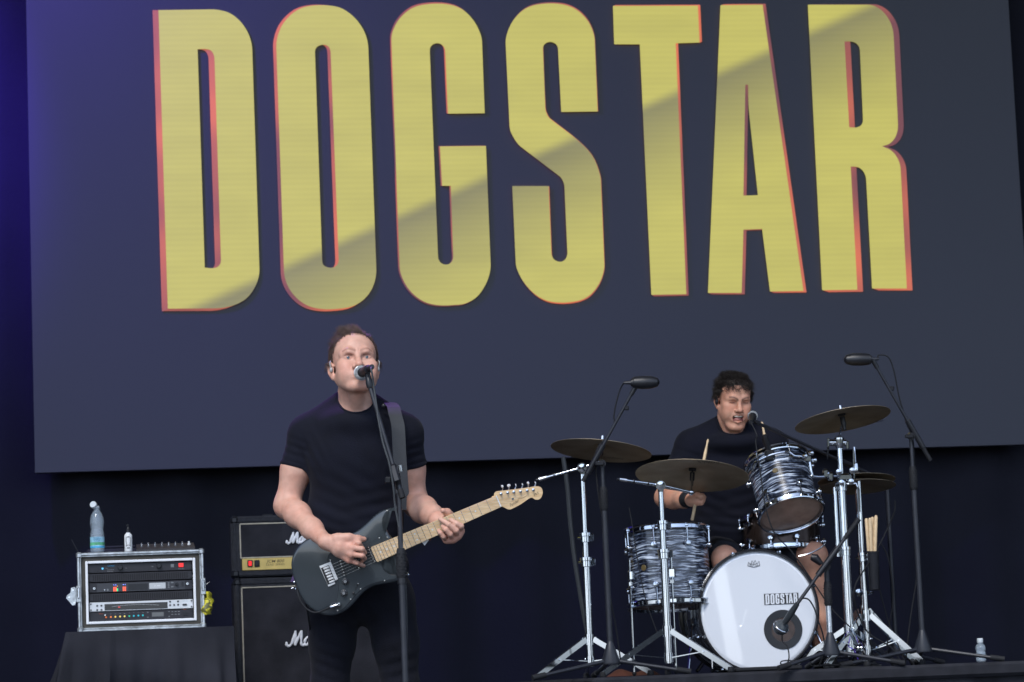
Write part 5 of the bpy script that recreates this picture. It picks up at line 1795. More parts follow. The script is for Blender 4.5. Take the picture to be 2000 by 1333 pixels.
# ------------------------------------------------------------------ black microphone stands
def black_base(t, f, legs, hub_z=.11, floor=RZ, big=1.0):
    f = V(f[0], f[1], floor)
    MB().lathe(f + Z1 * (hub_z - .055), Z1, [(.0, 0), (.040 * big, 0), (.042 * big, .008), (.015, .09), (.012, .10), (0, .10)], 24).build("base_hub", M_blackpaint, t)
    for a, L in legs:
        d_ = V(math.cos(rad(a)), math.sin(rad(a)), 0)
        p0, p1 = f + Z1 * (hub_z - .04) + d_ * .02, f + d_ * L + Z1 * .012
        lo_ = MB().tube([p0, p1], [.0095, .008], 10).build("leg", M_blackpaint, t)
        MB().cyl(p1 - unit(p1 - p0) * .05, p1 + unit(p1 - p0) * .012, .0125, n=12).build("rubber_foot", M_rubber, lo_)
def grip(t, a, b, r=.017):
    o = MB().tube([a, a + (b - a) * .06, a + (b - a) * .5, b - (b - a) * .08, b], [r * .8, r, r * 1.02, r * .9, r * .75], 20).build("clutch_grip", M_rubber, t)
    ax = unit(b - a)
    u, v, w = frame(ax)
    mb = MB()
    L = np.linalg.norm(b - a)
    for i in range(8):
        for k in range(7):
            an = 2 * math.pi * (k + .5 * (i % 2)) / 7
            p = a + ax * L * (.12 + .7 * i / 7) + (math.cos(an) * u + math.sin(an) * v) * r
            mb.ball(p, .0028, 6)
    q = mb.build("grip_studs", M_rubber, o)
    q["kind"] = "stuff"
def overhead(label, foot_px, piv_px, tail_px, tip_px, mic0, mic1, dd, legs, cable):
    ft_, pv = K(*foot_px, dd), K(*piv_px, dd)
    t = thing("microphone_stand", label, "microphone stand", (pv[0], pv[1], RZ), "overhead microphone stands")
    x, y = pv[0], pv[1]
    zg = K(piv_px[0] + 4, cable[0], dd)[2]
    MB().cyl((x, y, RZ + .1), (x, y, zg), .0125, n=14).build("lower_tube", M_blackpaint, t)
    MB().cyl((x, y, zg), (x, y, pv[2]), .0088, n=12).build("upper_tube", M_blackpaint, t)
    grip(t, V(x, y, zg - .03), V(x, y, zg + .075))
    black_base(t, (x, y), legs)
    ta, tp = K(*tail_px, dd - .015), K(*tip_px, dd - .015)
    MB().tube([ta, tp], .0068, 12).build("boom", M_blackpaint, t)
    MB().tube([ta - unit(tp - ta) * .01, ta + unit(tp - ta) * .12], [.0105, .009], 12).build("counter_grip", M_rubber, t)
    ax = unit(tp - ta)
    kq = ((pv - ta) @ ax)
    pp = ta + ax * kq
    MB().tube([pp - ax * .07, pp + ax * .07], .013, 14).build("boom_clutch", M_black, t)
    MB().cyl(pv - FW * .03, pv + FW * .015, .016, n=16).build("pivot", M_black, t)
    MB().box(pv - FW * .035 - RT * .012, (.04, .012, .018), (RT, FW, UP), bev=.004).build("pivot_knob", M_black, t)
    MB().cyl(tp - ax * .035, tp + ax * .005, .0105, n=12).build("boom_end", M_black, t)
    a, b = K(*mic0, dd - .015), K(*mic1, dd - .015)
    mt = thing("condenser_microphone", cable[5], "microphone", a, "overhead microphones")
    mx = unit(b - a); L = np.linalg.norm(b - a)
    MB().tube([a, a + mx * L * .07, a + mx * L * .1, a + mx * L * .38, a + mx * L * .7, a + mx * L * .92, b], [.016, .018, .025, .0285, .0275, .020, .007], 20).build("body", M_black, mt)
    MB().tube([a - mx * .03, a + mx * .002], [.006, .0085], 12).build("connector", M_blackpaint, mt)
    hp = a + mx * L * .10
    MB().tube([hp, (hp + tp) / 2 - UP * .006, tp], .007, 8).build("clip", M_black, mt)
    MB().cyl(a + mx * L * .06, a + mx * L * .10, .0225, n=18).build("clip_ring", M_black, mt)
    # cable
    pts = [a - mx * .03] + [K(px, py, dd + .005) for px, py in cable[2]]
    tag(MB().tube(smooth_path(pts, 8), .0032, 7).build("microphone_cable", M_rubber, None), cable[3], "cable")
    MB().box(ta + (tp - ta) * cable[4] + RT * .012 * (1 if cable[4] > .5 else -1), (.022, .012, .02), (RT, FW, UP), bev=.004).build("cable_clip", M_black, t)
    return t
overhead("black boom microphone stand on a tripod in front of the floor tom", (1190, 1290), (1176, 905), (1141, 937), (1240, 758), (1232, 748), (1288, 747), -.30,
         ((196, .36), (-8, .33), (95, .3)),
         (985, None, [(1211, 762), (1203, 790), (1199, 815), (1200, 826), (1186, 852), (1166, 878), (1163, 905), (1168, 960), (1176, 1010), (1184, 1060), (1190, 1150), (1203, 1225), (1212, 1290)],
          "thin black cable looping from the microphone above the outer crash cymbal", .78, "black overhead microphone above the crash cymbal beside the floor tom"))
overhead("black boom microphone stand on a tripod at the far end of the riser", (1797, 1270), (1779, 852), (1815, 896), (1706, 706), (1703, 702), (1648, 703), .05,
         ((197, .42), (-20, .34), (80, .3)),
         (945, None, [(1716, 694), (1735, 698), (1746, 725), (1755, 770), (1762, 797), (1772, 830), (1783, 860), (1787, 930), (1790, 1030), (1791, 1120), (1778, 1210), (1768, 1300)],
          "thin black cable hanging from the microphone at the far end of the riser", .72, "black overhead microphone high at the far end of the riser"))

# kick drum microphone on a short boom
kf, kpv = K(1627, 1290, -.35), K(1614, 1106, -.35)
kms = thing("short_microphone_stand", "short black boom stand reaching to the bass drum port", "microphone stand", (kpv[0], kpv[1], RZ))
x, y = kpv[0], kpv[1]
MB().cyl((x, y, RZ + .1), (x, y, K(1620, 1180, -.35)[2]), .0125, n=14).build("lower_tube", M_chromedull, kms)
MB().cyl((x, y, K(1620, 1180, -.35)[2]), (x, y, kpv[2]), .0125, n=12).build("upper_tube", M_blackpaint, kms)
grip(kms, V(x, y, K(1620, 1184, -.35)[2]), V(x, y, K(1616, 1136, -.35)[2]), .0165)
black_base(kms, (x, y), ((203, .27), (-12, .3), (100, .25)))
ka, kb_ = K(1676, 1016, -.37), K(1557, 1180, -.42)
MB().tube([ka, kb_], .0075, 12).build("boom", M_blackpaint, kms)
ax = unit(kb_ - ka)
MB().tube([ka - ax * .006, ka + ax * .1], [.0115, .0095], 12).build("counter_grip", M_rubber, kms)
kc = ka + ax * ((kpv - ka) @ ax)
MB().tube([kc - ax * .085, kc + ax * .06], .0135, 14).build("boom_clutch", M_black, kms)
MB().cyl(kpv - FW * .03, kpv + FW * .015, .016, n=16).build("pivot", M_black, kms)
kq = K(1525, 1226, -.33)
kmic = thing("kick_drum_microphone", "round grey microphone in the bass drum port", "microphone", kq)
h0, h1 = K(1557, 1180, -.42), K(1533, 1216, -.37)
MB().tube([h0, h0 + (h1 - h0) * .45, h1], [.011, .015, .013], 16).build("handle", mat("dark_grey_metal", (0.07, 0.08, 0.09), 0.35, metal=0.5), kmic)
MB().ball(kq, .034, 24).build("grille_ball", mat("dark_grille", (0.10, 0.115, 0.13), 0.4, metal=0.6, bump=0.5, bscale=700), kmic)
MB().lathe(kq, unit(h0 - h1), [(.0335, -.005), (.036, -.003), (.036, .006), (.0335, .008)], 24).build("grille_band", M_chromedull, kmic)
kcab = [h0 + V(0, 0, .0), K(1561, 1172, -.42), K(1571, 1169, -.42), K(1581, 1173, -.41), K(1591, 1190, -.4), K(1597, 1210, -.4), K(1606, 1235, -.39), K(1611, 1270, -.37), K(1600, 1300, -.34)]
tag(MB().tube(smooth_path(kcab, 6), .0034, 7).build("microphone_cable", M_rubber, None), "thin black cable arching from the bass drum microphone handle", "cable")
kc2 = [K(1528, 1232, -.33), K(1528, 1252, -.33), K(1537, 1262, -.34), K(1541, 1280, -.35), K(1538, 1295, -.36), K(1526, 1298, -.37), K(1527, 1292, -.37), K(1545, 1291, -.36), K(1560, 1300, -.36)]
tag(MB().tube(smooth_path(kc2, 6), .003, 7).build("microphone_cable", M_rubber, None), "thin black cable curling down the white bass drum head", "cable")

# drummer's vocal microphone on a long boom
vq = P(1470, 813, 12.58)
vs_ = thing("vocal_microphone_boom", "long black boom stand reaching to the drummer's face", "microphone stand", (K(1735, 1000, .75)[0], K(1735, 1000, .75)[1], RZ))
v0, v1 = P(1478, 826, 12.53), K(1708, 930, .6)
MB().tube([v0, v1], .0075, 12).build("boom", M_blackpaint, vs_)
MB().tube([v0 + (v1 - v0) * .70, v0 + (v1 - v0) * .80], .012, 12).build("boom_clutch", M_black, vs_)
vb = K(1735, 1000, .75)
vt = V(vb[0], vb[1], (v0 + (v1 - v0) * 1.02)[2])
MB().tube([v1, vt], .0075, 10).build("boom_tail", M_blackpaint, vs_)
MB().cyl((vb[0], vb[1], RZ + .1), vt, .011, n=12).build("upright_tube", M_blackpaint, vs_)
black_base(vs_, (vb[0], vb[1]), ((30, .3), (150, .3), (270, .3)))
vm = thing("vocal_microphone", "silver-headed microphone beside the drummer's mouth", "microphone", vq)
MB().ball(vq, .024, 20).build("grille_ball", M_mesh, vm)
vd = unit(V(vq - P(1466, 828, 12.40)))
MB().tube([vq - vd * .015, vq - vd * .04, vq - vd * .15], [.019, .015, .010], 16).build("handle", M_black, vm)
MB().tube([v0, vq - vd * .06], .010, 10).build("clip", M_black, vm)
tag(MB().tube(smooth_path([vq - vd * .15, P(1478, 850, 12.4), P(1476, 862, 12.4), P(1479, 885, 12.35), K(1486, 930, -.1), K(1494, 985, -.12), K(1512, 1040, -.12), K(1548, 1080, -.1), K(1590, 1140, -.1), K(1625, 1190, -.1), K(1660, 1225, -.1)], 6), .003, 7).build("microphone_cable", M_rubber, None),
    "thin black cable running down across the rack tom from the drummer's microphone", "cable")
# clip-on tom microphone
tmq = P(1500, 880, DK + .1)
tmm = thing("tom_microphone", "small black microphone clipped on the rim of the rack tom", "microphone", tmq)
MB().tube([P(1493, 850, DK + .08), P(1497, 866, DK + .09), P(1503, 884, DK + .1)], [.012, .016, .011], 14).build("body", M_black, tmm)
MB().box(P(1503, 890, DK + .09), (.045, .03, .05), (RT, FW, UP), bev=.008).build("rim_clip", M_black, tmm)
# snare microphone on its arm
snm = K(1594, 1092, .1)
snmt = thing("snare_microphone", "small black microphone on a thin chrome arm beside the snare drum", "microphone", snm)
MB().tube([K(1584, 1088, .1), K(1592, 1090, .1), K(1604, 1102, .1)], [.014, .02, .012], 14).build("body", M_black, snmt)
MB().tube(smooth_path([K(1560, 1087, .1), K(1580, 1082, .1), K(1600, 1072, .12), K(1612, 1062, .14)], 5), .004, 8).build("arm", M_chromedull, snmt)
MB().tube([K(1604, 1100, .1), K(1620, 1112, .12)], .006, 8).build("tail", M_black, snmt)

# cables and small things round the kit
def cable(label, pts, r=.0034, m=M_rubber):
    tag(MB().tube(smooth_path(pts, 6), r, 7).build("stage_cable", m, None), label, "cable")
cable("thin dark cable looping beside the stick bag", [K(1748, 978, .2), K(1747, 1000, .2), K(1730, 1040, .2), K(1712, 1075, .15), K(1690, 1110, .0), K(1672, 1140, -.05), K(1668, 1170, -.05), K(1680, 1210, 0), K(1700, 1240, 0), K(1740, 1265, 0), K(1762, 1298, 0)])
cable("thin dark cable bowing outward behind the stick bag down to the riser", [K(1718, 1058, .3), K(1733, 1085, .3), K(1742, 1130, .3), K(1744, 1175, .3), K(1735, 1235, .3), K(1732, 1296, .3)], .003)
cable("thin dark cable slanting from the stick bag to the riser deck", [K(1714, 1130, .25), K(1720, 1160, .25), K(1737, 1220, .25), K(1756, 1265, .2), K(1768, 1297, .2)], .003)
cable("thick dark grey cable loom hanging behind the outer crash cymbal", [P(1100, 893, 13.6), P(1108, 950, 13.6), P(1114, 1020, 13.6), P(1122, 1090, 13.6), P(1134, 1165, 13.6), P(1143, 1215, 13.6), P(1160, 1300, 13.6)], .0115, M_greycable)
cable("thin dark wire crossing in front of the floor tom to the bass drum", [K(1229, 992, -.2), K(1237, 1040, -.22), K(1248, 1110, -.25), K(1262, 1175, -.26), K(1285, 1240, -.26)], .0022)
cable("purple cord wound on the foot of the tall cymbal stand", [K(1652, 1228, .0), K(1660, 1245, -.02), K(1657, 1262, -.02), K(1668, 1270, -.02), K(1676, 1288, -.02)], .0022, M_purple)
cable("purple cord hanging from the hi-hat stand leg", [K(1676, 1238, .1), K(1674, 1248, .1), K(1684, 1262, .1), K(1690, 1290, .1)], .0022, M_purple)
cable("black cable tangle lying on the riser right of the bass drum", [K(1590, 1302, -.3), K(1620, 1299, -.25), K(1660, 1301, -.2), K(1690, 1296, -.2), K(1720, 1300, -.15), K(1700, 1304, -.3), K(1640, 1304, -.32)], .005)
bw = V(*K(1917, 1300, -.05)); bw[2] = RZ + .001
bh = K(1917, 1253, -.05)[2] - bw[2]
b2 = bottle("water_bottle", "small clear water bottle with white cap standing alone at the riser edge", bw, bh * 1.04, .023, None, False, fill=bh * .25)
MB().lathe(bw + Z1 * bh * .93, Z1, [(.0125, 0), (.0135, .002), (.0135, .018), (.012, .02), (0, .02)], 20).build("cap", M_water, b2)
rg = MB()
n = 30
vs, fs = [], []
rgx, rgy = K(1232, 1308, .35)[:2]
for i in range(n + 1):
    t = i / n
    for j in range(7):
        s_ = j / 6
        vs.append((rgx - .11 + .24 * t, rgy - .06 + .12 * s_, RZ + .004 + (.03 + .015 * math.sin(t * 9)) * math.sin(math.pi * min(1, max(0, t))) ** .7 * math.sin(math.pi * s_)))
    if i:
        for j in range(6):
            a = (i - 1) * 7 + j
            fs.append((a, a + 1, a + 8, a + 7))
tag(rg.add(vs, fs).build("folded_cloth", M_orange, None, 60), "rust coloured folded cloth on the riser behind the black microphone stand", "cloth")
# ------------------------------------------------------------------ electric guitar
GP = 9.80                                   # depth of the guitar face
def S(x, y, d=0.0): return P(x, y, 10.0 + d)
g_ang = rad(23.3)
g_tilt = rad(4)
gN = -FW                                    # face normal, towards the lens
gX = unit(RT * math.cos(g_ang) + UP * math.sin(g_ang) - FW * .04)     # along the neck, head a touch nearer the lens
gN = unit(gN - gX * (gN @ gX))
gY = np.cross(gN, gX)
g0 = P(642.8, 1121, GP)                     # bridge centre on the face
def Z2(zx, zy):
    """enlarged-photo coordinates of the guitar -> local metres on the guitar face"""
    px, py = 520 + zx / 3.0786, 900 + zy / 3.0786
    d = FW + RT * ((px - 1000) / FPX) - UP * ((py - 666.5) / FPX)
    t = ((g0 - CAM) @ gN) / (d @ gN)
    p = CAM + d * t - g0
    return p @ gX, p @ gY
def G(x, y, z=0.0): return g0 + gX * x + gY * y + gN * z
gt = thing("electric_guitar", "charcoal solid-body electric guitar with maple neck held by the singer", "electric guitar", g0)
body_z = [(756, 470), (738, 447), (718, 405), (713, 365), (722, 332), (745, 310), (778, 301), (803, 304), (806, 296), (790, 288), (765, 285), (730, 290), (695, 303), (655, 328), (615, 366), (575, 402), (535, 430), (490, 446), (440, 452), (380, 450), (320, 452), (265, 466), (218, 492), (178, 535), (155, 585), (149, 635), (158, 690), (176, 745), (196, 795), (222, 845), (258, 885), (300, 913), (350, 932), (400, 934), (445, 922), (490, 895), (530, 856), (565, 815), (600, 782), (640, 758), (690, 746), (745, 738), (795, 726), (835, 708), (852, 692), (848, 678), (830, 671), (795, 676), (762, 676), (735, 662), (713, 636), (702, 606), (700, 584)]
bp = [Z2(*q) for q in body_z]
bp3 = smooth_path([V(a, b, 0) for a, b in bp] + [V(bp[0][0], bp[0][1], 0)], 3)[:-1]
bp2 = [(p[0], p[1]) for p in bp3]
def inset(poly, d):
    """move each outline point inwards by d"""
    n = len(poly)
    A = 0.5 * sum(poly[i][0] * poly[(i + 1) % n][1] - poly[(i + 1) % n][0] * poly[i][1] for i in range(n))
    out = []
    for i in range(n):
        a, b = np.array(poly[i - 1]), np.array(poly[(i + 1) % n])
        t = unit(b - a)
        nn = V(-t[1], t[0]) * (1 if A > 0 else -1)
        out.append(tuple(np.array(poly[i]) + nn * d))
    return out
TH = .044
rings = [(0.010, 0.0), (0.0045, -.0022), (0.0012, -.0055), (0, -.010), (0, -TH + .010), (.0012, -TH + .0055), (.0045, -TH + .0022), (.010, -TH)]
mb = MB()
n = len(bp2)
vs, fs = [], []
for d, z in rings:
    vs += [G(x, y, z) for x, y in inset(bp2, d)]
for r in range(len(rings) - 1):
    for i in range(n):
        j = (i + 1) % n
        fs.append((r * n + i, r * n + j, (r + 1) * n + j, (r + 1) * n + i))
fs.append(tuple(range(n)))
fs.append(tuple(range((len(rings) - 1) * n, len(rings) * n))[::-1])
import bmesh
body_me = bpy.data.meshes.new("body")
body_me.from_pydata([tuple(np.array(p) - g0) for p in vs], [], fs)
bmx = bmesh.new(); bmx.from_mesh(body_me)
bmesh.ops.triangulate(bmx, faces=[f for f in bmx.faces if len(f.verts) > 4])
bmx.to_mesh(body_me); bmx.free()
gbody = link_mesh("body", body_me, M_gtr, gt, 40)
pg_z = [(690, 455), (672, 470), (615, 496), (560, 500), (480, 512), (430, 530), (390, 552), (372, 580), (373, 606), (400, 608), (425, 650), (432, 712), (436, 770), (428, 830), (412, 885), (425, 902), (455, 896), (500, 850), (545, 798), (585, 765), (640, 738), (705, 722), (760, 714), (782, 702), (778, 690), (750, 688), (722, 676), (700, 650), (688, 620), (680, 595), (650, 588), (640, 525), (690, 500)]
pg = [Z2(*q) for q in pg_z]
pgs = smooth_path([V(a, b, 0) for a, b in pg] + [V(pg[0][0], pg[0][1], 0)], 3)[:-1]
MBp = outline_mesh("pickguard", [[(p[0], p[1]) for p in pgs]], lambda x, y, e: G(x, y, .0012 + e), M_guard, gt, extrude=.0009)
# dark bevel line around the pickguard
MB().tube([G(p[0], p[1], .0004) for p in pgs] + [G(pgs[0][0], pgs[0][1], .0004)], .0012, 5).build("pickguard_bevel", M_black, gt)
for q in ((728, 462), (680, 466), (712, 722), (568, 772), (508, 834), (430, 902), (385, 600), (690, 601), (553, 742)):
    a, b = Z2(*q)
    MB().lathe(G(a, b, .002), gN, [(.0026, 0), (.0024, .001), (0, .0014)], 10).build("screw", M_fret, gt)
# neck and fretboard
SC = .648
def fret_x(k): return SC - SC * (1 - 2 ** (-k / 12.0))        # distance from the bridge (0) of fret k: nut at SC
nx0, nx1 = Z2(652, 552)[0] - .002, SC
def nw(x):                                                     # half width along the neck
    t = (x - nx0) / (nx1 - nx0)
    return .0282 - .0068 * t
NZ = .012
nsec = 14
vs, fs = [], []
for i in range(nsec + 1):
    x = nx0 + (nx1 - nx0) * i / nsec
    w = nw(x)
    dp = .020 - .003 * i / nsec
    sec = [(-w, .0), (-w, -.004), (-w * .92, -dp * .5), (-w * .6, -dp * .88), (0, -dp), (w * .6, -dp * .88), (w * .92, -dp * .5), (w, -.004), (w, .0)]
    vs += [G(x, yy, NZ - .0045 + zz) for yy, zz in sec]
m_ = 9
for i in range(nsec):
    for k in range(m_ - 1):
        fs.append((i * m_ + k, i * m_ + k + 1, (i + 1) * m_ + k + 1, (i + 1) * m_ + k))
    fs.append((i * m_ + m_ - 1, i * m_, (i + 1) * m_, (i + 1) * m_ + m_ - 1))
fs += [tuple(range(m_)), tuple(range(nsec * m_, nsec * m_ + m_))[::-1]]
MB().add(vs, fs).build("neck", M_maple, gt, 50)
fb = [(nx0 - .003, -nw(nx0) + .004), (nx0, -nw(nx0)), (nx1, -nw(nx1)), (nx1, nw(nx1)), (nx0, nw(nx0)), (nx0 - .003, nw(nx0) - .004)]
fbo = MB().prism([G(x, y, NZ - .0044) for x, y in fb], gN * .0044).build("fretboard", M_maple, gt, 0)
for k in range(1, 23):
    x = fret_x(k)
    if x < nx0 + .002: continue
    MB().tube([G(x, -nw(x) + .0006, NZ + .0002), G(x, nw(x) - .0006, NZ + .0002)], .0012, 6).build("fret", M_fret, fbo)
for k in (3, 5, 7, 9, 12, 15, 17, 19, 21):
    x = (fret_x(k) + fret_x(k - 1)) / 2
    for yy in ((-.011, .011) if k == 12 else (0,)):
        MB().lathe(G(x, yy, NZ - .0002), gN, [(.0032, 0), (.0032, .0005), (0, .0005)], 14).build("inlay", M_inlay, fbo)
MB().box(G(SC + .0015, 0, NZ + .001), (.004, .0425, .006), (gX, gY, gN), bev=.001).build("nut", M_white, gt)
# headstock
hs_z = [(1366, 283), (1371, 278), (1400, 272), (1425, 278), (1445, 288), (1462, 293), (1480, 288), (1530, 262), (1580, 228), (1600, 222), (1615, 232), (1638, 233), (1655, 218), (1663, 190), (1655, 165), (1635, 155), (1610, 156), (1560, 164), (1480, 174), (1410, 182), (1383, 186), (1372, 196), (1368, 212), (1355, 222)]
hp = [Z2(*q) for q in hs_z]
hpp = smooth_path([V(a, b, 0) for a, b in hp] + [V(hp[0][0], hp[0][1], 0)], 3)[:-1]
hs_o = outline_mesh("headstock", [[(p[0], p[1]) for p in hpp]], lambda x, y, e: G(x, y, NZ - .010 + e), M_maple, gt, extrude=.0068)
HZ = NZ - .0030
for i, q in enumerate(((1412, 199), (1452, 192), (1489, 188), (1529, 184), (1569, 179), (1606, 175))):
    a, b = Z2(*q)
    tn = MB().lathe(G(a, b, HZ), gN, [(.0052, 0), (.0052, .0014), (.003, .002), (.003, .012), (.0022, .0125), (0, .0125)], 14).build("tuning_post", M_chrome, gt)
    ux, uy = Z2(*((1421, 160), (1460, 155), (1502, 152), (1542, 148), (1576, 140), (1620, 138))[i])
    MB().tube([G(a + (ux - a) * .3, b + (uy - b) * .3, HZ - .014), G(ux, uy - .002, HZ - .014)], .0022, 8).build("tuner_shaft", M_chrome, tn)
    MB().box(G(ux, uy + .003, HZ - .014), (.012 if i in (1,) else .008 if i in (0, 4) else .004, .009, .007), (gX, gY, gN), bev=.002).build("tuner_button", M_satin, tn)
    sx_ = (i - 2.5) * .0072
    pth = [G(.004, -(i - 2.5) * -.0105, .012), G(SC + .0015, (2.5 - i) * -.0072, NZ + .0055), G(a, b, HZ + .007)]
    pth = [G(.004, (2.5 - i) * .0105, .011), G(SC + .0015, (2.5 - i) * .0072, NZ + .0048), G(a, b, HZ + .006)]
    MB().tube(pth, .00034 if i > 2 else .00045, 5).build("string", M_string, gt)
a, b = Z2(1483, 228)
MB().lathe(G(a, b, HZ), gN, [(.004, 0), (.004, .003), (.0015, .003), (0, .003)], 12).build("string_tree", M_chrome, gt)
a, b = Z2(1384, 243)
MB().lathe(G(a, b, HZ + .0002), gN, [(0, .0004), (.0042, .0004), (.0042, 0)], 14).build("truss_rod_hole", M_print, gt)
M_sc = mat("headstock_script", (0.16, 0.12, 0.08), 0.5)
text_mesh("headstock_name", "Fender", G(*Z2(1490, 255), HZ + .0008), unit(gX * math.cos(.12) + gY * math.sin(.12)), unit(gY * math.cos(.12) - gX * math.sin(.12)), .016, M_sc, gt, shear=.4, fit=.037)
MB().tube(smooth_path([G(*Z2(*q), HZ + .0006) for q in ((1512, 228), (1545, 222), (1568, 208))], 5), .0005, 4).build("headstock_line", M_sc, gt)
MB().tube(smooth_path([G(*Z2(*q), HZ + .0006) for q in ((1612, 212), (1620, 195), (1626, 205), (1632, 188), (1640, 200))], 4), .0006, 4).build("headstock_mark", M_sc, gt)
# pickups
for (qa, qb) in (((612, 512), (655, 612)), ((446, 600), (470, 690)), ((528, 552), (560, 650))):
    A_, B_ = V(*Z2(*qa), 0), V(*Z2(*qb), 0)
    cxy = (A_ + B_) / 2
    dr = unit(B_ - A_)
    L_ = np.linalg.norm(B_ - A_)
    pts = []
    for k in range(24):
        an = 2 * math.pi * k / 24
        e = V(math.cos(an) * .0085, math.sin(an) * .0085, 0)
        e += dr * (L_ / 2 - .0085) * (1 if e @ dr > 0 else -1)
        pts.append(cxy + e)
    pu = MB().prism([G(p[0], p[1], .0025) for p in pts], gN * .0045).build("pickup", M_black, gt)
    for k in range(6):
        p = cxy + dr * (k - 2.5) * .0103
        MB().lathe(G(p[0], p[1], .0068), gN, [(.0024, 0), (.0024, .0009), (0, .0011)], 10).build("pole_piece", M_fret, pu)
# bridge
bq = [(320, 634), (388, 607), (432, 712), (412, 722), (415, 740), (375, 757)]
bl = [Z2(*q) for q in bq]
br = MB().prism([G(x, y, .002) for x, y in bl], gN * .003).build("bridge_plate", M_satin, gt, 30)
e1 = unit(V(*Z2(388, 607)) - V(*Z2(320, 634)))
e2 = unit(V(*Z2(432, 712)) - V(*Z2(388, 607)))
o_ = V(*Z2(345, 640))
MB().prism([G(x_, y_, .0051) for x_, y_ in (o_ - e1 * .010, o_ + e1 * .020, o_ + e1 * .020 + e2 * .063, o_ - e1 * .010 + e2 * .063)], gN * .0004).build("saddle_recess", M_print, br, 0)
for k in range(6):
    c_ = o_ + e2 * (.0055 + .0104 * k) + e1 * .008
    MB().box(G(c_[0], c_[1], .0075), (.021, .0066, .005), (gX * e1[0] + gY * e1[1], gX * e2[0] + gY * e2[1], gN), bev=.0012).build("saddle", M_satin, br)
    c2_ = c_ - e1 * .016
    MB().tube([G(c2_[0], c2_[1], .006), G(c_[0] - e1[0] * .01, c_[1] - e1[1] * .01, .007)], .0013, 6).build("saddle_screw", M_print, br)
# knobs
for q in ((477, 725), (468, 795)):
    a, b = Z2(*q)
    kb = MB().lathe(G(a, b, .003), gN, [(.0125, 0), (.0118, .0045), (.0085, .006), (.0078, .012), (.006, .013), (0, .013)], 24).build("knob", M_black, gt)
    MB().lathe(G(a, b, .0158), gN, [(.0055, 0), (.0055, .0006), (0, .0006)], 14).build("knob_cap", M_grey, kb)
    for k in range(10):
        an = 2 * math.pi * k / 10
        MB().box(G(a + math.cos(an) * .0102, b + math.sin(an) * .0102, .0080), (.0012, .0012, .0005), (gX, gY, gN)).build("number_mark", M_inlay, kb)
a, b = Z2(525, 796)
MB().lathe(G(a, b, .003), gN, [(.0045, 0), (.0045, .004), (.003, .005), (.003, .009), (0, .009)], 14).build("mini_switch", M_black, gt)
MB().tube([G(*Z2(550, 745), .003), G(*Z2(537, 778), .003)], .0009, 5).build("switch_slot", M_print, gt)
MB().lathe(G(*Z2(553, 742), .003), gN, [(.002, 0), (.0018, .008), (0, .009)], 10).build("switch_tip", M_black, gt)
# jack with plug
ja, jb = G(*Z2(440, 862), .006), G(*Z2(388, 880), .016)
pl = MB().lathe(G(*Z2(440, 862), .002), gN, [(.0065, 0), (.0068, .006), (.0055, .016), (0, .017)], 16).build("jack_plug", M_chrome, gt)
MB().tube([G(*Z2(440, 862), .012), G(*Z2(412, 872), .012), jb], [.0055, .0055, .006], 14).build("plug_sleeve", M_chrome, pl)
MB().tube([jb, G(*Z2(355, 893), .014)], [.005, .0032], 10).build("cable_boot", M_rubber, pl)
# strap buttons
for q, z_ in (((806, 296), -.02), ((850, 690), -.02), ((165, 735), -.02)):
    a, b = Z2(*q)
    MB().ball(G(a, b, z_), .006, 10).build("strap_button", M_chrome, gt)
cabp = [G(*Z2(355, 893), .014), G(*Z2(320, 908), .012), G(*Z2(285, 910), .012), G(*Z2(245, 890), .008), G(*Z2(212, 852), .004), G(*Z2(190, 800), -.004), G(*Z2(178, 760), -.015), G(*Z2(168, 745), -.03), G(*Z2(180, 780), -.07), S(600, 1190, -.1), S(612, 1300, .1), S(625, 1450, .14), S(640, 1600, .25)]
tag(MB().tube(smooth_path(cabp, 6), .0032, 8).build("guitar_cable", M_rubber, None), "black guitar cable looping from the plug around the guitar's lower edge", "cable")
MB().tube([G(*Z2(148, 772), -.018), G(*Z2(160, 768), -.018), G(*Z2(170, 778), -.02), G(*Z2(182, 760), -.022)], .003, 8).build("strap_lock", M_chrome, gt)
tagp = [Z2(*q) for q in ((935, 490), (960, 468), (978, 478), (952, 512))]
MB().prism([G(x, y, -.004) for x, y in tagp], gN * .001).build("paper_tag", M_white, gt, 0)
tg2 = [Z2(*q) for q in ((978, 462), (992, 458), (992, 478), (980, 486))]
MB().prism([G(x, y, -.006) for x, y in tg2], gN * .004).build("cork_tag", M_orange, gt, 0)

# strap over the shoulder
st_pts = [(S(769, 795, -.055), RT), (S(771, 806, -.088), RT), (S(777, 830, -.128), RT), (S(779, 860, -.148), RT), (S(781, 900, -.165), RT), (S(784, 940, -.178), RT), (S(786, 970, -.185), RT), (G(*Z2(812, 300), -.03), RT)]
def strap_mesh(pts, w, th):
    P_ = smooth_path([p for p, _ in pts], 5)
    vs, fs = [], []
    for i, p in enumerate(P_):
        ww = w * (1 if i < len(P_) - 6 else .65)
        vs += [p - RT * ww / 2, p + RT * ww / 2, p + RT * ww / 2 + FW * th, p - RT * ww / 2 + FW * th]
        if i:
            a = 4 * i
            for k in range(4):
                k2 = (k + 1) % 4
                fs.append((a - 4 + k, a - 4 + k2, a + k2, a + k))
    fs += [(0, 1, 2, 3), tuple(len(vs) - 4 + k for k in (3, 2, 1, 0))]
    return MB().add(vs, fs)
sb = thing("guitar_strap", "grey webbing guitar strap over the singer's shoulder", "strap", S(780, 900, -.16))
strap_mesh(st_pts, .047, .003).build("webbing", M_strap, sb, 30)
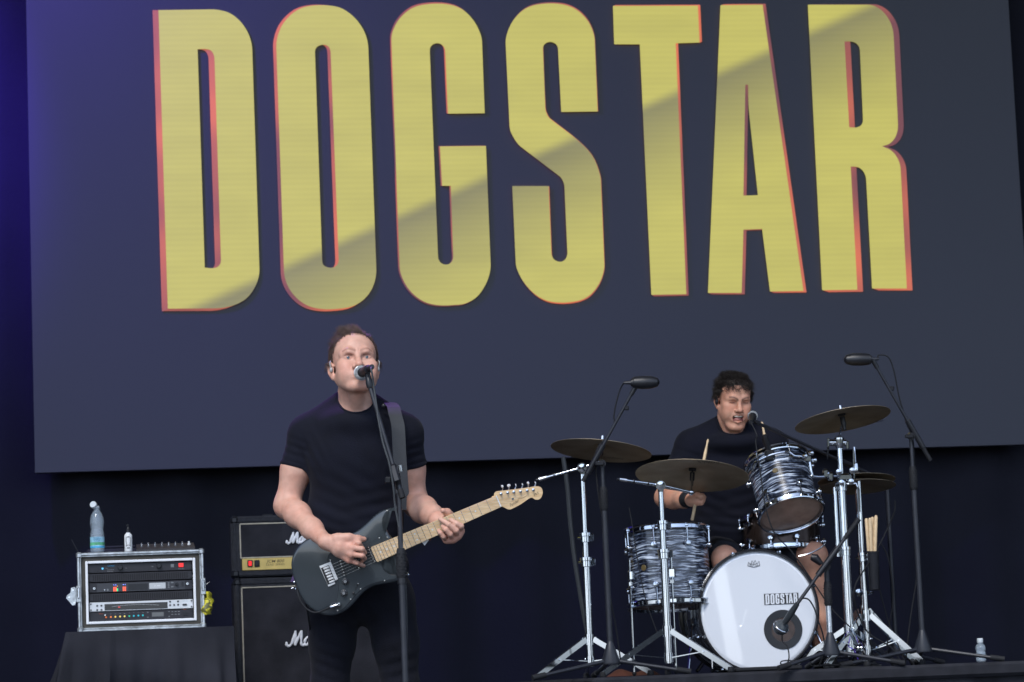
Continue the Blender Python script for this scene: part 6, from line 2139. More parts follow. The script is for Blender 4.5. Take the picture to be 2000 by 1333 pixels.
back = [(S(769, 795, -.055), RT), (S(760, 787, .03), RT), (S(748, 800, .1), RT), (S(700, 900, .15), RT), (S(630, 1020, .15), RT), (S(590, 1100, .06), RT), (G(*Z2(165, 735), -.03), RT)]
strap_mesh(back, .047, .003).build("back_webbing", M_strap, sb, 30)
MB().ball(S(749, 793, -.06), .008, 10).build("strap_adjuster", M_black, sb)

# ------------------------------------------------------------------ singer's microphone and stand
MD = 9.62
def N(x, y, d=0.0): return P(x, y, MD + d)
pv = N(779, 962)
ms = thing("singer_microphone_stand", "black boom microphone stand in front of the singer", "microphone stand", (pv[0], pv[1], 0))
zg0, zg1 = N(784, 1130)[2], N(781, 1072)[2]
MB().cyl((pv[0], pv[1], .1), (pv[0], pv[1], zg0 + .02), .0118, n=16).build("lower_tube", M_blackpaint, ms)
MB().cyl((pv[0], pv[1], zg1 - .02), (pv[0], pv[1], pv[2]), .0088, n=14).build("upper_tube", M_blackpaint, ms)
grip(ms, V(pv[0], pv[1], zg0 - .004), V(pv[0], pv[1], zg1), .0172)
MB().cyl((pv[0], pv[1], zg0 - .02), (pv[0], pv[1], zg0), .0155, n=16).build("grip_collar", M_black, ms)
black_base(ms, (pv[0], pv[1]), ((30, .33), (150, .33), (270, .33)), floor=0.002)
b0, b1_ = N(786, 972, -.02), P(723, 757, 9.72)
MB().tube([b0, b1_], .0074, 14).build("boom", M_blackpaint, ms)
ax = unit(b1_ - b0)
MB().tube([b0 - ax * .002, b0 + ax * .03], .0105, 14).build("counter_grip", M_rubber, ms)
cpt = N(776, 935, -.015)
MB().box(N(771, 924, -.015), (.026, .03, .066), (unit(np.cross(ax, FW)), FW, ax), bev=.006).build("boom_clutch", M_black, ms)
MB().cyl(N(779, 955), N(775, 926, -.012), .011, n=14).build("pivot_post", M_black, ms)
MB().box(N(758, 938, -.02), (.022, .016, .022), (RT, FW, UP), bev=.004).build("clutch_knob", M_black, ms)
MB().cyl(N(781, 909, -.01), N(783, 921, -.01), .008, n=10).build("clutch_bolt", M_chromedull, ms)
mq = P(705.5, 729, 9.825)
mtail = P(723, 719, 9.68)
mm = thing("singer_microphone", "silver-headed vocal microphone at the singer's mouth", "microphone", mq)
mdv = unit(mtail - mq)
MB().ball(mq, .0255, 28).build("grille_ball", M_mesh, mm)
MB().lathe(mq + mdv * .002, mdv, [(.0256, -.006), (.0270, -.005), (.0270, .005), (.0256, .006)], 30).build("grille_band", mat("bright_band", (0.6, 0.64, 0.66), 0.3, metal=0.8), mm)
MB().tube([mq + mdv * .014, mq + mdv * .03, mq + mdv * .036, mtail - mdv * .02], [.0185, .0145, .0140, .0105], 24).build("handle", M_black, mm)
MB().tube([mtail - mdv * .02, mtail - mdv * .018, mtail, mtail + mdv * .03], [.0115, .0108, .0102, .0092], 20).build("connector", M_blackpaint, mm)
MB().tube([mq + mdv * .08, mq + mdv * .12], [.0165, .0150], 20).build("clip_sleeve", M_black, mm)
MB().tube([mq + mdv * .1 - UP * .01, P(719, 737, 9.73), P(721, 748, 9.72), b1_ + ax * .0], [.010, .010, .0125, .0115], 14).build("clip_stem", M_black, mm)
mcb = [mtail + mdv * .03, P(725, 722, 9.63), P(727, 732, 9.625), P(730, 755, 9.63), P(735, 790, 9.62), P(739, 820, 9.61), P(748, 865, 9.6), P(760, 905, 9.59), P(768, 950, 9.59), P(772, 990, 9.6), P(781, 1040, 9.6), P(787, 1080, 9.59), P(791, 1130, 9.59), P(794, 1200, 9.6), P(795, 1300, 9.6), P(800, 1450, 9.6), P(810, 1640, 9.58)]
tag(MB().tube(smooth_path(mcb, 6), .0036, 9).build("microphone_cable", M_greycable, None), "grey cable running down the singer's microphone stand", "cable")
# ------------------------------------------------------------------ people
class HeadFrame:
    """local head axes: x picture-right, y to the back of the head, z up"""
    def __init__(s, origin, yaw, pitch, roll, scale):
        a, b, c = rad(yaw), rad(pitch), rad(roll)
        B = np.stack([RT, FW, UP])                       # rows: base axes
        Rz = np.array([[math.cos(a), -math.sin(a), 0], [math.sin(a), math.cos(a), 0], [0, 0, 1]])      # + turns the face to picture-right
        Rx = np.array([[1, 0, 0], [0, math.cos(b), math.sin(b)], [0, -math.sin(b), math.cos(b)]])
        Ry = np.array([[math.cos(c), 0, math.sin(c)], [0, 1, 0], [-math.sin(c), 0, math.cos(c)]])
        L = Ry @ Rz @ Rx                                  # columns: local axes in base coords
        s.A = (B.T @ L).T                                 # rows: local axes in world
        s.o, s.k = V(origin), scale
    def __call__(s, x, y, z):
        return s.o + s.k * (x * s.A[0] + y * s.A[1] + z * s.A[2])
    def local(s, X):
        return ((X - s.o) @ s.A.T) / s.k

def add_head(sd, F, style):
    k, A = F.k, F.A
    E = lambda c, r, kk=.02, op=1, fr=None: sd.ell(F(*c), np.array(r) * k, A if fr is None else fr, kk, op)
    Cn = lambda a, b, ra, rb, kk=.012, op=1: sd.cone(F(*a), F(*b), ra * k, rb * k, kk, op)
    jaw = style.get('jaw', 0.0)                          # mouth opening in metres
    E((0, .022, .034), (.0745, .094, .082), .02)          # cranium
    E((0, -.022, .032), (.064, .066, .064), .03)          # forehead
    E((0, -.026, -.03), (.0605, .058, .060), .026)         # mid face
    E((0, -.032, -.072 - jaw * .6), (.048, .052, .042), .024)
    for s in (-1, 1):
        Cn((s * .056, .004, -.050), (s * .027, -.064, -.099 - jaw), .0150, .0145, .024)
        E((s * .046, -.060, -.022), (.021, .019, .017), .022)        # cheekbone
        E((s * .036, -.062, -.050 - jaw * .3), (.022, .022, .030), .026)  # cheek
        E((s * .047, -.034, -.052 - jaw * .3), (.0165, .030, .030), .03)
    Cn((-.012, -.076, -.103 - jaw), (.012, -.076, -.103 - jaw), .0165, .0165, .016)   # chin
    for s in (-1, 1):
        Cn((s * .011, -.0850, .0125), (s * .030, -.0815, .0165), .0092, .0088, .020)
        Cn((s * .030, -.0815, .0165), (s * .048, -.0680, .0120), .0088, .0082, .020)
    for s in (-1, 1):
        E((s * .0310, -.0945, -.0025), (.0180, .0160, .0100), .006, -1)                  # eye socket
    # nose
    Cn((0, -.084, .010), (0, -.1055, -.032), .0078, .0115, .008)
    E((0, -.1095, -.037), (.0128, .0125, .0105), .007)
    for s in (-1, 1):
        E((s * .0150, -.097, -.0405), (.0080, .0105, .0082), .006)
        E((s * .0078, -.1050, -.0490), (.0042, .0065, .0045), .003, -1)
    # mouth
    E((0, -.074, -.066 - jaw * .5), (.031, .020, .024 + jaw * .5), .016)
    if jaw > 0:
        E((0, -.094, -.068 - jaw * .5), (.0265, .028, .0045 + jaw * .5), .006, -1)
        Cn((-.026, -.084, -.060), (0, -.096, -.0595), .0042, .0048, .006)
        Cn((0, -.096, -.0595), (.026, -.084, -.060), .0048, .0042, .006)
        Cn((-.024, -.083, -.069 - jaw), (0, -.094, -.0765 - jaw), .0044, .0056, .006)
        Cn((0, -.094, -.0765 - jaw), (.024, -.083, -.069 - jaw), .0056, .0044, .006)
        for s in (-1, 1):                                # laughter folds
            Cn((s * .023, -.1, -.040), (s * .038, -.089, -.072), .0016, .0016, .007, -1)
    else:
        Cn((-.022, -.086, -.0655), (0, -.0955, -.062), .0035, .0052, .006)
        Cn((0, -.0955, -.062), (.022, -.086, -.0655), .0052, .0035, .006)
        Cn((-.020, -.086, -.0735), (0, -.0945, -.0765), .004, .0062, .006)
        Cn((0, -.0945, -.0765), (.020, -.086, -.0735), .0062, .004, .006)
        E((0, -.1, -.0695), (.022, .010, .0016), .002, -1)
    # brow furrows
    for s in (-1, 1):
        Cn((s * .006, -.0955, .018), (s * .0065, -.092, .034), .0016, .0012, .004, -1)
    # lids
    for s in (-1, 1):
        cl = style.get('closed', 0.0)
        E((s * .0315, -.0755, -.0015), (.0150, .0098, .0088), .003)        # lid bulge
        if not cl:
            E((s * .0315, -.0890, -.0022), (.0138, .0078, .0027), .0018, -1)   # eye opening
    # ears
    for s in (-1, 1):
        tilt = rad(14)
        ca, sa = math.cos(tilt), math.sin(tilt)
        fr = np.stack([A[0] * ca + A[1] * -s * sa * 1.4, A[1] * ca + A[0] * s * sa * 1.4, A[2]])
        fr = np.stack([unit(fr[0]), unit(fr[1] - unit(fr[0]) * (fr[1] @ unit(fr[0]))), A[2]])
        E((s * .0775, .016, -.014), (.0060, .0165, .0250), .006, 1, fr)
        E((s * .0750, .010, -.038), (.0060, .010, .013), .007, 1, fr)
        pts = [(s * .0735, .000, -.004), (s * .080, .004, .010), (s * .0845, .018, .013), (s * .0870, .029, .001), (s * .0845, .028, -.020), (s * .0780, .018, -.038)]
        for i in range(5):
            Cn(pts[i], pts[i + 1], .0036, .0036, .004)
        E((s * .0870, .012, -.015), (.006, .009, .014), .004, -1, fr)
def head_color(F, X, base, style):
    """skin's own colour: lips, blush, brows, stubble; plus painted eye-socket shade"""
    p = F.local(X)
    c = np.tile(np.array(base), (len(X), 1))
    def g(cx, cy, cz, rx, ry, rz):
        return np.exp(-(((p[:, 0] - cx) / rx) ** 2 + ((p[:, 1] - cy) / ry) ** 2 + ((p[:, 2] - cz) / rz) ** 2))
    def mixc(w, col):
        return c * (1 - w[:, None]) + np.array(col) * w[:, None]
    jaw = style.get('jaw', 0.0)
    for s in (-1, 1):
        c = mixc(.30 * g(s * .04, -.07, -.035, .02, .03, .018), np.array(base) * np.array([1.05, .72, .7]))
        c = mixc(.5 * g(s * .08, .014, -.018, .012, .02, .03), np.array(base) * np.array([1.05, .75, .7]))
    c = mixc(.35 * g(0, -.105, -.038, .014, .02, .012), np.array(base) * np.array([1.05, .72, .7]))
    st = np.clip((-.05 - p[:, 2]) / .02, 0, 1) * np.clip((-.01 - p[:, 1]) / .03, 0, 1) * (p[:, 2] > -.14)
    c = mixc(.16 * st, np.array(base) * .62)
    for s in (-1, 1):                                    # reddish eye region, socket shade painted into the colour
        c = mixc(.42 * g(s * .029, -.08, .001, .016, .03, .009), np.array(base) * np.array([.62, .45, .42]))
    lipz = -.0685 - jaw * .5
    zz = (p[:, 2] - lipz) / (.0125 + jaw * .62)
    xx = p[:, 0] / .024
    lw = np.clip(1.4 - 1.4 * (xx ** 2 + zz ** 2) ** .5 * 1.0, 0, 1) * (p[:, 1] < -.078)
    if jaw > 0:
        inner = (np.abs(p[:, 0]) < .025) & (np.abs(p[:, 2] - lipz) < .0035 + jaw * .5) & (p[:, 1] > -.092)
        c = mixc(.6 * np.clip(lw * 2, 0, 1), np.array(base) * np.array([.85, .55, .55]))
        c[inner & (p[:, 1] < -.04)] = (.22, .07, .06)
    else:
        c = mixc(.7 * np.clip(lw * 1.6, 0, 1), np.array(base) * np.array([.9, .55, .52]))
    for s in (-1, 1):                                    # brows
        t = np.clip((s * p[:, 0] - .010) / .036, 0, 1)
        bz = .0150 + .0085 * np.sin(t * 2.4) + style.get('brow', 0) * (1 - t)
        w = np.exp(-((p[:, 2] - bz) / (.0060 - .0028 * t)) ** 2) * (s * p[:, 0] > .008) * (s * p[:, 0] < .05) * (p[:, 1] < -.05)
        c = mixc(style.get('browd', .6) * w, style['browcol'])
        if style.get('closed'):
            w = np.exp(-((p[:, 2] + .0052 - .0012 * np.cos((s * p[:, 0] - .0315) / .006)) / .0016) ** 2) * (np.abs(s * p[:, 0] - .0315) < .0135) * (p[:, 1] < -.05)
            c = mixc(.85 * w, (.03, .018, .014))
        else:
            w = np.exp(-((p[:, 2] - .0042) / .0015) ** 2) * (np.abs(s * p[:, 0] - .0315) < .0135) * (p[:, 1] < -.05)
            c = mixc(.55 * w, (.06, .035, .03))
    return c
def add_eyes(t, F, look=(0, 0)):
    for s in (-1, 1):
        c = F(s * .0315, -.0732, -.0020)
        r = .0112 * F.k
        e = MB().ball(c, r, 20).build("eye", M_eye, t)
        d = unit(-F.A[1] + F.A[0] * look[0] + F.A[2] * look[1])
        MB().lathe(c + d * r * .86, d, [(.0, r * .17), (r * .25, r * .155), (r * .52, r * .02)], 20).build("iris", M_iris, e)
        MB().lathe(c + d * r * .885, d, [(.0, r * .165), (r * .2, r * .15)], 14).build("pupil", M_pupil, e)

def hair_roots(sd, F, n, mask, seed):
    """points on the scalp with outward directions"""
    r = np.random.default_rng(seed)
    d = r.normal(size=(n * 3, 3))
    d /= np.linalg.norm(d, axis=1)[:, None]
    d[:, 2] = np.where(d[:, 2] < -.75, -d[:, 2], d[:, 2])
    ctr = np.array([0, .02, .02])
    lo_, hi_ = np.full(len(d), .03), np.full(len(d), .14)
    for _ in range(18):
        mid = (lo_ + hi_) / 2
        X = F.o + F.k * ((ctr + d * mid[:, None]) @ F.A)
        ins = sd.eval(X) < 0
        lo_ = np.where(ins, mid, lo_); hi_ = np.where(ins, hi_, mid)
    p = ctr + d * lo_[:, None]
    ok = mask(p + np.array([0, 0, 1.0]) * np.abs(r.normal(size=(len(p), 1))) * -.006 + np.array([0, 0, .004]))
    return p[ok][:n], d[ok][:n]
def hairline(front, temple, side, back, recess=0.0):
    def f(p):
        az = np.abs(np.arctan2(p[:, 0], -(p[:, 1] - .02)))           # 0 front, pi back
        z = np.interp(az, [0, .35, .7, 1.05, 1.35, 1.6, 2.0, 3.14], [front, front - .004, front - .012 + recess, temple, side, side - .006, back * .7, back])
        return p[:, 2] > z
    return f
def strand_mesh(paths, r0):
    """thin three-sided tapered tubes, all in one mesh"""
    vs, fs = [], []
    for pts in paths:
        m = len(pts)
        t = unit(pts[-1] - pts[0])
        u = unit(np.cross(t, V(.3, .7, .2)))
        v = np.cross(t, u)
        o = len(vs)
        for i, p in enumerate(pts):
            r = r0 * (1 - .8 * i / (m - 1))
            for k in range(3):
                a = 2 * math.pi * k / 3
                vs.append(p + r * (math.cos(a) * u + math.sin(a) * v))
        for i in range(m - 1):
            for k in range(3):
                k2 = (k + 1) % 3
                fs.append((o + i * 3 + k, o + i * 3 + k2, o + (i + 1) * 3 + k2, o + (i + 1) * 3 + k))
    return vs, fs
def build_hair(t, sd, F, n, mask, style, material, seed, r0=.0009, name="hair"):
    p, d = hair_roots(sd, F, n, mask, seed)
    r = np.random.default_rng(seed + 1)
    paths = []
    for i in range(len(p)):
        loc = style(p[i], d[i], r)
        paths.append([F(*q) for q in loc])
    vs, fs = strand_mesh(paths, r0 * F.k)
    # scalp cap under the strands
    nu, nv = 60, 40
    ctr = np.array([0, .02, .02])
    az, el = np.meshgrid(np.linspace(0, 2 * math.pi, nu, endpoint=False), np.linspace(-1.0, 1.5, nv), indexing='ij')
    dd = np.stack([np.cos(el) * np.sin(az), -np.cos(el) * np.cos(az), np.sin(el)], -1).reshape(-1, 3)
    lo_, hi_ = np.full(len(dd), .03), np.full(len(dd), .14)
    for _ in range(16):
        mid = (lo_ + hi_) / 2
        ins = sd.eval(F.o + F.k * ((ctr + dd * mid[:, None]) @ F.A)) < 0
        lo_ = np.where(ins, mid, lo_); hi_ = np.where(ins, hi_, mid)
    pt = ctr + dd * (lo_ + .003)[:, None]
    mk = mask(pt - np.array([0, 0, .012]))
    o = len(vs)
    vs += [F(*q) for q in pt]
    idx = lambda i, j: (i % nu) * nv + j
    for i in range(nu):
        for j in range(nv - 1):
            q = (idx(i, j), idx(i + 1, j), idx(i + 1, j + 1), idx(i, j + 1))
            if all(mk[a] for a in q):
                fs.append(tuple(a + o for a in q))
    me = bpy.data.meshes.new(name)
    off = np.array(root_of(t).location)
    me.from_pydata([tuple(np.array(a) - off) for a in vs], [], fs)
    me.polygons.foreach_set("use_smooth", [True] * len(me.polygons))
    me.materials.append(material)
    ob = bpy.data.objects.new(name, me)
    COL.objects.link(ob)
    ob.parent = t
    return ob

def folds(seeds, amp):
    """cloth creases: sum of directional waves with limited regions"""
    def f(X):
        d = np.zeros(len(X))
        for c, r, dirv, lam, a, ph in seeds:
            q = X - c
            w = np.exp(-((q / r) ** 2).sum(1))
            s = q @ unit(dirv)
            d -= amp * a * w * (np.sin(2 * math.pi * s / lam + ph + 6 * np.sin(q[:, 0] * 9 + q[:, 2] * 7) * .25))
        return d
    return f

def neck_ring(sd, c, r, A, n=72):
    """curve where the cloth meets the neck opening"""
    out = []
    el = np.linspace(math.pi / 2, -math.pi / 2, 160)
    for k in range(n + 1):
        a = 2 * math.pi * k / n
        h = np.stack([np.cos(el) * math.cos(a) * r[0], np.cos(el) * math.sin(a) * r[1], np.sin(el) * r[2]], 1)
        X = c + h @ A
        f = sd.eval(X)
        i = int(np.argmax(f < 0))
        out.append(X[i])
    out = np.array(out)
    for _ in range(3):
        out[1:-1] = (out[:-2] + 2 * out[1:-1] + out[2:]) / 4
    return list(out)

def hem_ring(par, a, b, at, ra, rb, ext):
    """stitched hem round a sleeve end"""
    ax = unit(b - a)
    s_ = (at - a) @ ax
    c = a + ax * s_
    r = ra + (rb - ra) * s_ / (np.linalg.norm(b - a) * ext)
    u, v, w = frame(ax)
    MB().lathe(c - ax * .004, ax, [(r - .004, -.008), (r + .0008, -.010), (r + .0022, -.004), (r + .0022, .003), (r, .0055), (r - .006, .006)], 48).build("sleeve_hem", M_shirt, par, 60)

# ---- singer
sg = thing("person", "singer in a black t-shirt and black jeans playing a guitar at a microphone", "person", (S(700, 1600)[0], S(700, 1600)[1], 0))
FH = HeadFrame(S(692.5, 713, -.02), 11, 20, -1.0, 1.06)
SK = (0.58, 0.345, 0.265)
sb_ = SDF()
add_head(sb_, FH, {'jaw': 0})
nb = S(694, 800, .045)
sb_.cone(FH(0, .040, -.055), nb, .056, .062, .014)                 # neck
sb_.cone(FH(-.040, .032, -.085), S(685, 808, -.022), .014, .012, .03)
sb_.cone(FH(.040, .032, -.085), S(705, 808, -.022), .014, .012, .03)
sb_.cone(FH(0, .0, -.11), S(695, 806, -.012), .026, .028, .02)   # throat
sb_.ell(S(696, 782, -.046), np.array((.010, .010, .014)), None, .025)
for s, x in ((-1, 590), (1, 798)):
    sb_.cone(S(694 + s * 25, 800, .06), S(x, 845, .05), .032, .045, .03)      # trapezius, shoulder
sb_.ell(S(694, 880, .02), (.165, .095, .17), None, .05)
sb_.ell(S(697, 1030, .02), (.15, .09, .2), None, .05)
sb_.ell(S(705, 1150, .02), (.155, .095, .12), None, .04)
sb_.cone(S(672, 815, -.018), S(694, 822, -.030), .018, .016, .03)    # collar bones
sb_.cone(S(722, 815, -.018), S(700, 822, -.030), .018, .016, .03)
# picking arm
shR, elR, wrR = S(598, 848, .05), S(560, 988, .02), S(637, 1059, -.245)
sb_.chain([shR, shR + (elR - shR) * .5, elR], [.058, .053, .043], .03)
fm = elR + (wrR - elR) * .28 + UP * .004
sb_.chain([elR, fm, elR + (wrR - elR) * .65, wrR], [.041, .0435, .035, .0255], .03)
# fretting arm
shL, elL, wrL = S(791, 846, .05), S(811, 984, .10), P(858, 1018, 9.86)
sb_.chain([shL, shL + (elL - shL) * .5, elL], [.057, .051, .043], .03)
sb_.chain([elL, elL + (wrL - elL) * .35, elL + (wrL - elL) * .7, wrL], [.043, .046, .037, .029], .03)
# legs inside the jeans
for hx, kx, ax_ in ((655, 642, 640), (757, 783, 790)):
    kn = S(kx, 1352, .01); an = S(ax_, 1560, .03)
    sb_.chain([S(hx, 1180, .02), kn, an], [.08, .055, .038], .03)
# picking hand: 2x-enlarged coordinates -> photo
def H(zx, zy, d): return P(620 + zx / 6.06, 980 + zy / 6.06, d)
def hand(sd, wrist, knuckles, fingers, thumb, rw=.025, k=.009):
    for kn in knuckles:
        sd.cone(wrist, kn, rw * .82, .0125, k * 1.6)
    for i in range(len(knuckles) - 1):
        sd.cone(knuckles[i], knuckles[i + 1], .0095, .0095, .009)
        sd.cone((wrist * .45 + knuckles[i] * .55), (wrist * .45 + knuckles[i + 1] * .55), .0155, .0155, .016)
    for f, rs in fingers:
        sd.chain(f, rs, .0022)
    sd.chain(thumb[0], thumb[1], .010)
kR = [H(385, 460, 9.738), H(412, 545, 9.722), H(405, 625, 9.722), H(372, 692, 9.735)]
hand(sb_, H(95, 472, 9.752), kR,
     [([kR[0], H(492, 492, 9.728), H(522, 545, 9.748), H(505, 570, 9.762)], [.0105, .0094, .0084, .0075]),
      ([kR[1], H(528, 562, 9.708), H(556, 605, 9.735), H(530, 640, 9.765)], [.0108, .0100, .0088, .0078]),
      ([kR[2], H(530, 640, 9.712), H(556, 672, 9.74), H(528, 705, 9.768)], [.0106, .0096, .0085, .0075]),
      ([kR[3], H(468, 728, 9.735), H(515, 748, 9.755), H(548, 760, 9.772)], [.0095, .0086, .0078, .0068])],
     ([H(230, 430, 9.74), H(370, 425, 9.735), H(480, 442, 9.745), H(555, 444, 9.758)], [.019, .0145, .0118, .0085]))
# fretting hand: palm behind the neck, fingers over the strings, thumb over the top
nd = GP - NZ - .04 * 0                        # near face of the fretboard at this place is a little nearer than GP
def fd(zx, zy, lift):
    """depth of a point `lift` metres in front of the fretboard plane at that pixel"""
    px, py = 620 + zx / 6.06, 980 + zy / 6.06
    d = FW + RT * ((px - 1000) / FPX) - UP * ((py - 666.5) / FPX)
    t = ((g0 + gN * (NZ + lift) - CAM) @ gN) / (d @ gN)
    return CAM + d * t
kL = [fd(1690, 345, -.012), fd(1655, 400, -.012), fd(1600, 438, -.014), fd(1530, 448, -.016)]
wl = fd(1430, 225, -.065)
for kn in kL:
    sb_.cone(wl, kn, .024, .0135, .02)
for i in range(3):
    sb_.cone(kL[i], kL[i + 1], .0125, .0125, .012)
    sb_.cone(wl * .45 + kL[i] * .55, wl * .45 + kL[i + 1] * .55, .016, .016, .018)
sb_.cone(wrL, wl, .029, .025, .02)
for f, rs in (([kL[0], fd(1700, 292, .016), fd(1650, 262, .020), fd(1578, 218, .010)], [.012, .0112, .0102, .0085]),
              ([kL[1], fd(1640, 345, .022), fd(1555, 272, .028), fd(1452, 208, .012)], [.0122, .0112, .0102, .0085]),
              ([kL[2], fd(1570, 385, .022), fd(1520, 332, .028), fd(1484, 292, .012)], [.0118, .011, .010, .0085]),
              ([kL[3], fd(1490, 415, .018), fd(1458, 372, .022), fd(1440, 345, .010)], [.0105, .0098, .009, .0078])):
    sb_.chain(f, [q_ * .94 for q_ in rs], .0025)
sb_.chain([wl + (kL[0] - wl) * .3, fd(1560, 165, -.034), fd(1535, 128, -.020), fd(1486, 108, -.004)], [.018, .0155, .0128, .0095], .010)
h0_, h1_ = FH.o - .17, FH.o + .17
def boxed(pts, m): return (np.min(pts, 0) - m, np.max(pts, 0) + m)
hbx = boxed(np.array([FH(-.09, -.12, -.12), FH(.09, .12, .12), FH(-.09, .12, -.11), FH(.09, -.12, .12)]), .01)
hR = boxed(np.array(kR + [H(80, 470, 9.75), H(565, 440, 9.75), H(560, 760, 9.77), H(560, 600, 9.71)]), .022)
hL = boxed(np.array(kL + [wl, fd(1478, 100, 0), fd(1440, 345, .01), fd(1710, 290, .02), fd(1555, 270, .03)]), .022)
def col1(X):
    c = head_color(FH, X, SK, {'jaw': 0, 'browcol': (.15, .08, .055), 'brow': .002, 'browd': .55})
    hd = np.clip(1 - np.min([np.linalg.norm(X - kk_, axis=1) for kk_ in kR + kL], 0) / .03, 0, 1)
    return c * (1 - .3 * hd[:, None] * np.array([0.0, .35, .35]))
nkb = boxed(np.array([S(640, 772, -.09), S(752, 840, .12)]), .005)
skin1 = sdf_object("body", sb_, .0065, M_skin, sg, [(hbx[0], hbx[1], .0022), (nkb[0], nkb[1], .0034), (hR[0], hR[1], .0024), (hL[0], hL[1], .0024)], col1)
add_eyes(sg, FH, (-.05, .04))
def hair1(p, d, r):
    az = abs(math.atan2(p[0], -(p[1] - .02)))
    top = np.clip((p[2] - .05) / .04, 0, 1)
    L = .009 + .020 * top * math.exp(-((p[0] + .012) / .055) ** 2) * (1.0 if p[1] < .06 else .7) * r.uniform(.5, 1.3)
    side = np.clip((abs(p[0] + .008) - .030) / .028, 0, 1)
    if az > .9 and top < .3:
        dirv = np.array([d[0] * .6, .35, -.45]) + r.normal(size=3) * .15
    else:
        tuft = math.sin(p[0] * 130 + 1.0) * .3 + math.sin(p[0] * 310 + p[1] * 90) * .2
        L *= 1 + .45 * math.sin(p[0] * 170 + p[1] * 60 + 2)
        dirv = np.array([d[0] * .5 - .30 + tuft, d[1] * .3 + .25, 1.0]) * (1 - side) + np.array([d[0] * .9, .5, .15]) * side + r.normal(size=3) * .2
    dirv = unit(dirv)
    bend = np.array([-.12, .35, -.15]) * L
    return [p - d * .002, p + dirv * L * .35 + d * .0025, p + dirv * L * .7 + bend * .3 + d * .004, p + dirv * L + bend * .8 + d * .003]
build_hair(sg, sb_, FH, 7000, hairline(.084, .034, .004, -.05, -.010), hair1, M_hair1, 11, .0008)
for s in (-1, 1):
    c = FH(s * .080, .002, -.016)
    e = MB().ball(c, np.array((.006, .008, .010)) * 1.0, 14, tuple(FH.A)).build("ear_monitor", M_clear, sg)
    MB().tube(smooth_path([c, FH(s * .084, -.006, .004), FH(s * .079, .004, .018), FH(s * .076, .016, .014)], 5), .0022, 7).build("ear_wire", M_clear, e)
# t-shirt
ts_ = SDF()
ts_.ell(S(694, 888, .02), (.182, .116, .19), None, .06)
ts_.ell(S(694, 1010, .025), (.176, .112, .2), None, .06)
ts_.ell(S(703, 1110, .03), (.178, .115, .12), None, .05, clip=[(S(703, 1150, 0), -UP)])
for s, x in ((-1, 600), (1, 790)):
    ts_.cone(S(694 + s * 24, 788, .05), S(x, 846, .05), .046, .058, .05)
ts_.cone(S(608, 850, .045), S(782, 848, .045), .062, .062, .05)
hemR, hemL = shR + (elR - shR) * .50, shL + (elL - shL) * .52
ts_.cone(shR, shR + (elR - shR) * .72, .058, .063, .03, clip=[(P(575, 912, 10.0), unit(elR - shR))])
ts_.cone(shL, shL + (elL - shL) * .72, .058, .062, .03, clip=[(P(806, 918, 10.0), unit(elL - shL))])
ts_.ell(S(695, 826, -.012), (.118, .082, .056), None, .04)
ncut = (S(696, 766, -.02), (.0725, .125, .0830), np.stack([RT, FW, UP]))
ring1 = neck_ring(ts_, *ncut)
ts_.ell(*ncut, .005, op=-1)
ts_.warp = folds([
    (S(640, 1010, -.09), (.10, .12, .10), RT * .35 + UP, .055, 1.0, .3), (S(740, 1000, -.09), (.10, .12, .09), -RT * .3 + UP, .05, 1.0, 1.4),
    (S(690, 940, -.1), (.12, .12, .09), RT * .5 + UP, .07, .7, 2.0), (S(612, 890, -.04), (.05, .12, .07), RT + UP * .5, .035, .9, 0),
    (S(780, 900, -.04), (.05, .12, .08), RT - UP * .5, .036, .9, 1), (S(575, 880, .0), (.05, .12, .05), UP + RT * .3, .03, .7, 2), (S(815, 885, .0), (.05, .12, .05), UP - RT * .4, .03, .8, .4),
    (S(690, 850, -.1), (.14, .1, .05), UP * .7 + RT, .09, .4, .4), (S(690, 1060, -.09), (.16, .12, .05), UP, .04, .9, 0)], .0024)
tsh = sdf_object("t_shirt", ts_, .0042, M_shirt, sg)
hem_ring(tsh, shR, elR, P(575, 912, 10.0), .058, .063, .72)
hem_ring(tsh, shL, elL, P(806, 918, 10.0), .058, .062, .72)
MB().tube(ring1, .0042, 8, caps=False).build("collar", M_shirt, tsh)
# jeans
jn = SDF()
jn.ell(S(706, 1150, .025), (.172, .118, .13), None, .05, clip=[(S(706, 1118, 0), UP)])
for hx, hx2, kx, ax_ in ((652, 649, 643, 640), (760, 773, 783, 790)):
    jn.chain([S(hx, 1180, .02), S(hx2, 1255, .015), S(kx, 1352, .01), S((kx + ax_) / 2, 1450, .03), S(ax_, 1575, .03)], [.0975, .0790, .066, .066, .058], .035)
jn.warp = folds([(S(645, 1300, -.06), (.08, .1, .09), UP + RT * .3, .045, 1.0, 0), (S(783, 1310, -.06), (.08, .1, .1), UP - RT * .4, .05, 1.0, 1), (S(700, 1200, -.08), (.13, .1, .05), UP * .6 + RT, .06, .8, 1), (S(645, 1500, -.03), (.1, .1, .15), UP, .04, 1.2, 0), (S(790, 1500, -.03), (.1, .1, .15), UP, .04, 1.2, 1)], .0030)
sdf_object("jeans", jn, .007, M_jeans, sg)
for ax_ in (640, 790):
    sh_ = SDF()
    a = S(ax_, 1575, .03); a[2] = .07
    sh_.cone(a, a + V(0, -.02, -.03), .05, .045, .03)
    f0 = V(a[0], a[1] - .02, .046); f1 = V(a[0] + (.0), a[1] - .17, .034)
    sh_.cone(f0, f1, .044, .034, .03)
    sh_.pr = [(*p_[:7], [(V(0, 0, .003), V(0, 0, -1))], p_[8]) for p_ in sh_.pr]
    sdf_object("shoe", sh_, .007, M_shoe, sg)

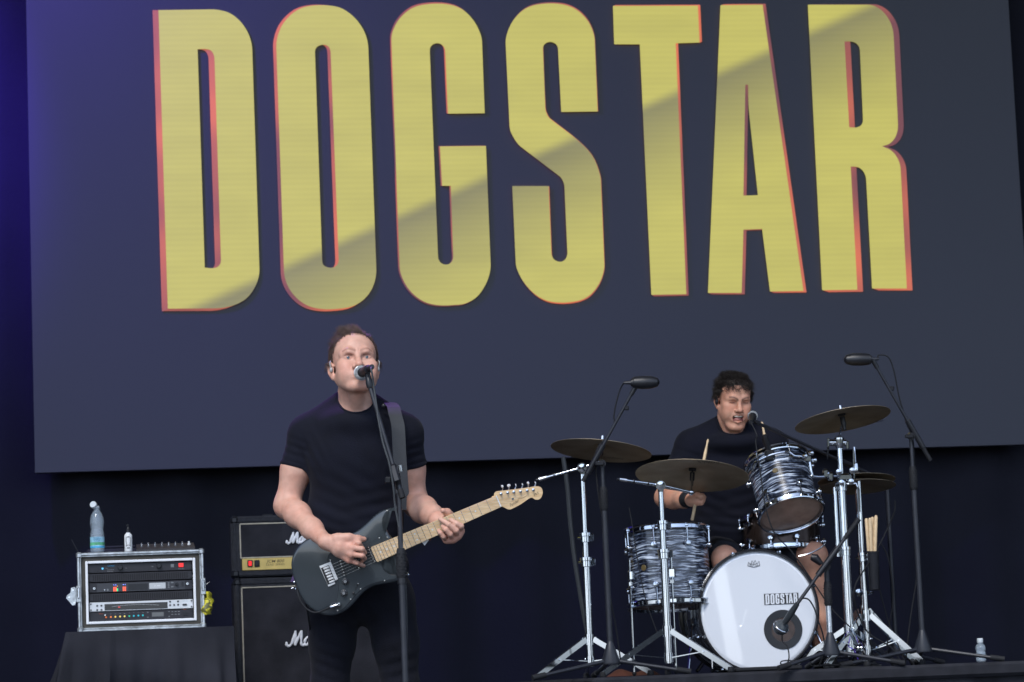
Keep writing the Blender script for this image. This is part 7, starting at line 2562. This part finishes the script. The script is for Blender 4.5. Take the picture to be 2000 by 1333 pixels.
# ---- drummer
DD = 12.95
def T(x, y, d=0.0): return P(x, y, DD + d)
dr = thing("person", "drummer in a black t-shirt singing behind the drum kit", "person", (T(1432, 1150, .1)[0], T(1432, 1150, .1)[1], RZ))
FD = HeadFrame(T(1433, 780, -.02), 13, -7, 2, .985)
SK2 = (0.62, 0.34, 0.235)
db = SDF()
st2 = {'jaw': .019, 'closed': 1, 'browcol': (.03, .018, .014), 'brow': -.004, 'browd': .8}
add_head(db, FD, st2)
nb = T(1434, 850, .06)
db.cone(FD(0, .040, -.06), nb, .058, .064, .016)
db.cone(FD(-.042, .032, -.09), T(1424, 856, -.02), .015, .014, .03)
db.cone(FD(.042, .032, -.09), T(1446, 856, -.02), .015, .014, .03)
db.cone(FD(0, -.01, -.12), T(1437, 856, -.02), .030, .026, .02)
db.ell(FD(0, -.045, -.125), np.array((.036, .028, .018)), None, .02)
for s, x in ((-1, 1352), (1, 1508)):
    db.cone(T(1434 + s * 20, 856, .07), T(x, 880, .06), .030, .046, .03)
db.ell(T(1432, 930, .05), (.17, .11, .18), None, .05)
db.ell(T(1425, 1030, .06), (.16, .12, .17), None, .05)
shA, elA, wrA = T(1350, 873, .06), T(1298, 972, -.02), T(1352, 977, -.30)
db.chain([shA, shA + (elA - shA) * .5, elA], [.058, .052, .043], .03)
db.chain([elA, elA + (wrA - elA) * .35, elA + (wrA - elA) * .7, wrA], [.043, .046, .037, .028], .03)
shB, elB, wrB = T(1508, 873, .06), T(1545, 990, .0), T(1500, 985, -.24)
db.chain([shB, elB], [.056, .043], .03)
db.chain([elB, elB + (wrB - elB) * .4, wrB], [.043, .043, .028], .03)
# sticks
skA0, skA1 = T(1357, 990, -.345), T(1383, 858, -.22)
skB0, skB1 = T(1510, 940, -.24), T(1488, 824, -.12)
# right hand holding the stick: fist with thumb along the side
pa = (wrA + skA0 * .4 + skA0 * .6) / 2
hk = [T(1362, 968, -.335), T(1364, 973, -.34), T(1363, 978, -.342), T(1360, 983, -.34)]
for kn in hk:
    db.cone(wrA, kn, .022, .0125, .016)
for i, kn in enumerate(hk):
    db.chain([kn, kn + RT * .022 - FW * .012, kn + RT * .014 + FW * .012], [.0115, .0105, .0092], .005)
db.chain([wrA + UP * .012, T(1362, 967, -.35), T(1370, 970, -.365), T(1375, 971, -.36)], [.016, .0125, .0105, .0085], .008)
for i in range(4):
    kn = wrB + (skB0 - wrB) * .9 + UP * (.012 - .009 * i)
    db.cone(wrB, kn, .022, .012, .016)
    db.chain([kn, kn - FW * .015 + RT * .018, kn + RT * .02 + FW * .01], [.011, .010, .009], .005)
# legs: bare below the shorts
hipA, knA, anA = T(1400, 1085, .05), T(1412, 1088, -.40), T(1440, 1262, -.30)
hipB, knB, anB = T(1470, 1085, .05), T(1590, 1085, -.30), T(1602, 1262, -.28)
knA = T(1416, 1092, -.40)
db.chain([hipA, knA], [.085, .056], .03)
db.chain([knA, knA + (anA - knA) * .3, anA], [.056, .055, .036], .03)
db.chain([hipB, knB], [.085, .058], .03)
db.chain([knB, knB + (anB - knB) * .35 + FW * .02, knB + (anB - knB) * .7, anB], [.056, .056, .043, .036], .03)
hbd = boxed(np.array([FD(-.09, -.12, -.135), FD(.09, .12, .12), FD(-.09, .12, -.13), FD(.09, -.12, .12)]), .01)
hda = boxed(np.array(hk + [wrA, T(1378, 970, -.36)]), .025)
body2 = sdf_object("body", db, .0075, M_skin, dr, [(hbd[0], hbd[1], .0025), (hda[0], hda[1], .0027)], lambda X: head_color(FD, X, SK2, st2))
MB().tube(smooth_path([FD(-.021, -.082, -.0670), FD(-.008, -.0905, -.0668), FD(.008, -.0905, -.0668), FD(.021, -.082, -.0670)], 4), .0054, 8).build("teeth", M_teeth, dr)
MB().ball(FD(0, -.078, -.068 - .0140), np.array((.018, .016, .0072)), 14, tuple(FD.A)).build("tongue", mat("tongue", (0.5, 0.22, 0.2), 0.35), dr)
def hair2(p, d, r):
    L = .026 * r.uniform(.6, 1.3) * (1.0 if p[2] > .05 else .6)
    if p[1] < -.045 and p[2] > .05:
        dirv = np.array([d[0] * .6 + .05, -.75, -.15]) + r.normal(size=3) * .3
        L *= 1.1
    elif p[2] > .05:
        dirv = np.array([d[0], d[1] * .8, 1.0]) + r.normal(size=3) * .4
    else:
        dirv = np.array([d[0] * .8, .25, -.2]) + r.normal(size=3) * .35
    dirv = unit(dirv)
    u = unit(np.cross(dirv, r.normal(size=3)))
    v = np.cross(dirv, u)
    ph, cr, tn = r.uniform(0, 6.28), .0065, r.uniform(1.2, 2.2)
    cl = np.array([math.sin(p[0] * 210), math.sin(p[1] * 190 + 2), math.sin(p[2] * 200 + 1)]) * .006
    return [p - d * .002] + [p + d * .003 + dirv * L * t_ + cl * t_ + cr * t_ ** .5 * (math.cos(ph + tn * 6.28 * t_) * u + math.sin(ph + tn * 6.28 * t_) * v) - np.array([0, 0, .010]) * t_ * t_ for t_ in (.2, .4, .6, .8, 1.0)]
build_hair(dr, db, FD, 4200, hairline(.062, .018, .000, -.055, .006), hair2, M_hair2, 23, .0012)
c = FD(-.081, .004, -.016)
em = MB().ball(c, np.array((.008, .011, .015)), 14, tuple(FD.A)).build("ear_monitor", M_black, dr)
MB().tube(smooth_path([c, FD(-.086, -.002, .004), FD(-.082, .008, .016)], 5), .003, 7).build("ear_wire", M_black, em)
t2 = SDF()
t2.ell(T(1432, 935, .05), (.19, .13, .2), None, .06)
t2.ell(T(1428, 1025, .06), (.185, .145, .17), None, .06, clip=[(T(1428, 1060, 0), -UP)])
for s, x in ((-1, 1352), (1, 1508)):
    t2.cone(T(1432 + s * 24, 832, .06), T(x, 870, .06), .050, .07, .05)
t2.cone(T(1355, 876, .055), T(1505, 876, .055), .072, .072, .05)
t2.cone(shA, elA, .070, .066, .03, clip=[(shA + (elA - shA) * .66, unit(elA - shA))])
t2.cone(shB, elB, .068, .064, .03, clip=[(shB + (elB - shB) * .66, unit(elB - shB))])
t2.ell(T(1432, 866, -.005), (.128, .092, .054), None, .04)
ncut = (T(1431, 814, -.015), (.077, .14, .090), np.stack([RT, FW, UP]))
ring2 = neck_ring(t2, *ncut)
t2.ell(*ncut, .005, op=-1)
t2.warp = folds([(T(1390, 990, -.09), (.1, .12, .1), RT * .4 + UP, .06, 1, 0), (T(1460, 980, -.09), (.1, .12, .1), -RT * .4 + UP, .06, 1, 1), (T(1345, 910, 0), (.07, .12, .08), UP + RT * .3, .04, .8, 1), (T(1420, 1020, -.1), (.15, .12, .06), UP, .045, 1, 2)], .0028)
ts2 = sdf_object("t_shirt", t2, .005, M_shirt, dr)
hem_ring(ts2, shA, elA, shA + (elA - shA) * .66, .070, .066, 1.0)
MB().tube(ring2, .0045, 8, caps=False).build("collar", M_shirt, ts2)
sh2 = SDF()
sh2.ell(T(1432, 1075, .07), (.18, .14, .1), None, .05)
sh2.cone(hipA, knA, .098, .084, .04, clip=[(hipA + (knA - hipA) * .92, unit(knA - hipA))])
sh2.cone(hipB, knB, .098, .086, .04, clip=[(hipB + (knB - hipB) * .88, unit(knB - hipB))])
sh2.warp = folds([(T(1405, 1060, -.2), (.12, .2, .1), UP + RT * .4, .05, 1, 0), (T(1450, 1060, -.2), (.12, .2, .1), UP - RT * .4, .06, 1, 0)], .004)
sdf_object("shorts", sh2, .007, M_shorts, dr)
wb = unit(wrA - elA)
MB().tube([wrA - wb * .075, wrA - wb * .07, wrA - wb * .02, wrA - wb * .015], [.035, .039, .036, .032], 24).build("wristband", M_rubber, dr)
for an in (anA, anB):
    sh_ = SDF()
    a = V(an[0], an[1], RZ + .075)
    sh_.cone(a, a + V(0, 0, -.03), .045, .045, .03)
    sh_.cone(V(a[0], a[1] - .01, RZ + .045), V(a[0], a[1] - .16, RZ + .034), .042, .034, .03)
    sh_.pr = [(*p_[:7], [(V(0, 0, RZ + .004), V(0, 0, -1))], p_[8]) for p_ in sh_.pr]
    sdf_object("shoe", sh_, .007, M_shoe, dr)
for a, b, lb in ((skA0, skA1, "drumstick raised above the ride cymbal by the drummer"), (skB0, skB1, "drumstick raised beside the drummer's microphone")):
    ax = unit(b - a)
    a = b - ax * .40 if np.linalg.norm(b - a) < .4 else a
    tag(MB().tube([a, a + ax * .005, b - ax * .07, b - ax * .022, b - ax * .018, b - ax * .008, b], [.006, .0075, .0072, .0042, .0052, .0055, .002], 12).build("drumstick", M_wood_stick, None), lb, "drumstick", "drumsticks in the drummer's hands")
wash_lamp((-2.6, 14.4, 6.5), (-1.9, 16.7, 4.5), "blue wash lamp on the roof truss aimed at the back curtain", (0.12, 0.04, 1.0), 4200, rad(48), 0.9)
wash_lamp((-1.6, 14.4, 6.5), (0.1, 16.5, 4.2), "blue wash lamp on the roof truss aimed at the video wall", (0.15, 0.06, 1.0), 420, rad(90), 1.0)
wash_lamp((-0.4, 14.4, 6.5), (0.75, 10.0, 1.75), "violet wash lamp on the roof truss aimed at the singer", (0.4, 0.12, 1.0), 850, rad(22), 0.8)
